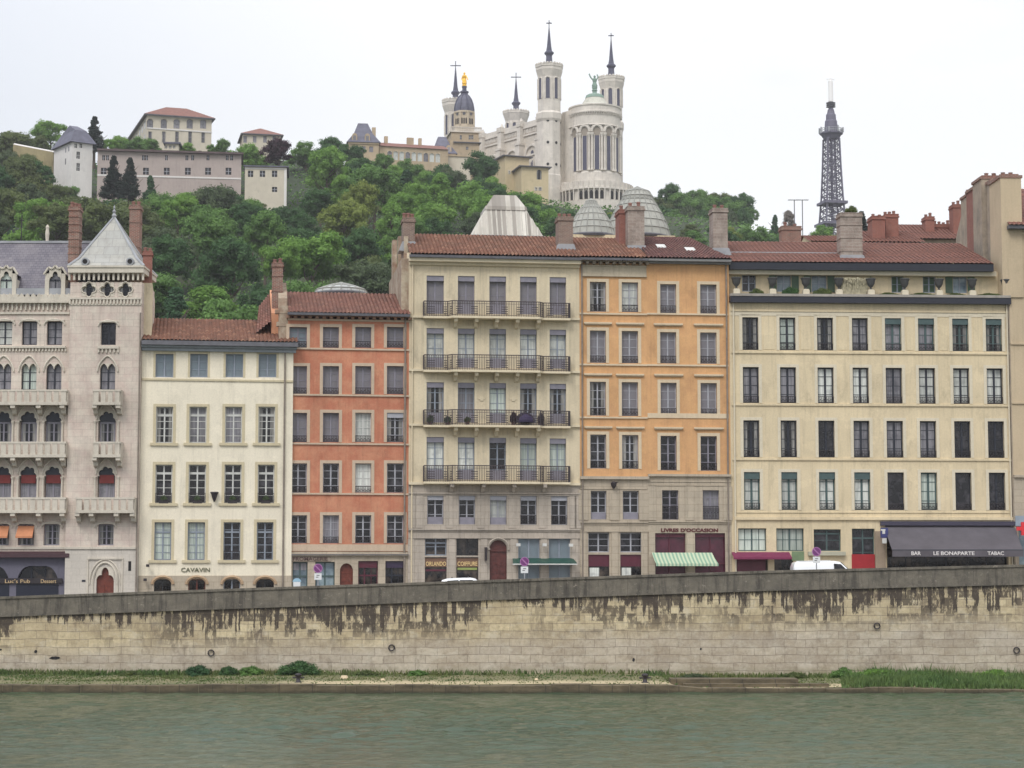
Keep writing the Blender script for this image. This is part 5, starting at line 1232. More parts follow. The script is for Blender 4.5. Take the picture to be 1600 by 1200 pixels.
B.wall(0, u1, 0, z1, tanH, B.op, depth=9); MB().add([(0,-.4,z1),(u1,-.4,z1),(u1,4.5,z1+1.9),(0,4.5,z1+1.9),(0,9.4,z1),(u1,9.4,z1)], [(0,1,2,3),(3,2,5,4),(0,3,4),(1,5,2)]).build('roof', redR, B.root)
for f, w_ in ((.12,.9),(.45,1.8),(.62,.8)): x = u1*f; MB().box(x, x+w_, 3.8, 4.8, z1, z1+3.6).build('chimney', tanH, B.root)
# lower blocks under the chapel
B = hill_house('chapel_annex', 'plain tan block with a dark pyramid roof directly under the statue chapel', 703, 566, 10, 268)
u1 = B.U(748,240); Z = lambda p: B.V(p, 722); simple_windows(B, [arect(B,q-2,q+2,229,234) for q in (730,)], 'room'); B.wall(0, u1, 0, Z(222), tanH, B.op, depth=9)
hip_roof(B, 0, u1, 0, 9, Z(222), Z(216), brR, .6); 
B = hill_house('cream_garden_building', 'low cream wall-like building under the second mansard, just above the treetops', 680, 540, 12, 268)
u1 = B.U(735,250); Z = lambda p: B.V(p, 700); B.wall(0, u1, 0, Z(244), crH, [], depth=7); MB().box(-.2, u1+.2, -.3, 7.2, Z(244), Z(242)).build('coping', tanH, B.root)
# yellow buildings in front of the nave
def yellow(label, p0, p1, Y, yaw, bot, top, rise, wins, arched, dep):
    B = hill_house('yellow_hill_building', label, p0, Y, yaw, bot); u1 = B.U(p1, (bot+top)/2); Z = lambda p, w=0: B.V(p, (p0+p1)/2, w)
    simple_windows(B, [arect(B, a, b, c, d) for a, b, c, d in wins], 'net', 'white', crH)
    for q in arched:
        r = arect(B, *q); B.op.append(r); hw = (r[1]-r[0])/2; m = MB(); arch_fill(m, r[0], r[1], r[3]-hw, r[3], round_prof(hw*.98, hw*.97), -.04, .3)
        w = MB().box(r[0], r[1], .22, .28, r[2], r[3]).build('window', PANE['room'], B.root); m.build('surround', yelH, w)
    B.wall(0, u1, 0, Z(top), yelH, B.op, depth=dep)
    o = hip_roof(B, 0, u1, 0, dep, Z(top), Z(top-rise), brR, .8)
yellow('taller yellow building with shallow dark roof in front of the basilica nave', 789, 827, 545, 22, 300, 244, 4.5, ((808,813,265,275),(795,797,267,272)), (), 13)
yellow('lower yellow building with one arched window at the foot of the nearest basilica tower', 815, 857, 538, 14, 312, 260, 3.5, ((836,839,293,298),(842,846,293,298)), ((838.5,846.5,265,280.5),), 9)

# ---- basilica
bz = P(859, 325, 560)[2]
BA = House('basilica', 'pale stone hilltop basilica with four octagonal towers, dark spires and a round arcaded apse', 'basilica', 859, 560, 37, base=bz)
def wz(px, py, x, y):       # height above base of the photo point at local (x,y)
    X, Y, _ = BA.world(x, y); a, b, c = ray(px, py); k = Y/b; return CZ+c*k-bz
def tower(x, y, pxc, crown_t, crown_b, sh_b, low_b, base, rC, rU, rL, win_t, win_b, sp_fl, sp_tip, cross, rot=pi/8):
    z = lambda p: wz(pxc, p, x, y); n = 8
    def oc(prof, name, mat, ph=rot, par=None): return MB().lathe(prof, x, y, n, ph).build(name, mat, par or BA.root)
    zt_, zc, zs_, zl = z(crown_t), z(crown_b), z(sh_b), z(low_b) if low_b else 0
    body = oc([(rL*1.05,0),(rL*1.05,zl),(rL,zl+.3),(rL,zs_-3),(rL*1.1,zs_-2.2),(rL*1.12,zs_-.6),(rU,zs_),(rU,zc-1),(rC*.98,zc+.8),(rC,zc+1.0),(rC,zt_-.9),(rC*1.04,zt_-.8),(rC*1.04,zt_)], 'tower', basM)
    m = MB()
    for i in range(8):          # merlons
        for f in (.2,.5,.8):
            t0, t1 = rot+2*pi*i/8, rot+2*pi*(i+1)/8; a = Vector((cos(t0), sin(t0))); b = Vector((cos(t1), sin(t1))); c = a*(1-f)+b*f
            m.tube((x+c.x*rC*1.0, y+c.y*rC*1.0, zt_-.1), (x+c.x*rC, y+c.y*rC, zt_+.3), .42, .36, 4)
        t = rot+2*pi*(i+.5)/8
    m.build('crenellation', basM, body)
    # windows: recessed dark slots with colonnettes on every face
    ap = rU*cos(pi/8)
    for i in range(8):
        t = rot+2*pi*(i+.5)/8; cx, cy = x+ap*cos(t), y+ap*sin(t); tx, ty = -sin(t), cos(t); hw = rU*.17
        z0, z1 = z(win_b), z(win_t); q = MB(); pts = []
        for s in range(9): a = pi*s/8; pts.append((hw*cos(a), z1-hw+hw*sin(a)))
        pts = [(hw,z0)]+pts+[(-hw,z0)]
        vs = [(cx+tx*u+.06*cos(t), cy+ty*u+.06*sin(t), zz) for u, zz in pts]; q.add(vs, [tuple(range(len(vs)))]); o = q.build('louvre_window', W['lead'], body)
        q = MB().path([(cx+tx*u*1.25+.14*cos(t), cy+ty*u*1.25+.14*sin(t), zz+(.25 if 0 < k < len(pts)-1 else 0)) for k, (u, zz) in enumerate(pts)], .16, 5); q.build('surround', basM, o)
        if low_b:
            for zz in (z(191.5), z(225.7), z(259.5)):
                if i in (4,5,6): tx2 = x+rL*cos(pi/8)*cos(t); ty2 = y+rL*cos(pi/8)*sin(t); MB().tube((tx2, ty2, zz),(tx2+.08*cos(t), ty2+.08*sin(t), zz), .42, .42, 8).build('oculus', W['dark'], body)
    zf, ztip = z(sp_fl), z(sp_tip)
    sp = MB().lathe([(1.15,zt_-.6),(1.0,zt_+.3),(.85,zf-1),(.9,zf-.7),(1.35,zf-.2),(1.35,zf+.2),(.85,zf+.6),(.62,zf+2),(.12,ztip-1.5),(.1,ztip)], x, y, 8).build('spire', W['lead'], BA.root)
    q = MB(); ca, sa = cos(-BA.a), sin(-BA.a); L = cross
    q.tube((x,y,ztip-.3),(x,y,ztip+.5),.13,.13,5); zc2 = ztip-.9 if L > 1 else ztip-.3
    q.tube((x-L*ca,y-L*sa,zc2),(x+L*ca,y+L*sa,zc2),.16,.16,5)
    if L < 1: q.tube((x,y-.5,zc2),(x,y+.5,zc2),.14,.14,5)
    q.build('cross', W['lead'], sp)
k = 1.0
WID, LEN = 23.0, 46.0
tower(0, 0, 859.5, 102.5, 117, 176, 276, 306, 3.95, 3.35, 3.45, 125, 157, 83, 34.5, .8)
tower(WID, 0, 957.5, 122, 136, 190, None, 306, 3.9, 3.3, 3.4, 142, 168, 103, 54, .8)
tower(0, LEN, 710, 158, 172, 217, None, 260, 4.1, 3.4, 3.4, 182, 212, 145, 98, 1.6)
tower(WID, LEN, 804.5, 175.5, 186, 230, None, 260, 4.1, 3.4, 3.4, 195, 222, 161.5, 116, 1.6)
# nave
zN = wz(840, 186, 1, 3)
nops = []
nv = MB(); x0, x1, y0, y1 = 1.2, WID-1.2, 1.5, LEN-1
nv.add([(x0,y0,0),(x1,y0,0),(x1,y1,0),(x0,y1,0),(x0,y0,zN-1),(x1,y0,zN-1),(x1,y1,zN-1),(x0,y1,zN-1)], [(0,1,5,4),(1,2,6,5),(2,3,7,6),(3,0,4,7),(4,5,6,7)])
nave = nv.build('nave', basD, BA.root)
MB().add([(x0+1,y0,zN-.6),(x1-1,y0,zN-.6),(x1-1,y1,zN-.6),(x0+1,y1,zN-.6),((x0+x1)/2,y0,zN+3.2),((x0+x1)/2,y1,zN+3.2)], [(0,4,5,3),(1,2,5,4),(0,1,4),(2,3,5)]).build('roof', slH, nave)
m = MB()
for zz, pr in ((zN-1.2,.5),(zN-3.4,.35),(zN-9.5,.3)): m.box(x0-pr, x0, y0, y1, zz, zz+.5)
m.box(x0-.35, x0+.1, y0, y1, zN-.7, zN+.6)
for i in range(60): y = y0+(y1-y0)*(i+.5)/60; m.box(x0-.3, x0, y-.18, y+.18, zN-2.6, zN-1.25)
m.build('cornice', basM, nave)
for i in range(5):
    y = y0+3.2+i*(y1-y0-6)/4.0; pr = 2.0
    q = MB().box(x0-pr, x0, y-1.0, y+1.0, 0, zN-5.5).box(x0-pr*.75, x0, y-.8, y+.8, zN-5.5, zN-.5).box(x0-pr-.2, x0, y-1.2, y+1.2, zN-6.0, zN-5.4).box(x0-pr*.75-.2, x0+.2, y-1, y+1, zN-.5, zN+.9)
    q.lathe([(.5,zN+.9),(.6,zN+1.2),(.1,zN+2.2)], x0-.5, y, 6); q.build('buttress', basM, nave)
for i in range(4):
    y = y0+3.2+(i+.5)*(y1-y0-6)/4.0; hw = 3.1; zc = zN-10; n = 14
    pts = [(y+hw*cos(pi*k/n), zc+hw*1.15*sin(pi*k/n)) for k in range(n+1)]; pts = [(y+hw, zc-6)]+pts+[(y-hw, zc-6)]
    q = MB().add([(x0-.04,a,b) for a, b in pts], [tuple(range(len(pts)))]); w = q.build('nave_window', basD, nave)
    q = MB().path([(x0-.2,a,b) for a, b in pts], .4, 5); q.build('archivolt', basM, w)
    q = MB()
    for d in (-1.7,0,1.7): q.add([(x0-.08,y+d-.5,zc-6),(x0-.08,y+d+.5,zc-6),(x0-.08,y+d+.5,zc-1.5),(x0-.08,y+d,zc-.8),(x0-.08,y+d-.5,zc-1.5)], [(0,1,2,3,4)])
    q.add([(x0-.08,y+.7*cos(2*pi*k/10),zc+1.4+.7*sin(2*pi*k/10)) for k in range(10)], [tuple(range(10))]); q.each('glazing', W['lead'], w)
    q = MB()
    for d in (-.85,.85,-2.5,2.5): q.tube((x0-.3,y+d,zc-6),(x0-.3,y+d,zc-1.2),.2,.2,6)
    q.each('colonnette', basM, w)
# east front block between the towers, and the apse
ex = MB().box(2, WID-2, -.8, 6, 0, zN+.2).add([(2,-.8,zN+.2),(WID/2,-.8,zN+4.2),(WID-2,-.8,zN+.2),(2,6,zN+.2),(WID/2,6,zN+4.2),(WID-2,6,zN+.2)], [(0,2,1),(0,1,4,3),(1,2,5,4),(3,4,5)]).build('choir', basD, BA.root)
ax, ay, ar = WID/2+.3, -6.0, 7.35
z = lambda p: wz(929, p, ax, ay-ar)
MB().prismz([(ax-ar*.97,ay),(ax+ar*.97,ay),(ax+ar*.97,0),(ax-ar*.97,0)], 0, z(168)).build('choir_link', basM, BA.root)
apse = MB().lathe([(ar*1.05,0),(ar*1.05,z(290)),(ar*1.0,z(287)),(ar*1.0,z(270)),(ar*.96,z(268)),(ar*.96,z(197)),(ar*1.0,z(196)),(ar*1.0,z(177)),(ar*1.06,z(176)),(ar*1.06,z(174)),(ar*1.0,z(173)),(ar*1.0,z(166)),(ar*1.03,z(165)),(ar*1.03,z(163)),(ar*.95,z(163))], ax, ay, 40).build('apse', basM, BA.root)
zc_ = lambda p: wz(929, p, ax, ay)
MB().lathe([(ar*.96,z(163.5)),(ar*.74,z(160.5)),(ar*.52,z(156.5)),(ar*.36,zc_(154.5)),(ar*.34,zc_(152))], ax, ay, 32).build('apse_roof', plaster('apse_roof_stone', S(190,188,176), .3), apse)
MB().lathe([(ar*.37,zc_(154)),(ar*.34,zc_(150)),(ar*.27,zc_(148)),(0,zc_(147))], ax, ay, 24).build('roof_cap', W['copper'], apse)
m = MB()    # corbel ring
for i in range(72):
    t = 2*pi*i/72; m.tube((ax+ar*1.02*cos(t), ay+ar*1.02*sin(t), z(180)), (ax+ar*1.05*cos(t), ay+ar*1.05*sin(t), z(176.2)), .16, .2, 4)
m.build('corbel', basM, apse)
nb = 12; cam_dir = -pi/2-BA.a  # direction towards the camera in local frame (approx.)
for i in range(-4, 5):
    t = -pi/2-BA.a+.04+i*(2*pi/nb)*.93; c, s = cos(t), sin(t)
    if s > .35: continue
    rr = ar*.97; hw = .95; z0, z1, zs_ = z(266), z(197), z(212)
    def onarc(u, zz, r): tt = t+u/r; return (ax+r*cos(tt), ay+r*sin(tt), zz)
    # arcade hood and recess
    q = MB(); n = 12; zc = z(207); 
    q.path([onarc(1.42*cos(pi*k/n), zc+1.75*sin(pi*k/n), ar*1.02) for k in range(n+1)], .34, 6)
    q.path([onarc(1.78*cos(pi*k/n), zc+2.2*sin(pi*k/n), ar*1.02) for k in range(n+1)], .14, 5)
    q.build('arch', basM, apse)
    pts = [onarc(1.15*cos(pi*k/n), zc+1.4*sin(pi*k/n), ar*1.0) for k in range(n+1)]; pts = [onarc(1.15, z(213), ar*1.0)]+pts+[onarc(-1.15, z(213), ar*1.0)]
    MB().add(pts, [tuple(range(len(pts)))]).build('niche', plaster('niche_stone', S(150,140,128), .2), apse)
    w = MB(); hw = .62
    w.add([onarc(-hw, z0, ar*.985), onarc(hw, z0, ar*.985), onarc(hw, z(211), ar*.985), onarc(0, z(209), ar*.985), onarc(-hw, z(211), ar*.985)], [(0,1,2,3,4)])
    wo = w.build('lancet_window', W['lead'], apse)
    MB().path([onarc(-hw-.12, z0, ar*.99), onarc(-hw-.12, z(211), ar*.99)], .14, 4).path([onarc(hw+.12, z0, ar*.99), onarc(hw+.12, z(211), ar*.99)], .14, 4).build('jamb', basM, wo)
    tt = t+(2*pi/nb)*.93/2; q = MB()
    for r_, x_ in ((ar*1.02, -.42), (ar*1.02, .42)):
        t3 = tt+x_/r_; px_, py_ = ax+r_*cos(t3), ay+r_*sin(t3)
        q.lathe([(.42,z(267)),(.36,z(265)),(.32,z(263)),(.30,z(216)),(.36,z(214)),(.55,z(211)),(.58,z(208.5))], px_, py_, 8)
    q.build('column', basM, apse)
q = MB()
for i in range(36):
    t = 2*pi*i/36; q.tube((ax+ar*1.03*cos(t), ay+ar*1.03*sin(t), z(196)), (ax+ar*1.03*cos(t+.17), ay+ar*1.03*sin(t+.17), z(196)), .22, .22, 4)
q.build('string_course', basM, apse)
# terrace gallery below the apse
zg0, zg1, zg2 = z(325), z(296), z(290)
gr = ar+3.4
q = MB().lathe([(gr,-6),(gr,zg1-3.6),(gr-.5,zg1-3.5),(gr-.5,zg1-.6),(gr+.1,zg1-.5),(gr+.1,zg1),(gr-.1,zg1+.1),(gr-.1,zg2+.6),(gr-.4,zg2+.6),(gr-.4,zg1),(0,zg1)], ax, ay, 40).build('terrace', basM, BA.root)
m = MB(); m2 = MB(); 
for i in range(44):
    t = 2*pi*i/44; c, s = cos(t), sin(t); m.tube((ax+(gr-.05)*c, ay+(gr-.05)*s, zg1-3.6), (ax+(gr-.05)*c, ay+(gr-.05)*s, zg1-.5), .2, .2, 5)
    if i % 6:
        tt = t+pi/44; pts = [(u/gr, v) for u, v in ((-.5,zg1-3.4),(.5,zg1-3.4),(.5,zg1-1.5),(.3,zg1-1.1),(0,zg1-.95),(-.3,zg1-1.1),(-.5,zg1-1.5))]
        m2.add([(ax+(gr-.4)*cos(tt+a), ay+(gr-.4)*sin(tt+a), v) for a, v in pts], [tuple(range(7))])
    m.box(ax+gr*c-.12, ax+gr*c+.12, ay+gr*s-.12, ay+gr*s+.12, zg1, zg2+.6)
m.build('gallery_balustrade', basM, q); m2.build('gallery_arcade', W['dark'], q)
MB().box(2, 8, -4.5, -.8, 0, z(283)).box(WID-5, WID+1, -5, -.8, 0, z(283)).each('side_chapel', basM, BA.root)
def small_statue(mb, x, y, z0, h, arm=False):
    s = h/1.0
    mb.lathe([(.16*s,z0),(.18*s,z0+.05*s),(.13*s,z0+.12*s),(.17*s,z0+.2*s),(.15*s,z0+.4*s),(.11*s,z0+.55*s),(.15*s,z0+.7*s),(.14*s,z0+.78*s),(.05*s,z0+.83*s),(.05*s,z0+.85*s),(.075*s,z0+.9*s),(.07*s,z0+.96*s),(.02*s,z0+1.0*s)], x, y, 10)
    a = -BA.a; ca, sa = cos(a), sin(a)
    if arm: mb.path([(x-.13*s*ca,y-.13*s*sa,z0+.74*s),(x-.26*s*ca,y-.26*s*sa,z0+.9*s),(x-.34*s*ca,y-.34*s*sa,z0+1.1*s)], .045*s, 6).path([(x+.13*s*ca,y+.13*s*sa,z0+.74*s),(x+.22*s*ca,y+.22*s*sa,z0+.9*s),(x+.15*s*ca,y+.15*s*sa,z0+1.05*s)], .04*s, 6)
    else: mb.path([(x-.13*s*ca,y-.13*s*sa,z0+.74*s),(x-.2*s*ca,y-.2*s*sa,z0+.55*s),(x-.12*s*ca,y-.12*s*sa,z0+.42*s)], .045*s, 6).path([(x+.13*s*ca,y+.13*s*sa,z0+.74*s),(x+.2*s*ca,y+.2*s*sa,z0+.58*s),(x+.26*s*ca,y+.26*s*sa,z0+.45*s)], .045*s, 6)
q = MB().lathe([(.8,zc_(148)),(.6,zc_(144)),(.7,zc_(142))], ax, ay, 8); small_statue(q, ax, ay, zc_(142.5), 4.6, True)
q.path([(ax-.9,ay,zc_(133)),(ax,ay-.6,zc_(136)),(ax+.9,ay+.2,zc_(133))], .3, 5); q.build('statue', W['copper'], apse)

# ---- chapel with gilded statue
ch = hill_house('statue_chapel', 'old chapel with grey ribbed dome carrying a gilded statue, left of the basilica nave', 704, 585, 10, 262)
B = ch; Z = lambda p, w=0: B.V(p, 725, w); u1 = B.U(751,215)
simple_windows(B, [arect(B,q-1.7,q+1.7,211,218) for q in (720,734,738)], 'room')
B.wall(0, u1, 0, Z(207), tanH, B.op, depth=11)
m = MB().box(-.4, u1+.4, -.4, 11.4, Z(207), Z(205)); n = 26
for i in range(n+1): x = -.2+(u1+.4)*i/n; m.box(x-.1, x+.1, -.3, -.1, Z(205), Z(200)); 
m.box(-.3, u1+.3, -.4, -.05, Z(200), Z(198.5)).build('balustrade', basD, B.root)
cx, cy = B.U(725.5,190,-5), 5.0; Zd = lambda p: B.V(p, 725, -5); r = 16.5/F*590
dr = MB().lathe([(r*1.05,Zd(207)),(r*1.05,Zd(199)),(r*.98,Zd(198)),(r*.98,Zd(179)),(r*1.07,Zd(178)),(r*1.07,Zd(175.5))], cx, cy, 8, pi/8-B.a).build('drum', chapM, B.root)
for i in range(8):
    t = pi/8-B.a+2*pi*(i+.5)/8; ap = r*.98*cos(pi/8)+.05; px_, py_ = cx+ap*cos(t), cy+ap*sin(t); q = MB()
    for d in (-.62,.0,.62): 
        q.add([(px_-sin(t)*(d+u), py_+cos(t)*(d+u), zz) for u, zz in ((-.2,Zd(196)),(.2,Zd(196)),(.2,Zd(188)),(0,Zd(186.5)),(-.2,Zd(188)))], [(0,1,2,3,4)])
    q.each('belfry_window', W['dark'], dr)
    MB().tube((px_,py_,Zd(180.5)),(px_+.1*cos(t),py_+.1*sin(t),Zd(180.5)),.45,.45,10).build('clock_roundel', W['zincd'], dr)
    tt = pi/8-B.a+2*pi*i/8; MB().tube((cx+r*cos(tt),cy+r*sin(tt),Zd(198)),(cx+r*cos(tt),cy+r*sin(tt),Zd(177)),.28,.28,6).build('corner_column', chapM, dr)
dprof = [(r*.98,Zd(175.5)),(r*.97,Zd(170)),(r*.9,Zd(164)),(r*.74,Zd(157)),(r*.52,Zd(151.5)),(r*.36,Zd(149))]
do = MB().lathe(dprof, cx, cy, 16).build('dome', slH, dr)
m = MB()
for i in range(8): t = pi/8-B.a+2*pi*i/8; m.path([(cx+a*1.01*cos(t), cy+a*1.01*sin(t), b) for a, b in dprof], .22, 5)
m.build('rib', W['lead'], do)
MB().lathe([(r*.36,Zd(149)),(r*.34,Zd(146)),(r*.42,Zd(145)),(r*.42,Zd(143)),(r*.22,Zd(142)),(r*.2,Zd(137)),(r*.26,Zd(136.5)),(r*.24,Zd(135))], cx, cy, 10).build('lantern', W['lead'], do)
q = MB(); small_statue(q, cx, cy, Zd(135.2), 4.35); q.build('gilded_statue', plain('gilded', S(250,196,70), .35, .08, 3, .35), do)

# ---- lattice tower
TX, TY, _ = P(1301.5, 400, 760); z = lambda p: P(1299, p, 760)[2]
MT = empty('lattice_tower', (TX, TY, z(385)), R(12), 'tall grey iron lattice tower with gallery and white aerial mast on the skyline', 'tower')
zb = z(385); Zt = lambda p: z(p)-zb
hwid = lambda zz: .86*lerp([(0,5.9),(Zt(353),4.6),(Zt(310),3.7),(Zt(260),3.1),(Zt(217),2.75)], zz)
m = MB(); nlev = 15; H = Zt(217)
lev = [H*(1-(1-i/nlev)**1.0) for i in range(nlev+1)]
def corner(i, zz): h = hwid(zz); return [(-h,-h),(h,-h),(h,h),(-h,h)][i % 4]
for i in range(4):
    for a, b in zip(lev, lev[1:]):
        ca_, cb_ = corner(i,a), corner(i,b); m.tube((*ca_,a),(*cb_,b),.42,.4,4)
        da, db = corner(i+1,a), corner(i+1,b)
        m.tube((*ca_,a),(*db,b),.17,.17,4); m.tube((*da,a),(*cb_,b),.17,.17,4); m.tube((*cb_,b),(*db,b),.2,.2,4)
        mid = ((ca_[0]+da[0])/2,(ca_[1]+da[1])/2); mid2 = ((cb_[0]+db[0])/2,(cb_[1]+db[1])/2); m.tube((*mid,a),(*mid2,b),.13,.13,4)
ironT = plain('lattice_iron', S(92,89,106), .6, .1)
m.build('lattice', ironT, MT)
m = MB()
for i in range(nlev):
    a, b = lev[i], lev[i+1]; m.tube((0,0,a),(0,0,b),.6,.6,6)
    for k in range(4): t = k*pi/2+i*.7; m.tube((.9*cos(t),.9*sin(t),a),(1.3*cos(t+.8),1.3*sin(t+.8),b),.12,.12,4)
m.build('stair_core', ironT, MT)
for zz, s in ((Zt(318),4.6),(Zt(351),5.4)): MB().box(-s,s,-s,s,zz-.5,zz+.5).build('platform', ironT, MT)
MB().lathe([(2.8,Zt(218)),(3.8,Zt(212)),(4.5,Zt(210)),(4.5,Zt(208)),(2.6,Zt(208))], 0, 0, 8, pi/8).build('gallery', ironT, MT)
q = MB()
for i in range(32): t = 2*pi*i/32; q.tube((4.3*cos(t),4.3*sin(t),Zt(208)),(4.5*cos(t),4.5*sin(t),Zt(202)),.08,.08,4)
for zz in (202,205): q.path([(4.48*cos(2*pi*i/16),4.48*sin(2*pi*i/16),Zt(zz)) for i in range(17)], .12, 4)
q.build('gallery_railing', W['zinc'], MT)
for i in range(8): t = 2*pi*(i+.3)/8; MB().box(4.6*cos(t)-.22,4.6*cos(t)+.22,4.6*sin(t)-.22,4.6*sin(t)+.22,Zt(208),Zt(199+i%3)).build('panel_antenna', W['zinc'], MT)
MB().lathe([(3,Zt(208)),(2.7,Zt(203)),(2.5,Zt(190)),(2.1,Zt(188)),(2.0,Zt(180)),(1.6,Zt(178)),(1.3,Zt(172)),(.9,Zt(170)),(.9,Zt(160))], 0, 0, 8).build('upper_cabin', ironT, MT)
q = MB()
for zz in (167,164,161): q.lathe([(.9,Zt(zz+1.2)),(1.9,Zt(zz+.5)),(1.9,Zt(zz-.4)),(.9,Zt(zz-1))], 0, 0, 8)
q.build('dish_ring', W['zincd'], MT)
MB().lathe([(1.05,Zt(159)),(1.0,Zt(127)),(.5,Zt(126)),(.45,Zt(122.5))], 0, 0, 8).box(-1.6,1.6,-.15,.15,Zt(124.5),Zt(123.5)).build('aerial_mast', plain('white_mast', S(236,234,232), .5, .04), MT)
for px, lab in ((1241.5,'left one of two thin T-shaped aerials on the skyline left of the lattice tower'), (1254,'right one of two thin T-shaped aerials on the skyline left of the lattice tower')):
    X, Y, Z_ = P(px, 350, 160); e = empty('roof_aerial', (X, Y, Z_-2), 0, lab, 'aerial', 'T-shaped aerials'); zt_ = P(px, 312.5, 160)[2]-Z_+2
    MB().tube((0,0,-3),(0,0,zt_),.035).build('mast', W['zincd'], e); q = MB().tube((-.5,0,zt_),(.5,0,zt_),.03)
    for i in range(7): x = -.48+i*.16; q.tube((x,-.25,zt_),(x,.25,zt_),.015)
    q.build('antenna', W['zincd'], e)

# ================================================================ GROUND, STREET, QUAY, WATER
def terr():
    xs = sorted(set([-1500,-1000,-700,-500,-350]+list(range(-260,301,10))+[350,420,500,700,1000,1500])); ys = [110.6,118,125,135,150,165]+list(range(180,560,15))+[580,640,760,900,1100,1400,1800,2500]
    m = MB(); rnd = random.Random(3); N = len(xs)
    vs = [(x, y, gz(x, y)+(rnd.uniform(-.8,.8) if 190 < y < 900 else 0)-(0 if y < 900 else (y-900)*.02)) for y in ys for x in xs]
    m.add(vs, [(j*N+i, j*N+i+1, (j+1)*N+i+1, (j+1)*N+i) for j in range(len(ys)-1) for i in range(N-1)])
    t = NT('hillside'); n = t.noise(t.co((.06,.06,.06)), 1, 8, .7)
    n2 = t.noise(t.co(), .9, 6, .75)
    cc = t.mix(n2, t.ramp(n, [(.35, S(34,50,26)), (.55, S(58,74,36)), (.7, S(82,82,50))]), S(30,40,22)); t.bump(n2, 1, .6)
    return tag(m.build('hillside', t.fin(cc, .95), None, True), kind='structure')
terr()
# street and pavement follow the sloping quay
def strip(name, y0, y1, dz0, dz1, mat, top=.0):
    m = MB(); xs = [x/2 for x in range(-90, 91, 6)]
    for a, b in zip(xs, xs[1:]):
        za, zb_ = street_z(a)+dz1, street_z(b)+dz1
        m.add([(a,y0,za-dz0),(b,y0,zb_-dz0),(b,y1,zb_-dz0),(a,y1,za-dz0),(a,y0,za),(b,y0,zb_),(b,y1,zb_),(a,y1,za)], [(4,5,6,7),(0,1,5,4),(2,3,7,6)])
    return tag(m.build(name, mat), kind='structure')
asph = plain('asphalt', S(66,66,68), .9, .15, 2); pavm = plain('pavement_stone', S(140,136,128), .9, .15, 1.5)
strip('street', 110.55, 119.2, .1, .0, asph); strip('pavement', 119.2, 131, .3, .13, pavm)
m = MB()
for i in range(-7, 8):
    a = i*5.4; m.quad((a,113.9,street_z(a)+.005),(a+3,113.9,street_z(a+3)+.005),(a+3,114.05,street_z(a+3)+.005),(a,114.05,street_z(a)+.005))
tag(m.build('street_marking', plain('road_paint', S(214,214,208), .8)), kind='structure')

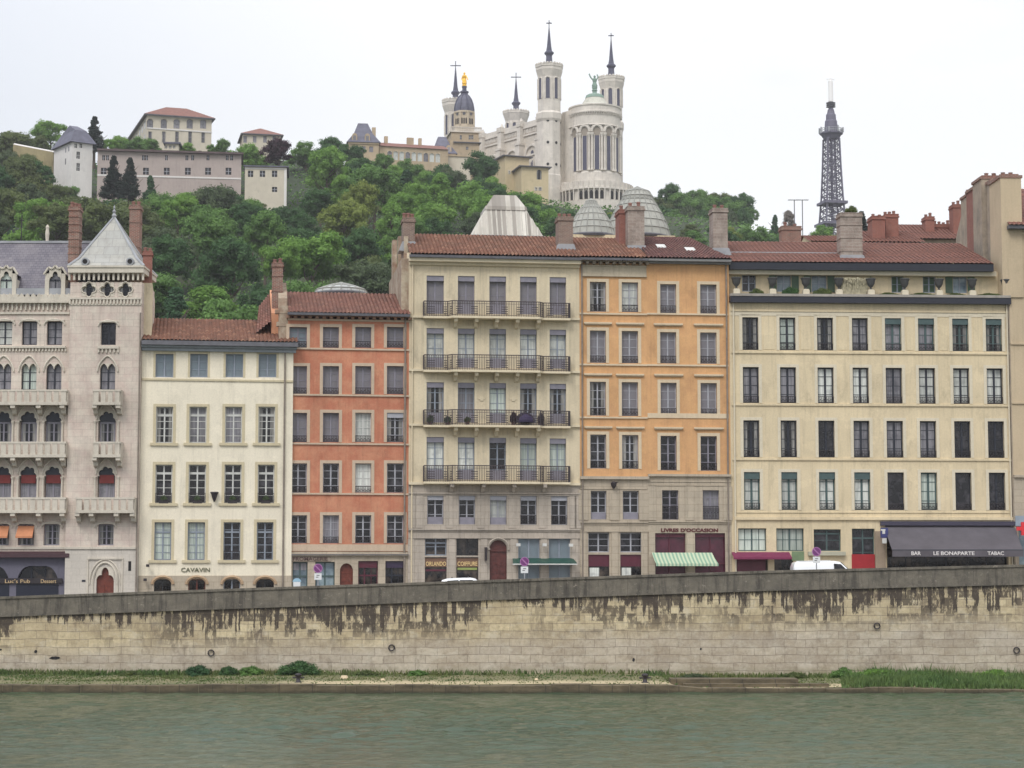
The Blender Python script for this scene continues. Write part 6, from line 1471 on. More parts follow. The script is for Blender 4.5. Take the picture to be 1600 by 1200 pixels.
# river wall
def river_wall_mat():
    t = NT('river_wall_stone'); vec, sp = t.xz()
    warp = t.noise(t.co((.25,.25,.25)), 1, 2)
    X, Zc = sp.outputs[0], sp.outputs[2]
    # top of the wall at this x (two straight runs)
    zt_ = t.math('ADD', t.math('MULTIPLY', X, (PARX[5][1]-PARX[1][1])/(PARX[5][0]-PARX[1][0])), PARX[3][1]-1.06)
    d = t.math('SUBTRACT', zt_, Zc)          # depth below the parapet
    wv = t.new('ShaderNodeVectorMath', operation='ADD'); wn_ = t.new('ShaderNodeTexNoise'); wn_.inputs['Scale'].default_value = .55; t.l.new(t.tc.outputs['Object'], wn_.inputs['Vector']); ws = t.new('ShaderNodeVectorMath', operation='SCALE'); ws.inputs['Scale'].default_value = .22; t.l.new(wn_.outputs['Color'], ws.inputs[0]); t.l.new(vec, wv.inputs[0]); t.l.new(ws.outputs[0], wv.inputs[1]); vec = wv.outputs[0]
    br = t.new('ShaderNodeTexBrick'); t.l.new(vec, br.inputs['Vector']); br.inputs['Scale'].default_value = 1
    br.offset = .43; br.inputs['Brick Width'].default_value = 1.15; br.inputs['Row Height'].default_value = .43; br.inputs['Mortar Size'].default_value = .014; br.inputs['Mortar Smooth'].default_value = .3
    br.inputs['Color1'].default_value = S(210,195,160); br.inputs['Color2'].default_value = S(188,173,142); br.inputs['Mortar'].default_value = S(156,144,126)
    br2 = t.new('ShaderNodeTexBrick'); t.l.new(vec, br2.inputs['Vector']); br2.inputs['Scale'].default_value = 1
    br2.offset = .43; br2.inputs['Brick Width'].default_value = 1.15; br2.inputs['Row Height'].default_value = .43; br2.inputs['Mortar Size'].default_value = .014; br2.inputs['Mortar Smooth'].default_value = .3
    br2.inputs['Color1'].default_value = S(197,187,171); br2.inputs['Color2'].default_value = S(178,168,154); br2.inputs['Mortar'].default_value = S(146,136,125)
    low = t.rng(t.math('ADD', d, t.math('MULTIPLY', t.noise(t.co((.3,.3,.6)), 1, 4), 2.0)), 2.6, 3.6, 0, .9)
    cc = t.mix(low, br.outputs[0], br2.outputs[0])
    bl = t.rng(t.noise(t.co((.5,.5,.8), loc=(4,0,1)), 1.1, 7, .72), .36, .74, 0, .7); cc = t.mix(bl, cc, S(140,122,96)); bl2 = t.rng(t.noise(t.co((1.6,1.6,1.1), loc=(14,0,3)), 1.4, 7, .8), .52, .68, 0, .55); cc = t.mix(bl2, cc, S(118,106,90))
    fine = t.rng(t.noise(t.co((3,3,3)), 2, 5, .7), .3, .7, .84, 1.12)
    cb = t.new('ShaderNodeCombineColor')
    for i in range(3): t.l.new(fine, cb.inputs[i])
    cc = t.mix(1.0, cc, cb.outputs[0], 'MULTIPLY')
    wh = t.rng(t.noise(t.co((.8,.8,1.3), loc=(6,2,9)), 1.3, 7, .75), .52, .7, 0, .5); cc = t.mix(wh, cc, S(206,200,184))
    # black drip stains hanging from under the parapet: columns of varying length
    colm = t.noise(t.co((2.3,2.3,.05)), 1.0, 4, .75); gate = t.noise(t.co((.11,.11,.0), loc=(3.3,0,0)), 1.0, 2)
    jit = t.math('MULTIPLY', t.math('SUBTRACT', t.noise(t.co((1.3,1.3,2.2), loc=(8,8,8)), 1.5, 4, .7), .5), .16)
    def drips(w_, seed):
        k = t.new('ShaderNodeTexWhiteNoise', noise_dimensions='1D'); t.l.new(t.math('FLOOR', t.math('ADD', t.math('DIVIDE', t.math('ADD', X, jit), w_), seed)), k.inputs['W']); return k.outputs['Value']
    n1 = t.math('POWER', drips(.23, 3.3), 1.7); n2 = t.math('POWER', drips(.09, 77.7), 2.4)
    ln = t.math('MULTIPLY', t.math('MAXIMUM', n1, t.math('MULTIPLY', n2, .8)), t.rng(gate, .36, .56, .22, 1.9))
    rag = t.math('MULTIPLY', t.math('SUBTRACT', t.noise(t.co((9,9,2.2)), 1.6, 5, .8), .5), 1.5)
    st = t.rng(t.math('ADD', t.math('SUBTRACT', ln, d), rag), -.02, .08, 0, 1)
    st = t.math('MULTIPLY', st, t.rng(t.noise(t.co((4,4,1.5), loc=(3,9,1)), 1.5, 5, .75), .34, .44, .1, 1))
    # stained blocks: whole stones gone dark
    wn = t.new('ShaderNodeTexWhiteNoise', noise_dimensions='2D'); cb2 = t.new('ShaderNodeCombineXYZ')
    t.l.new(t.math('FLOOR', t.math('DIVIDE', X, .62)), cb2.inputs[0]); t.l.new(t.math('FLOOR', t.math('DIVIDE', Zc, .43)), cb2.inputs[1]); t.l.new(cb2.outputs[0], wn.inputs[0])
    blk = t.math('MULTIPLY', t.rng(wn.outputs['Value'], .36, .42, 0, 1), t.rng(d, 1.3, 2.3, 1, 0)); blk = t.math('MULTIPLY', blk, t.rng(gate, .42, .47, 0, 1))
    blk = t.math('MULTIPLY', blk, t.rng(t.noise(t.co((3,3,1.2), loc=(1,5,2)), 1.4, 4, .7), .42, .5, 0, 1))
    tot = t.math('MAXIMUM', st, t.math('MULTIPLY', blk, .85), clamp=True)
    cc = t.mix(t.math('MULTIPLY', tot, .92), cc, S(52,44,42))
    fad = t.math('MULTIPLY', t.rng(t.noise(t.co((1.1,1.1,.25), loc=(7,0,2)), 1, 6, .75), .54, .7, 0, 1), t.rng(d, 1.0, 3.6, .7, .12)); cc = t.mix(fad, cc, S(112,98,86))
    # damp, mossy foot
    ft = t.math('MULTIPLY', t.rng(t.math('ADD', Zc, t.math('MULTIPLY', t.noise(t.co((1.2,1.2,2)), 1, 5), .9)), .8, 1.5, .75, 0), 1); cc = t.mix(ft, cc, S(122,118,84))
    h = t.math('ADD', br.outputs['Fac'], t.math('MULTIPLY', t.noise(t.co((4,4,4)), 2, 5, .7), -.7)); t.bump(h, .7, -.05)
    return t.fin(cc, .92)
def parapet_mat():
    t = NT('parapet_stone'); cc = t.mix(t.rng(t.noise(t.co((.9,.9,.9)), 1, 7, .75), .35, .68), S(88,84,76), S(124,117,105))
    dr = t.rng(t.noise(t.co((3.2,3.2,.3)), 1, 5, .7), .5, .66, 0, .75); cc = t.mix(dr, cc, S(62,58,54))
    sp = t.new('ShaderNodeSeparateXYZ'); t.l.new(t.tc.outputs['Object'], sp.inputs[0])
    j = t.math('LESS_THAN', t.math('FRACT', t.math('DIVIDE', sp.outputs[0], 2.1)), .012); cc = t.mix(t.math('MULTIPLY', j, .6), cc, S(70,62,62))
    ly = t.rng(t.noise(t.co((2,2,2), loc=(2,2,2)), 2, 5, .8), .6, .68, 0, .6); cc = t.mix(ly, cc, S(166,156,142))
    t.bump(t.noise(t.co((3,3,3)), 2, 6, .75), .8, .05); return t.fin(cc, .93)
wm, pm_ = river_wall_mat(), parapet_mat()
RW = empty('river_wall', (0, 0, 0), 0, 'long limestone river wall with black drip stains under a dark sloping parapet', 'wall')
xs = [x*.5 for x in range(-100, 101)]
def ptop(x): return par_z(x)
m = MB(); zq = .30
def wpt(x): return WY+.5
cols_ = xs; 
for a, b in zip(xs[::4], xs[4::4]): m.add([(a,WY-.0,-1.5),(b,WY,-1.5),(b,WY,ptop(b)-1.02),(a,WY,ptop(a)-1.02),(a,WY+.9,ptop(a)-1.02),(b,WY+.9,ptop(b)-1.02),(a,WY+.9,-1.5),(b,WY+.9,-1.5)], [(0,1,2,3),(3,2,5,4),(6,4,5,7)])
m.build('wall', wm, RW)
m = MB()
for a, b in zip(xs[::4], xs[4::4]):
    for (y0, y1, d0, d1) in ((WY-.07, WY+.42, 1.02, .13), (WY-.14, WY+.5, .13, 0), (WY-.12, WY+.45, 1.1, 1.0)):
        m.add([(a,y0,ptop(a)-d0),(b,y0,ptop(b)-d0),(b,y0,ptop(b)-d1),(a,y0,ptop(a)-d1),(a,y1,ptop(a)-d0),(b,y1,ptop(b)-d0),(b,y1,ptop(b)-d1),(a,y1,ptop(a)-d1)], [(0,1,2,3),(3,2,6,7),(4,7,6,5),(0,4,5,1)])
m.build('parapet', pm_, RW)
for px, py in ((612,1012),(1370,978),(1588,1016),(330,1160-1000+860)):
    X, Y, Z_ = P(px, py, WY); MB().path([(X+.16*cos(2*pi*i/10), WY-.06-.03*abs(sin(i)), Z_+.16*sin(2*pi*i/10)) for i in range(11)], .035, 6).build('mooring_ring', W['iron'], RW)
for px, py, w_, h_ in ((56,1018,5,5),(86,1028,17,5),(1095,1014,3,4),(990,1031,4,6),(1,1015,4,3)):
    X, Y, Z_ = P(px, py, WY); k = 110/F; q = MB(); pts = [(X+w_*k*(.5+.12*sin(3*i))*cos(2*pi*i/9), Z_+h_*k*.5*sin(2*pi*i/9)) for i in range(9)]
    q.prism(pts, WY-.02, WY-.01).build('drain_hole', W['dark'], RW)

# quay ledge
EY = 103.2
qt = NT('quay_ground'); cc = qt.mix(qt.rng(qt.noise(qt.co((.35,.35,.35)), 1, 7, .7), .38, .66), S(92,94,64), S(126,118,88)); sq = qt.new('ShaderNodeSeparateXYZ'); qt.l.new(qt.tc.outputs['Object'], sq.inputs[0]); bandp = qt.math('MULTIPLY', qt.rng(sq.outputs[1], 105.0, 106.2, 1, 0), qt.rng(sq.outputs[0], -13, -10.5, 0, 1)); cc = qt.mix(qt.math('MULTIPLY', bandp, .85), cc, S(184,168,136)); cc = qt.mix(qt.rng(qt.noise(qt.co((2,2,2)), 2, 5, .7), .5, .68, 0, .7), cc, S(104,104,66)); qt.bump(qt.noise(qt.co(), 6, 5), .6, .04); qt.fin(cc, .95)
st = NT('quay_edge_stone'); spq = st.new('ShaderNodeSeparateXYZ'); st.l.new(st.tc.outputs['Object'], spq.inputs[0]); cc = st.mix(st.rng(st.noise(st.co((.8,.8,2)), 1, 6, .75), .38, .66), S(70,62,46), S(108,96,74))
cc = st.mix(st.rng(spq.outputs[2], -.02, .16, .85, 0), cc, S(44,44,30)); cc = st.mix(st.math('LESS_THAN', st.math('FRACT', st.math('DIVIDE', spq.outputs[0], 1.7)), .02), cc, S(50,44,36)); st.bump(st.noise(st.co(), 5, 5), .7, .05); st.fin(cc, .85)
m = MB(); rnd = random.Random(5); N = len(xs); ys = [EY+.55, 104.6, 106, 107.5, 109, 110.1]
zed = lambda x: .36+.02*sin(x*.4)+(.04 if x < 8.5 else -.12 if x < 22 else -.2)
vs = []
for j, y in enumerate(ys):
    for x in xs: vs.append((x, y, zed(x)+.22*(y-EY)/7+rnd.uniform(-.02,.03)*(1 if j else 0)))
m.add(vs, [(j*N+i, j*N+i+1, (j+1)*N+i+1, (j+1)*N+i) for j in range(len(ys)-1) for i in range(N-1)])
tag(m.build('quay_ground', qt.m, None, True), kind='structure')
m = MB()
for a, b in zip(xs[::4], xs[4::4]):
    e = rnd.uniform(-.04,.04); za, zb_ = zed(a)+.015+e, zed(b)+.015+e
    m.add([(a+.01,EY+e,-1),(b-.01,EY+e,-1),(b-.01,EY+e,zb_-.03),(a+.01,EY+e,za-.03),(a+.01,EY+e+.04,za),(b-.01,EY+e+.04,zb_),(b-.01,EY+.6,zb_),(a+.01,EY+.6,za)], [(0,1,2,3),(3,2,5,4),(4,5,6,7)])
tag(m.build('quay_edge', st.m, None), kind='structure')
# low stone slip between the two ledge levels
m = MB(); X0, X1 = P(1050,1060,104)[0], P(1250,1060,104)[0]
m.box(X0, X1, 104.6, 106.2, 0, .62).box(X0+.6, X1+1.5, 104.0, 104.6, 0, .42)
tag(m.build('stone_step', st.m), kind='structure')

# water
wt = NT('river_water')
v1 = wt.noise(wt.co((.9,2.6,1)), 1.0, 5, .65, .3); v3 = wt.noise(wt.co((.03,.07,1)), 1, 3)
wt.bump(v1, 1.0, .07); cw = wt.mix(wt.rng(v3, .38, .62), S(56,72,54), S(68,78,58))
wt.fin(cw, .05, IOR=1.33, Specular_IOR_Level=.24)
def waves():
    rn = random.Random(21); W_ = []
    for i in range(34):
        L = 10**rn.uniform(-.3, .36); a = rn.gauss(0, .36); k = 2*pi/L; W_.append((k*sin(a), k*cos(a), rn.uniform(0, 2*pi), .0105*L**.8*rn.uniform(.5, 1.2)))
    xs_ = [-36+.3*i for i in range(241)]; ys_ = []; y = 56.0
    while y < EY+.3: ys_.append(y); y += .15
    ys_.append(EY+.3); vs = []
    for y in ys_:
        for x in xs_:
            e = min(1, (x+36)/3, (36-x)/3, (y-56)/3) ; e = max(0, e); g_ = .75+.45*sin(x*.09+1.7*sin(y*.05))*sin(y*.13+x*.03)
            z = 0
            for kx, ky, ph, A_ in W_: z += A_*sin(kx*x+ky*y+ph)
            vs.append((x, y, z*e*g_+.0))
    N_ = len(xs_); m = MB(); m.add(vs, [(j*N_+i, j*N_+i+1, (j+1)*N_+i+1, (j+1)*N_+i) for j in range(len(ys_)-1) for i in range(N_-1)])
    Yn = EY+2; q = [(-1500,-400),(1500,-400),(1500,Yn),(-1500,Yn)]
    m.add([(-1500,-400,0),(1500,-400,0),(1500,56,0),(-1500,56,0),(-1500,Yn,0),(-36,56,0),(-36,Yn,0),(36,56,0),(36,Yn,0),(1500,Yn,0)], [(0,1,2,3),(3,5,6,4),(7,2,9,8)])
    tag(m.build('river_water', wt.m, None, True), kind='structure')
waves()
# ================================================================ TREES
def leafmat(name, c1, c2, c3=None):
    t = NT(name); n = t.noise(t.co((1.4,1.4,1.4)), 1, 4, .6); n2 = t.noise(t.co((.16,.16,.16), loc=(5,5,5)), 1, 2)
    cc = t.mix(t.rng(n, .35, .65), c1, c2)
    if c3: cc = t.mix(t.rng(n2, .45, .6, 0, .6), cc, c3)
    t.fin(cc, .75); t.b.inputs['Specular IOR Level'].default_value = .25
    tr = t.new('ShaderNodeBsdfTranslucent'); t.put(tr.inputs[0], cc); mx = t.new('ShaderNodeMixShader'); mx.inputs[0].default_value = .3
    t.l.new(t.b.outputs[0], mx.inputs[1]); t.l.new(tr.outputs[0], mx.inputs[2]); t.l.new(mx.outputs[0], t.n['Material Output'].inputs[0]); return t.m
LEAF = {'mid green': leafmat('leaf_mid', S(82,114,60), S(110,144,76)), 'dark green': leafmat('leaf_dark', S(56,86,52), S(80,112,66)),
    'bright green': leafmat('leaf_bright', S(96,134,60), S(124,158,76)), 'yellow-green': leafmat('leaf_yellow', S(108,124,58), S(134,146,74)),
    'olive green': leafmat('leaf_olive', S(82,96,58), S(106,118,70)), 'grey-green': leafmat('leaf_grey', S(72,88,62), S(94,108,76)),
    'blackish green': leafmat('leaf_black', S(28,42,38), S(42,56,46)), 'purple': leafmat('leaf_purple', S(52,34,46), S(76,50,60)),
    'blue-green': leafmat('leaf_blue', S(52,84,56), S(74,106,70)), 'bare brown': leafmat('twig', S(120,112,104), S(150,142,134))}
bark = plain('bark', S(86,76,66), .95, .3, 3)
def crown_mesh(name, seed, shape, nl=84, per=105, leaf=.044, lobe=.19):
    rn = random.Random(seed); v, f = [], []; U = rn.uniform
    lobes = []; lead = [(U(-.55,.55), U(-.55,.55), U(-.15,.35), U(.55,.85)) for _ in range(5)]
    for i in range(nl):
        if shape == 'conifer':
            z = U(0, 1)**1.15; r = (1-z)*.46*U(.35, 1)+.02; a = U(0, 2*pi); lobes.append((r*cos(a), r*sin(a), z*2.0, lobe*(.35+.75*(1-z))))
        elif shape == 'tall':
            z = U(-1, 1); r = math.sqrt(max(0, 1-z*z))*U(.3, .9)*.66; a = U(0, 2*pi); lobes.append((r*cos(a), r*sin(a), z*1.05+1.1, lobe*U(.7, 1.15)))
        elif shape == 'bush':
            z = U(0, 1); r = math.sqrt(max(0, 1-z*z))*U(.2, .95); a = U(0, 2*pi); lobes.append((r*cos(a), r*sin(a), z*.7, lobe*U(.8, 1.2)))
        else:
            z = U(-.75, 1); r = math.sqrt(max(0, 1-z*z))*U(.35, .92); a = U(0, 2*pi); k = 1+.22*sin(2*a+seed); 
            if i % 4: lx, ly, lz, lr = lead[i%5]; lobes.append((lx+r*cos(a)*lr*.75, ly+r*sin(a)*lr*.75, lz+z*.62*lr+.8, lobe*U(.65, 1.25)))
            else: lobes.append((r*cos(a)*k, r*sin(a)*k, z*.66+.75, lobe*U(.75, 1.3)))
    cz = {'conifer': .7, 'tall': 1.1, 'bush': .3}.get(shape, .7)
    for (x, y, z, R_) in lobes:
        # dark inner mass so the lobe is not see-through
        b = len(v); n1 = 6; rr = R_*.72
        for j in range(1, 4):
            for i in range(n1):
                t = pi*j/4; a = 2*pi*i/n1+j; k = rr*U(.8, 1.15); v.append((x+k*sin(t)*cos(a), y+k*sin(t)*sin(a), z+k*.8*cos(t)))
        for j in range(2):
            for i in range(n1): f.append((b+j*n1+i, b+(j+1)*n1+i, b+(j+1)*n1+(i+1)%n1, b+j*n1+(i+1)%n1))
        f.append(tuple(b+i for i in range(n1))); f.append(tuple(b+2*n1+i for i in range(n1)))
        for _ in range(per):
            d = Vector((rn.gauss(0,1), rn.gauss(0,1), rn.gauss(.25,1))).normalized(); k = R_*U(.7, 1.25)
            if rn.random() < .06: k = R_*U(1.15, 1.4)
            c = Vector((x, y, z))+Vector((d.x*k, d.y*k, d.z*k*.82))
            nrm = (d+Vector((rn.gauss(0,.5), rn.gauss(0,.5), rn.gauss(.2,.5)))).normalized()
            t1 = nrm.orthogonal().normalized(); t2 = nrm.cross(t1); a = U(0, 2*pi); e1 = t1*cos(a)+t2*sin(a); e2 = nrm.cross(e1)
            s = leaf*U(.5, 1.15); w = s*U(.55, .9); b = len(v)
            v += [tuple(c-e1*s), tuple(c-e2*w+nrm*s*.2), tuple(c+e1*s), tuple(c+e2*w+nrm*s*.2)]; f.append((b, b+1, b+2, b+3))
    me = bpy.data.meshes.new(name); me.from_pydata(v, [], f); me.materials.append(LEAF['mid green']); me.update(); return me
def trunk_mesh(name, seed, tall=False):
    rn = random.Random(seed); m = MB(); H = 1.2 if not tall else 1.6
    pts = [(0,0,-1.2), (.02,.01,0), (.05*rn.uniform(-1,1),.05*rn.uniform(-1,1),.5), (.07*rn.uniform(-1,1),.07*rn.uniform(-1,1),H)]; rs = [.09,.075,.055,.02]
    for i in range(3): m.tube(pts[i], pts[i+1], rs[i], rs[i+1], 7)
    for i in range(7):
        z = rn.uniform(.3, H*.85); a = rn.uniform(0, 2*pi); L = rn.uniform(.35, .7); p = (0, 0, z); q = (L*.6*cos(a), L*.6*sin(a), z+L*.35); r_ = (L*cos(a+.3), L*sin(a+.3), z+L*.8)
        m.tube(p, q, .032, .02, 5); m.tube(q, r_, .02, .007, 5)
    me = bpy.data.meshes.new(name); me.from_pydata(m.v, [], m.f); me.materials.append(bark); me.update(); return me
CR = {'broad': [crown_mesh('crown', s, 'broad') for s in (1,2,3,4,5,6,7)], 'tall': [crown_mesh('crown', s, 'tall') for s in (11,12)],
      'conifer': [crown_mesh('crown', s, 'conifer', 90, 90, .04, .19) for s in (21,22)], 'bush': [crown_mesh('crown', s, 'bush', 40, 110, .06, .24) for s in (31,32)]}
TR = {'broad': [trunk_mesh('trunk', s) for s in (1,2)], 'tall': [trunk_mesh('trunk', 5, True)], 'conifer': [trunk_mesh('trunk', 8, True)]}
NAMES = {'broad': 'broadleaf_tree', 'tall': 'slender_tree', 'conifer': 'conifer_tree', 'bush': 'bush'}
TREES = []
def tree(X, Y, Z, r, h, shape, colr, label=None, group='trees on the wooded hillside', cat=None, name=None, px=None):
    e = empty(name or NAMES[shape], (X, Y, Z), random.uniform(0, 2*pi)); rn = random
    zs = {'broad': 1.55, 'tall': 2.25, 'conifer': 2.12, 'bush': 1.0}[shape]     # unit crown height
    rx = {'broad': 1.1, 'tall': .85, 'conifer': .44, 'bush': 1.15}[shape]
    sx = r/rx; lift = 0.0 if shape in ('bush',) else .05*h; sz = (h-lift)/zs
    if shape in ('broad','tall') and sz > 1.12*sx: sz = 1.12*sx; lift = h-sz*zs*.985
    c = bpy.data.objects.new('crown', rn.choice(CR[shape])); col.objects.link(c); c.parent = e; c.scale = (sx*rn.uniform(.85,1.2), sx*rn.uniform(.85,1.2), sz); c.location = (0, 0, lift)
    c.material_slots[0].link = 'OBJECT'; c.material_slots[0].material = LEAF[colr]
    if shape in TR:
        t = bpy.data.objects.new('trunk', rn.choice(TR[shape])); col.objects.link(t); t.parent = e; t.scale = (sx*.9, sx*.9, h*.5 if lift < .2*h else (lift+sz*.9)/1.2)
    tag(e, label, cat or ('bush' if shape == 'bush' else 'tree'), group); TREES.append((e, X, Y, Z, h, r, shape, colr, label)); return e
def tree_at(px, top, wpx, Y, shape, colr, label=None, hmin=None, zoff=0, **k):
    X, _, zt_ = P(px, top, Y); g = gz(X, Y)-.3; r = wpx/F*Y/2
    z0 = min(g, zt_-r*1.6) if zt_-g < r*1.4 else g
    h = zt_-z0
    hm = {'broad': 2.6, 'tall': 3.4, 'conifer': 4.2, 'bush': 1.6}[shape]*r
    if h > hm: z0 = zt_-hm; h = hm
    # a trunk long enough to reach the ground
    e = tree(X, Y, z0, r, h, shape, colr, label, **k)
    if z0 > g+.2:
        for c in kids_of(e, 'trunk'): c.scale = (c.scale[0], c.scale[1], c.scale[2]); c.location = (0,0,0)
        MBt = MB().tube((0,0,g-z0-.5),(0,0,.6),.035*h,.028*h,7).build('lower_trunk', bark, e)
    return e
def kids_of(e, n): return [c for c in e.children if c.name.startswith(n)]
T = tree_at
# skyline and named trees
T(18,204,90,500,'broad','olive green','olive tree at the left edge of the skyline, beyond the ochre garden wall')
T(-25,215,80,500,'broad','grey-green','grey-green tree cut by the left edge at skyline height')
T(60,214,56,515,'broad','olive green','low olive tree between the left-edge skyline trees and the bright domed tree')
T(80,193,58,560,'broad','bright green','bright green domed tree just left of and behind the white tower house')
T(148,180,29,505,'conifer','blackish green','dark pointed conifer standing right behind the white tower house roof')
T(178,241,34,426,'conifer','blackish green','left one of the pair of black-green conifers in front of the long mauve building')
T(203,244,34,425,'conifer','blackish green','right one of the pair of black-green conifers in front of the long mauve building')
T(235,272,34,420,'conifer','blue-green','small blue-green conifer in front of the middle of the long mauve building')
for px, tp, w_, c_, lb in ((180,216,44,'bright green','bright green tree behind the roof of the mauve building, left of the big hilltop house'),(212,214,50,'mid green','green tree touching the left corner of the big hilltop house'),
    (238,218,40,'mid green','green bush-like tree under the left windows of the big hilltop house'),(292,226,34,'bright green','low green tree right of the tiny pavilion, below the big hilltop house'),
    (350,219,40,'mid green','green tree between the two hilltop houses'),(385,224,62,'bright green','wide bright green tree below the smaller hilltop house'),(335,228,30,'mid green','small green tree at the right foot of the big hilltop house')):
    T(px, tp, w_, 505, 'broad', c_, lb)
T(436,219,56,492,'broad','purple','dark purple-leaved tree above the small cream wing')
T(478,222,58,500,'broad','mid green','rounded green tree on the skyline immediately right of the purple tree')
T(515,214,60,505,'broad','dark green','highest dark green skyline tree between the purple tree and the slate pavilion')
T(550,228,48,500,'broad','dark green','dark tree hiding the foot of the left slate mansard pavilion')
T(752,243,68,505,'broad','dark green','dense rounded dark green tree in front of the nave, left of the taller yellow building')
T(640,248,62,500,'broad','mid green','green tree masking the middle of the long tan range'); T(690,256,56,505,'broad','dark green','dark green tree below the second slate pavilion')
T(600,240,50,503,'broad','mid green','green tree below the left part of the long tan range')
for a_, b_, c_, d_, e_ in ((1032,314,54,590,'olive tree low at the left foot of the skyline clump right of the basilica'),(1066,306,60,596,'green tree filling the second gap of the skyline clump'),(1100,308,60,592,'green tree in the middle of the skyline clump, left of the plastered chimney'),(1136,312,62,592,'green tree low in the skyline clump, right of the plastered chimney'),(1172,326,34,596,'small green tree at the far right end of the skyline clump')): T(a_, b_, c_, d_, 'broad', 'mid green' if a_ > 1040 else 'olive green', e_)
T(8,240,60,452,'broad','grey-green','grey-green tree before the ochre wall, nearest the left edge'); T(38,246,56,450,'broad','olive green','olive tree before the middle of the ochre wall'); T(62,256,50,436,'broad','dark green','dark green tree where the ochre wall meets the white tower house'); T(104,292,40,428,'broad','mid green','green tree hiding the foot of the white tower house')
for i_, px_ in enumerate(range(1034, 1180, 21)): T(px_, 318+(i_*5)%9, 44, 578, 'bush', ['dark green','mid green','grey-green'][i_%3], '%s bush under the skyline clump right of the basilica, %s from the left' % (['dark green','mid green','grey-green'][i_%3], ['first','second','third','fourth','fifth','sixth','seventh'][i_]), group='bushes below the skyline clump')
T(1012,300,40,600,'broad','olive green','small olive tree just right of the basilica terrace')
T(1045,292,60,600,'broad','dark green','dark green skyline tree first right of the larger glazed dome'); T(1082,299,56,605,'broad','mid green','mid green skyline tree second in the clump right of the basilica')
T(1118,303,56,605,'broad','olive green','olive skyline tree behind the plastered chimney of the ochre house'); T(1154,306,60,600,'broad','dark green','dark rounded tree ending the skyline clump right of the basilica')
T(1211,334,26,560,'conifer','blue-green','small blue-green conifer alone on the skyline left of the thin aerials')
T(1232,330,30,560,'tall','bare brown','leafless pale brown tree beside the thin aerials')
T(1288,352,44,540,'broad','bright green','bright green tree at the foot of the lattice tower'); T(1322,350,34,545,'broad','dark green','dark tree behind the base of the lattice tower')
T(1346,328,30,300,'conifer','blackish green','dark conifer mostly hidden behind the tall banded roof chimney'); T(1352,356,34,420,'broad','mid green','small green tree right of the tall banded roof chimney')
# the wooded slope: rows of individual trees, thinned where houses stand
ROOF = [(-300,379),(104,379),(104,322),(125,322),(125,379),(217,375),(239,395),(239,500),(400,500),(424,462),(610,458),(612,372),(1140,372),(1150,382),(1500,382),(1501,300),(2000,300)]
LIMIT = [(-300,228),(0,236),(72,250),(82,284),(138,294),(150,302),(160,316),(220,306),(250,290),(290,296),(330,288),(380,292),(395,298),(432,318),(448,324),(453,250),(470,226),(530,222),(548,238),(590,250),(640,258),(700,268),(735,258),(775,264),(800,298),(855,302),(880,326),(960,330),(1010,330),(1050,346),(1190,358),(1250,368),(1320,368),(1500,380)]
rn = random.Random(11); rowY = [238,262,287,313,340,368,396,424,452,480]; pal = ['mid green','dark green','mid green','bright green','mid green','olive green','grey-green','mid green','mid green','dark green','bright green','dark green','yellow-green']
rows_done = []
for ri, Y in enumerate(rowY):
    step = 8.2/Y*F; px = -60+rn.uniform(0, step)
    while px < 1420:
        y = Y+rn.uniform(-8, 8); p = px+rn.uniform(-.2, .2)*step; r = rn.uniform(3.9, 6.9)*(1 if p < 1000 else .7); h = rn.uniform(10.5, 15)*(1 if p < 1000 else .6); px += step*rn.uniform(.8, 1.15)
        X = (p-800)/F*y; g = gz(X, y)-.3; pt = proj(X, y, g+h)
        top = max(pt[1], lerp(LIMIT, pt[0])+rn.uniform(0, 8)); wpx = r*F/y
        wide = max(lerp(LIMIT, pt[0]-wpx*.7), lerp(LIMIT, pt[0]+wpx*.7)); top = max(top, wide+rn.uniform(-4,3))
        zt_ = P(p, top, y)[2]; h2 = zt_-g
        if h2 < 4.0: 
            if h2 < 1.6 or True:
                if h2 < 2: continue
        vis = min(lerp(ROOF, pt[0]-wpx*.6), lerp(ROOF, pt[0]), lerp(ROOF, pt[0]+wpx*.6)); vis = max(lerp(ROOF, pt[0]-wpx*.6), lerp(ROOF, pt[0]), lerp(ROOF, pt[0]+wpx*.6))
        if top > vis-4: continue
        if 60 < p < 452 and Y > 425: continue
        sh = rn.choices(['broad','tall','conifer'], [.82, .1, .08])[0]; cr = rn.choice(pal)
        if 330 < p < 440 and 380 < top < 440: cr = 'bright green'
        if p < 240 and top < 330 and rn.random() < .5: cr = 'olive green'
        if 450 < p < 560 and rn.random() < .45: cr = 'dark green'
        if 560 < p < 700 and top < 330 and rn.random() < .5: cr = 'bright green'
        if sh == 'conifer': cr = 'blue-green'; r *= .65
        if p > 1180: sh = 'broad'
        h2 = min(h2, h); r = min(r, h2*.62); tree(X, y, g, r, h2, sh, cr); rows_done.append((TREES[-1], p, top))
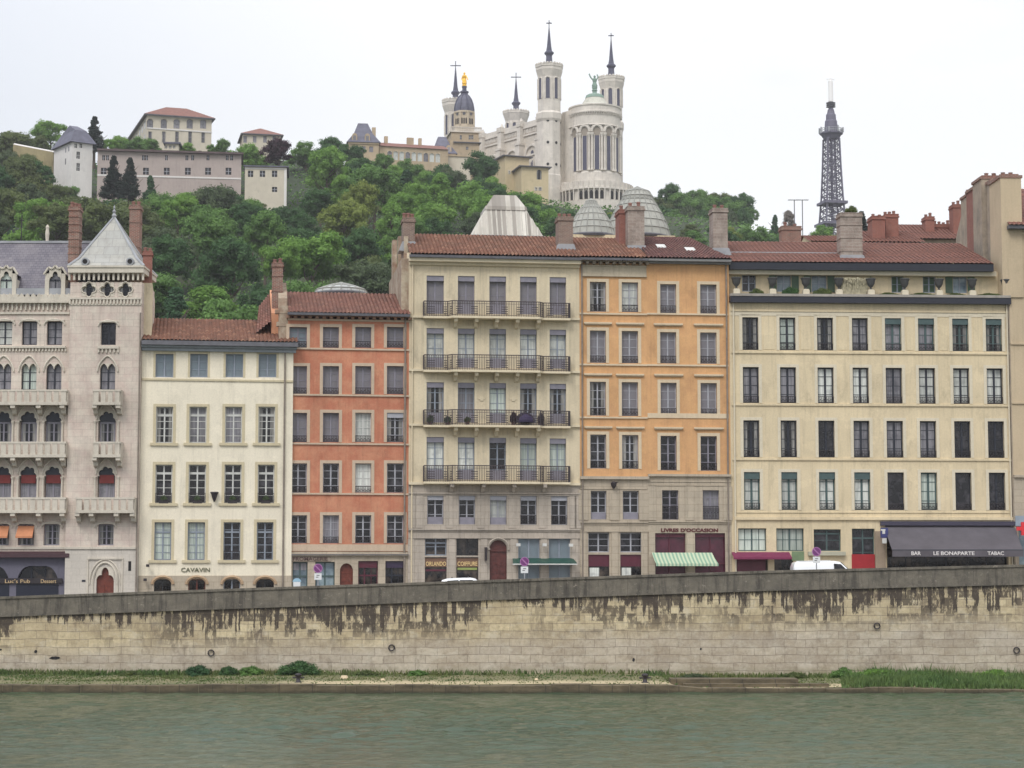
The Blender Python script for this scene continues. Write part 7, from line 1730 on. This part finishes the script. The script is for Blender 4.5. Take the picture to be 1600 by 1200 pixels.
# labels that single each slope tree out: colour and kind, how high on the slope, the landmark nearest it in the picture, then its order
MARKS = [(20,'the slate mansard'),(75,'the stone dormer'),(115,'the banded brick chimney'),(165,'the pyramid roof'),(212,'the chimney beside the pyramid'),
    (265,'the white house left half'),(320,'the white house middle'),(372,'the white house right half'),(434,'the orange house chimney'),(480,'the orange house left half'),(531,'the low metal dome'),(585,'the orange house right half'),
    (640,'the balcony house left chimney'),(695,'the balcony house left half'),(765,'the ribbed pyramid left flank'),(822,'the ribbed pyramid right flank'),(884,'the balcony house right chimney'),(925,'the smaller glazed dome'),(995,'the larger glazed dome'),
    (1050,'the hipped ochre house roof'),(1125,'the plastered ochre house chimney'),(1180,'the butter house left end'),(1236,'the wide low chimney'),(1290,'the lattice tower foot'),(1345,'the tall banded chimney'),(1410,'the red twin chimneys')]
from collections import defaultdict
cells = defaultdict(list)
for (e, X, Y, Z, h, r, sh, cr, lb), p, top in rows_done:
    lo, hi = lerp(ROOF, p), lerp(LIMIT, p); f = (top-hi)/max(20, lo-hi); tier = 'atop the slope' if f < .22 else 'high on the slope' if f < .42 else 'on the mid slope' if f < .64 else 'low on the slope' if f < .84 else 'just over the roofs'
    mk = min(MARKS, key=lambda q: abs(q[0]-p))[1]; cells[(cr, {'broad':'tree','tall':'slender tree','conifer':'conifer'}[sh], tier, mk)].append((p, top, e))
for (cr, kd, tier, mk), L in cells.items():
    L.sort(key=lambda q: q[0]); n = len(L)
    for i, (p, top, e) in enumerate(L):
        w = '' if n == 1 else ('left ' if i == 0 else 'right ') if n == 2 else ('left ', 'middle ', 'right ')[i] if n == 3 else ['leftmost ','second ','third ','fourth ','fifth ','sixth '][min(i,5)]
        e['label'] = '%s%s %s %s, above %s' % (w, cr, kd, tier, mk)
print('TREES', len(TREES))

# undergrowth: leafy ground cover between the trunks
def ground_cover():
    rn = random.Random(4); v, f = [], []
    for _ in range(52000):
        Y = rn.uniform(225, 560); p = rn.uniform(-60, 1450); X = (p-800)/F*Y; z = gz(X, Y)+rn.uniform(-.2, .8)
        b = len(v); s = rn.uniform(.18, .45); a = rn.uniform(0, pi); dx, dy = cos(a)*s, sin(a)*s; t = rn.uniform(-.4, .4)*s
        v += [(X-dx, Y-dy, z-t), (X+dy*.6, Y-dx*.6, z+s*.7), (X+dx, Y+dy, z+t), (X-dy*.6, Y+dx*.6, z-s*.5)]; f.append((b,b+1,b+2,b+3))
    me = bpy.data.meshes.new('undergrowth'); me.from_pydata(v, [], f); me.materials.append(LEAF['mid green']); o = bpy.data.objects.new('undergrowth', me); col.objects.link(o)
    tag(o, 'low leafy undergrowth covering the hillside between the trees', 'undergrowth', kind='stuff')
ground_cover()

# ================================================================ QUAY PLANTS AND FITTINGS
def grass():
    rn = random.Random(9); v, f = [], []
    gx = lambda px, Y: (px-800)/F*Y
    def blade(x, y, z, h, w):
        a = rn.uniform(0, 2*pi); dx, dy = cos(a)*w, sin(a)*w; lx, ly = rn.gauss(0, .3)*h, rn.gauss(0, .3)*h; b = len(v)
        v.extend([(x-dx,y-dy,z),(x+dx,y+dy,z),(x+lx*.5+dx*.6,y+ly*.5+dy*.6,z+h*.6),(x+lx,y+ly,z+h),(x+lx*.5-dx*.6,y+ly*.5-dy*.6,z+h*.6)]); f.append((b,b+1,b+2,b+3,b+4))
    dens = [(-60,.6),(100,.7),(200,.8),(300,.9),(420,.75),(440,.35),(500,.35),(560,.5),(640,.3),(700,.4),(800,.25),(900,.2),(1000,.25),(1050,.5),(1150,.5),(1290,.5),(1330,1),(1700,1)]
    n = 0
    while n < 42000:
        px = rn.uniform(-40, 1640); Y = rn.uniform(103.5, 109.9); x = gx(px, Y); d = lerp(dens, px); pat = .5+.5*sin(x*1.3+sin(Y*2.1)*1.5)*sin(Y*1.7+x*.31)
        back = (Y-103.5)/6.4
        if px < 1310:
            if rn.random() > d*(.25+.75*pat)*(1.25 if back > .72 else .16 if back < .3 else .55): n += .2; continue
            h = rn.uniform(.04, .11)+(.28*rn.random() if back > .85 else 0); w = .05
        else:
            ed = min(1, max(0, (px-1300)/60)); h = rn.uniform(.12, .5)*ed*(.75+.5*sin(x*1.1+2*sin(x*.37))*sin(Y*1.3+x))+.1+(.3 if rn.random() < .03 else 0); w = .035
            if back < .12 and rn.random() < .4: continue
        blade(x, Y, zed(x)+.22*(Y-EY)/7-.02, h, w); n += 1
    me = bpy.data.meshes.new('grass'); me.from_pydata(v, [], f)
    g = NT('grass_blades'); nn = g.noise(g.co((.25,.25,.25)), 1, 6, .7); sp = g.new('ShaderNodeSeparateXYZ'); g.l.new(g.tc.outputs['Object'], sp.inputs[0])
    cc = g.mix(g.rng(nn, .36, .64), S(62,88,38), S(98,104,56)); cc = g.mix(g.rng(sp.outputs[0], 16, 18, 0, .6), cc, g.mix(g.rng(g.noise(g.co((.7,.7,1.2)), 2, 4, .7), .4, .62), S(58,92,42), S(96,126,62))); me.materials.append(g.fin(cc, .8))
    o = bpy.data.objects.new('grass', me); col.objects.link(o); tag(o, 'patchy grass and weeds along the stone quay, lush and tall at the right', 'grass', kind='stuff')
grass()
for px, w_, hpx, c_, lb in ((316,48,16,'blue-green','dark bush at the wall foot, leftmost of the three under the white house'),(362,38,14,'dark green','low dark bush at the wall foot, middle one of three under the white house'),(398,44,14,'mid green','low green bush at the wall foot, right one of three under the white house'),
    (470,68,22,'dark green','largest bushy clump at the foot of the wall, beside the left mooring bollard'),(210,40,8,'olive green','small brownish weed clump at the wall foot under the gothic tower'),(575,44,8,'olive green','straggly low clump at the wall foot under the orange house'),(655,40,9,'mid green','low clump at the wall foot under the left end of the balcony house'),
    (1080,60,8,'grey-green','thin greyish weed strip at the wall foot under the bookshop'),(1235,50,10,'olive green','brownish low clump at the wall foot left of the lush grass'),(1312,36,17,'mid green','upright weed clump where the lush grass begins'),(1365,80,14,'bright green','bright mound in the left part of the lush grass'),
    (1440,90,12,'mid green','long low mound in the middle of the lush grass'),(1545,80,17,'bright green','tallest mound in the lush grass near the right edge'),(1500,70,10,'mid green','low mound just left of the tallest one in the lush grass')):
    Y = 109.2; X = (px-800)/F*Y; r = w_/F*Y/2; tree(X, Y-r*.2, zed(X)+.15, r, hpx/F*Y*1.15, 'bush', c_, lb, group='bushes at the foot of the river wall', cat='bush')
for px, lb in ((469,'iron mooring bollard on the quay edge below the large bush'),(1006,'iron mooring bollard on the quay edge where the ledge steps down')):
    Y = 104.4; X = (px-800)/F*Y; e = empty('mooring_bollard', (X, Y, zed(X)+.03), 0, lb, 'bollard', 'mooring bollards')
    MB().lathe([(.2,-.05),(.2,.04),(.11,.08),(.1,.3),(.17,.36),(.19,.42),(.12,.48),(0,.5)], 0, 0, 14).build('post', W['iron'], e, True)
    MB().tube((-.3,0,.27),(.3,0,.27),.045,.045,8).build('cross_bar', W['iron'], e)
for px, Y, w_, d_, mt, lb in ((540,107,.45,.3,'pale','pale rubble block on the quay right of the large bush'),(600,106,.22,.2,'pale','small pale rubble stone on the quay below the orange house'),(838,106,.2,.2,'pale','small stone on the quay under the balcony house'),(1322,104.6,.3,.2,'yellow','crumpled yellow litter bag at the left end of the lush grass'),(1490,105,.3,.2,'pale','pale litter lying in the lush grass')):
    X = (px-800)/F*Y; rn = random.Random(px); m = MB(); pts = [(w_*(.5+.12*rn.uniform(-1,1))*cos(2*pi*i/7), d_*.7*sin(2*pi*i/7)) for i in range(7)]
    m.prismz(pts, 0, d_*.5, [(a*.7, b*.7) for a, b in pts]); o = m.build('litter_bag' if mt == 'yellow' else 'rubble_stone', plain('litter_yellow', S(214,170,70), .6) if mt == 'yellow' else plain('pale_rubble', S(206,186,156), .9), None)
    o.location = (X, Y, zed(X)+.22*(Y-EY)/7+(.3 if px == 1490 else 0)); tag(o, lb, 'litter' if mt == 'yellow' or px == 1490 else 'stone')

# ================================================================ URNS AND PLANTS ON THE BUTTER HOUSE PARAPET
B = G; zp = B.V(459.8,1360,.4)
urn_px = [1150.5,1207,1259,1310.6,1360.6,1413.5,1467,1519,1571]
names = ['first urn from the left on the parapet, by the dark attic window','second urn from the left on the parapet, before the first green shutter','third urn from the left on the parapet','fourth urn, left of the big grassy plant','fifth urn, right of the big grassy plant','sixth urn on the parapet, beside the narrow green shutter','seventh urn on the parapet','eighth urn on the parapet, next to the last attic window','last urn at the right end of the parapet']
for px, nm in zip(urn_px, names):
    u = B.U(px, 447, .1); e = empty('parapet_urn', B.world(u, -.1, zp), B.a, 'dark stone '+nm, 'urn', 'urns on the attic parapet'); e.scale = (.74,.74,.92)
    MB().box(-.28,.28,-.28,.28,0,.3).box(-.22,.22,-.22,.22,.3,.36).build('pedestal', trimG, e)
    MB().lathe([(.2,.36),(.1,.42),(.08,.5),(.2,.6),(.34,.78),(.36,.95),(.42,1.08),(.46,1.12),(.4,1.16),(.3,1.1),(0,1.08)], 0, 0, 14).build('bowl', plain('urn_dark', S(70,70,70), .7, .2), e, True)
    q = MB(); rn = random.Random(int(px))
    for i in range(26): a = rn.uniform(0,2*pi); r = rn.uniform(0,.3); q.tube((r*cos(a),r*sin(a),1.05),(r*cos(a)*1.3,r*sin(a)*1.3,1.15+rn.uniform(.03,.14)),.02,.008,3)
    q.build('planting', LEAF['grey-green'], e)
for px, w_, h_, c_, nm in ((1182,30,9,'olive green','reddish-olive low plants on the parapet, between first and second urn'),(1235,36,11,'dark green','dark trailing plants between the second and third urn'),(1285,34,10,'olive green','low olive plants between the third and fourth urn'),(1388,42,5,'olive green','thin low planting between the fifth and sixth urn'),
    (1440,42,5,'olive green','thin low planting between the sixth and seventh urn'),(1493,42,5,'olive green','thin low planting between the seventh and eighth urn'),(1545,42,5,'olive green','thin low planting between the eighth and last urn')):
    u = B.U(px, 455, 0); X, Y, Z_ = B.world(u, .05, zp-.05); e = tree(X, Y, Z_, w_/F*Y/2, h_/F*Y*1.35, 'bush', c_, nm, group='plants on the attic parapet', cat='plant', name='parapet_plant'); e.rotation_euler = (0,0,B.a); e.children[0].scale = (e.children[0].scale[0], .3, e.children[0].scale[2])
def big_grass(px):
    u = B.U(px, 450, 0); e = empty('ornamental_grass', B.world(u, .1, zp-.05), B.a, 'big pale fountain-like grassy plant between the fourth and fifth urn on the parapet', 'plant'); rn = random.Random(2); v, f = [], []
    for i in range(900):
        a = rn.uniform(0, 2*pi); x, y = rn.uniform(-.75,.75), rn.uniform(-.12,.12); L = rn.uniform(.7,1.6); d = (cos(a)*.5, sin(a)*.3); w = .022; b = len(v)
        P0 = (x,y,0); P1 = (x+d[0]*L*.35, y+d[1]*L*.35, L*.75); P2 = (x+d[0]*L*.9, y+d[1]*L*.9, L*.62+rn.uniform(-.1,.2))
        v += [(P0[0]-w,P0[1],P0[2]),(P0[0]+w,P0[1],P0[2]),(P1[0]+w,P1[1],P1[2]),(P1[0]-w,P1[1],P1[2]),P2]; f += [(b,b+1,b+2,b+3),(b+3,b+2,b+4)]
    me = bpy.data.meshes.new('leaves'); me.from_pydata(v, [], f); me.materials.append(plain('dry_grass', S(178,170,144), .8, .3, 6)); o = bpy.data.objects.new('leaves', me); col.objects.link(o); o.parent = e
big_grass(1335)
# creeper on top of the tall chimney
u = B.U(1330, 330, -2); X, Y, Z_ = B.world(u, 2.0, B.V(333,1330,-2)); tree(X, Y, Z_-.05, .55, .6, 'bush', 'olive green', 'weedy plant growing on top of the tall banded roof chimney', group=None, cat='plant', name='chimney_weed')

# balcony things of the cream house
B = E; zb_ = B.V(664,770,.9)
def lathe_thing(name, label, cat, B, u, y, z, prof, mat, n=14, part='bowl', group=None):
    e = empty(name, B.world(u, y, z), B.a, label, cat, group); MB().lathe(prof, 0, 0, n).build(part, mat, e, True); return e
pur = plain('purple_canvas', S(48,38,66), .8, .12)
e = empty('parasol', B.world(B.U(821,655,.7), -.5, zb_), B.a, 'low dark purple parasol open on the second iron balcony', 'parasol')
m = MB(); n = 8; H = B.V(644,821,.9)-zb_
m.lathe([(.62,H-.48),(.56,H-.3),(.42,H-.12),(.22,H-.02),(0,H+.02)], 0, 0, n).lathe([(.62,H-.48),(.6,H-.62)], 0, 0, n).build('canopy', pur, e)
MB().tube((0,0,0),(0,0,H),.025).build('pole', W['iron'], e); MB().lathe([(.24,0),(.24,.06),(.05,.1)], 0, 0, 12).build('base', W['iron'], e)
for px, c_, h_, nm in ((802,'purple',.75,'dark red shrub in a pot left of the purple parasol'),(846,'purple',.7,'dark shrub in a pot right of the purple parasol'),(673,'dark green',.5,'trailing dark plant at the left end of the balcony with the parasol'),(700,'dark green',.42,'small dark plant second from the left end of the balcony with the parasol'),(730,'olive green',.36,'low olive plant before the second window of the balcony with the parasol')):
    u = B.U(px, 655, .6); yy = -.62 if 712 < px < 840 else -.3; e = empty('balcony_plant', B.world(u, yy, zb_), B.a, nm, 'potted plant', 'plants on the iron balcony')
    MB().lathe([(.11,0),(.15,.22),(.16,.24),(.13,.23),(0,.2)], 0, 0, 12).build('pot', TERRA, e, True)
    c = bpy.data.objects.new('foliage', CR['bush'][0]); col.objects.link(c); c.parent = e; c.scale = (.24, .24, h_); c.location = (0,0,.2); c.material_slots[0].link = 'OBJECT'; c.material_slots[0].material = LEAF[c_]
# flower boxes on the white house (third row)
for px, nm in zip((257,309.5,364.5,416.5), ('first','second','third','fourth')):
    B = C_; u = B.U(px-1.3, 780); z = B.V(786.5, px-1.3); e = empty('flower_box', B.world(u, -.02, z), B.a, 'grey window box with green plant, %s from the left on the white house' % nm, 'window box', 'window boxes of the white house')
    MB().box(-.28,.28,-.1,.08,0,.2).box(-.3,.3,-.12,.1,.18,.21).build('box', W['iron'], e)
    c = bpy.data.objects.new('foliage', CR['bush'][1]); col.objects.link(c); c.parent = e; c.scale = (.22, .1, .34); c.location = (0,0,.18); c.material_slots[0].link = 'OBJECT'; c.material_slots[0].material = LEAF['grey-green']

# ================================================================ STREET SIGNS AND VEHICLES
signM = {'purple': plain('sign_faded_purple', S(112,52,112), .5, .06), 'ring': plain('sign_mauve_ring', S(164,110,160), .5, .05), 'white': plain('sign_white', S(220,222,222), .5, .04), 'blue': plain('sign_pale_blue', S(150,186,206), .5, .05)}
def no_parking(px, py, label, plate=True, Y=112.6):
    X, _, Z_ = P(px, py, Y); g = street_z(X); e = empty('road_sign', (X, Y, g), 0, label, 'road sign', 'round no-parking signs'); h = Z_-g; r = 7.1/F*Y
    MB().tube((0,0,-.1),(0,0,h+.2),.032,.032,8).build('post', W['zinc'], e)
    d = MB().tube((0,-.04,h),(0,-.06,h),r,r,28).build('disc', signM['purple'], e)
    q = MB(); n = 28
    for i in range(n):
        a, b = 2*pi*i/n, 2*pi*(i+1)/n; q.quad((r*.84*cos(a),-.064,h+r*.84*sin(a)),(r*cos(a),-.064,h+r*sin(a)),(r*cos(b),-.064,h+r*sin(b)),(r*.84*cos(b),-.064,h+r*.84*sin(b)))
    w = .035; c = r*.8*.7071; q.quad((-c-w*.7,-.065,h+c-w*.7),(-c+w*.7,-.065,h+c+w*.7),(c+w*.7,-.065,h-c+w*.7),(c-w*.7,-.065,h-c-w*.7)); q.build('ring_and_bar', signM['ring'], d)
    if plate:
        p = MB().box(-r*.8,r*.8,-.05,-.03,h-r*2.5,h-r*1.08).build('plate', signM['white'], e)
        MB().box(-r*.3,r*.35,-.056,-.051,h-r*1.6,h-r*1.45).box(-r*.45,r*.1,-.056,-.051,h-r*2.0,h-r*1.85).build('plate_mark', W['zincd'], p)
    return e
no_parking(497,888,'faded purple round no-parking sign in front of the cheese shop of the orange house')
no_parking(819.5,877.5,'faded purple round no-parking sign before the green awning of the balcony house')
no_parking(1275.5,862,'faded purple round no-parking sign directly above the white van')
X, _, Z_ = P(464,909,112.4); g = street_z(X); e = empty('information_sign', (X, 112.4, g), 0, 'pale blue half-round sign peeking over the parapet below the cheese shop', 'sign'); h = Z_-g
MB().tube((0,0,-.1),(0,0,h),.03).build('post', W['zinc'], e); MB().prism([(.24*cos(pi*i/12), h+.2*sin(pi*i/12)) for i in range(13)], -.05, -.02).build('panel', signM['blue'], e); MB().box(-.2,.2,-.05,-.02,h-.35,h-.01).build('lower_panel', signM['white'], e)

carw = plain('car_white', S(226,228,230), .25, .02, Coat_Weight=.6); glass = PANE['dark']; tyre = plain('tyre', S(24,24,24), .85); rim = plain('wheel_rim', S(150,150,154), .35, .1, 3, .6)
lampM = plain('headlight_glass', S(210,214,216), .15); redL = plain('tail_lamp', S(130,20,22), .3)
def vehicle(name, label, cat, X, Y, L, Wd, prof, side_win, wheels, front_sign=1, extra=None):
    """profile in x,z; x from rear(0) to front(L)"""
    g = street_z(X); e = empty(name, (X, Y, g), math.atan2(street_z(X+2)-street_z(X-2), 4)*0, label, cat)
    slope = math.atan2(street_z(X+2)-street_z(X-2), 4); e.rotation_euler = (0, -slope, 0)
    n = len(prof); ys = [(-Wd/2, .80), (-Wd/2+.12, .96), (-Wd/2+.3, 1.0), (Wd/2-.3, 1.0), (Wd/2-.12, .96), (Wd/2, .80)]
    cx = L/2; m = MB(); vs = []; zmid = .75
    for y, k in ys:
        for x, z in prof:
            kk = 1-(1-k)*max(0, (z-zmid))/1.2*1.3; vs.append(((x-cx)*(.985 if k < .9 else 1), y*(1-.09*max(0,(z-.9))/1.0), zmid+(z-zmid)*(kk if z > zmid else 1)))
    fs = [(j*n+i, j*n+(i+1)%n, (j+1)*n+(i+1)%n, (j+1)*n+i) for j in range(5) for i in range(n)]+[tuple(range(n-1,-1,-1)), tuple(range(5*n, 6*n))]
    body = m.add(vs, fs).build('body', carw, e, True); 
    md = body.modifiers.new('bevel', 'BEVEL'); md.width = .03; md.segments = 2; md.limit_method = 'ANGLE'
    for s in (-1, 1):
        for w in side_win:
            def yy(z): return s*(Wd/2*(1-.09*max(0,(z-.9)))+.012)
            q = MB().add([(x-cx, yy(z), z) for x, z in w], [tuple(range(len(w)))]); q.build('side_window', glass, e)
        for x in wheels:
            o = MB().tube((x-cx, s*(Wd/2-.2), .31), (x-cx, s*(Wd/2+.01), .31), .31, .31, 20).build('wheel', tyre, e); MB().tube((x-cx, s*(Wd/2+.0), .31), (x-cx, s*(Wd/2+.02), .31), .19, .19, 14).build('rim', rim, o)
        MB().box(L-cx-.16, L-cx-.0, s*(Wd/2-.32)-.14, s*(Wd/2-.32)+.14, .62, .78).build('headlight', lampM, e)
        MB().box(-cx-.02, -cx+.08, s*(Wd/2-.14)-.07, s*(Wd/2-.14)+.07, .75, 1.05).build('tail_light', redL, e)
        MB().box(L*.70-cx, L*.70-cx+.16, s*(Wd/2+.08)-.09, s*(Wd/2+.08)+.09, .98, 1.12).build('mirror', W['black'], e)
    return e
# white van behind the wall, nose to the right
Xv = (1287-800)/F*116.5; top = P(1280,876.5,116.5)[2]-street_z(Xv); Lv = 4.15
vn = vehicle('white_van', 'white panel van passing behind the river wall, only its rounded roof showing', 'van', Xv+.15, 116.5, Lv, 1.75,
    [(0.0,.3),(-.02,.7),(.03,top-.3),(.12,top-.06),(.3,top),(2.4,top+.0),(2.75,top-.06),(3.3,top-.62),(3.95,top-.86),(4.12,.72),(4.15,.3)], [[(2.35,1.1),(2.35,top-.16),(2.75,top-.2),(3.2,1.12)]], (.75, 3.35))
MB().add([(2.78-Lv/2,-.66,top-.07),(2.78-Lv/2,.66,top-.07),(3.33-Lv/2,.72,top-.6),(3.33-Lv/2,-.72,top-.6)], [(0,1,2,3)]).build('windscreen', glass, vn)
MB().box(.4-Lv/2, 2.2-Lv/2, -.62, -.58, top-.0, top+.035).box(.4-Lv/2, 2.2-Lv/2, .58, .62, top-.0, top+.035).build('roof_rail', carw, vn)
Xc = (732-800)/F*115.5; top = P(732,902.3,115.5)[2]-street_z(Xc); 
top = max(top, 1.2); cr_ = vehicle('white_car', 'white car parked behind the parapet before the hair salon, just the roof visible', 'car', Xc, 115.5, 3.7, 1.62,
    [(0,.3),(0,.8),(.12,.95),(.42,top-.08),(.75,top),(2.0,top),(2.3,top-.06),(2.85,.98),(3.5,.86),(3.68,.7),(3.7,.3)], [[(.55,.95),(.72,top-.14),(1.35,top-.12),(1.35,.95)],[(1.43,.95),(1.43,top-.12),(2.15,top-.14),(2.6,.97)]], (.68, 2.98))
MB().add([(2.33-1.85,-.58,top-.08),(2.33-1.85,.58,top-.08),(2.83-1.85,.66,1.0),(2.83-1.85,-.66,1.0)], [(0,1,2,3)]).build('windscreen', glass, cr_)
MB().box(.95-1.85,1.0-1.85,-.6,.6,top+.02,top+.06).box(1.85-1.85,1.9-1.85,-.6,.6,top+.02,top+.06).build('roof_bar', W['black'], cr_)

HAZE = .00015
if HAZE:
    hz = MB().box(-900, 900, -60, 960, -8, 240).build('haze', None, None); hz.data.materials.clear()
    hm = bpy.data.materials.new('haze'); hm.use_nodes = True; t_ = hm.node_tree; t_.nodes.remove(t_.nodes['Principled BSDF']); pv = t_.nodes.new('ShaderNodeVolumePrincipled')
    pv.inputs['Color'].default_value = (.93,.93,.96,1); pv.inputs['Density'].default_value = HAZE; t_.links.new(pv.outputs[0], t_.nodes['Material Output'].inputs['Volume']); hz.data.materials.append(hm)
    tag(hz, 'thin pale haze softening the hill and the basilica', 'haze', kind='stuff')
# ================================================================ LIGHT, SKY, CAMERA
w = bpy.data.worlds.new('World'); sc.world = w; w.use_nodes = True; nt = w.node_tree; bg = nt.nodes['Background']
sky = nt.nodes.new('ShaderNodeTexSky'); sky.sky_type = 'NISHITA'; sky.sun_disc = False; EL, AZ = 48, 205
sky.sun_elevation = R(EL); sky.sun_rotation = R(AZ)
tc = nt.nodes.new('ShaderNodeTexCoord'); sp = nt.nodes.new('ShaderNodeSeparateXYZ'); nt.links.new(tc.outputs['Generated'], sp.inputs[0])
rp = nt.nodes.new('ShaderNodeMapRange'); nt.links.new(sp.outputs[2], rp.inputs[0])
rp.inputs[1].default_value = .22; rp.inputs[2].default_value = .95; rp.inputs[3].default_value = SKY0; rp.inputs[4].default_value = SKY1
nz = nt.nodes.new('ShaderNodeTexNoise'); nz.inputs['Scale'].default_value = 1.7; nz.inputs['Detail'].default_value = 5; mp = nt.nodes.new('ShaderNodeMapping'); mp.inputs['Scale'].default_value = (1,1,3); mp.inputs['Location'].default_value = (SKYOFF,0,0)
nt.links.new(tc.outputs['Generated'], mp.inputs[0]); nt.links.new(mp.outputs[0], nz.inputs['Vector'])
cr = nt.nodes.new('ShaderNodeValToRGB'); nt.links.new(nz.outputs['Fac'], cr.inputs[0]); cr.color_ramp.elements[0].position = .40; cr.color_ramp.elements[0].color = (.80,.82,.88,1); cr.color_ramp.elements[1].position = .53; cr.color_ramp.elements[1].color = (1,1,1,1)
ml = nt.nodes.new('ShaderNodeMix'); ml.data_type = 'RGBA'; ml.blend_type = 'MULTIPLY'; ml.inputs[0].default_value = 1; nt.links.new(cr.outputs[0], ml.inputs[6]); nt.links.new(rp.outputs[0], ml.inputs[7])
mk = nt.nodes.new('ShaderNodeMix'); mk.data_type = 'RGBA'; mk.inputs[0].default_value = .12
sc_ = nt.nodes.new('ShaderNodeMix'); sc_.data_type = 'RGBA'; sc_.blend_type = 'MULTIPLY'; sc_.inputs[0].default_value = 1; nt.links.new(sky.outputs[0], sc_.inputs[6]); sc_.inputs[7].default_value = (.12,.12,.12,1)
gx = nt.nodes.new('ShaderNodeMapRange'); nt.links.new(sp.outputs[0], gx.inputs[0]); gx.inputs[1].default_value = -.30; gx.inputs[2].default_value = -.05; gx.inputs[3].default_value = .80; gx.inputs[4].default_value = 0
gm = nt.nodes.new('ShaderNodeMix'); gm.data_type = 'RGBA'; gm.blend_type = 'MULTIPLY'; nt.links.new(gx.outputs[0], gm.inputs[0]); nt.links.new(ml.outputs[2], gm.inputs[6]); gm.inputs[7].default_value = (.72,.76,.84,1)
nt.links.new(gm.outputs[2], mk.inputs[6]); nt.links.new(sc_.outputs[2], mk.inputs[7]); nt.links.new(mk.outputs[2], bg.inputs[0]); bg.inputs[1].default_value = 1.0
sl = bpy.data.lights.new('sun', 'SUN'); sl.energy = 1.7; sl.angle = R(22); sl.color = (1,.96,.9); so_ = bpy.data.objects.new('sun', sl); col.objects.link(so_)
d = Vector((sin(R(AZ))*cos(R(EL)), cos(R(AZ))*cos(R(EL)), sin(R(EL)))); so_.rotation_euler = d.to_track_quat('Z', 'Y').to_euler()

cam = bpy.data.cameras.new('camera'); cam.lens = F/1600*36; cam.sensor_width = 36; cam.clip_end = 6000; cam.clip_start = .5
co = bpy.data.objects.new('camera', cam); col.objects.link(co); co.location = (0,0,CZ); co.rotation_euler = (pi/2+PT, 0, 0); sc.camera = co
sc.view_settings.view_transform = 'Standard'; sc.view_settings.look = 'None'; sc.view_settings.exposure = 0.06; sc.view_settings.gamma = 1
sc.render.engine = 'CYCLES'

for o in col.objects:
    if o.parent is None and 'label' in o and not 4 <= len(o['label'].split()) <= 16: print('LONG', len(o['label'].split()), o['label'])
_c = {}
for o in col.objects:
    if 'label' in o: _c.setdefault(o['label'], []).append(o.name)
for k, v in _c.items():
    if len(v) > 1: print('DUP', k, v)
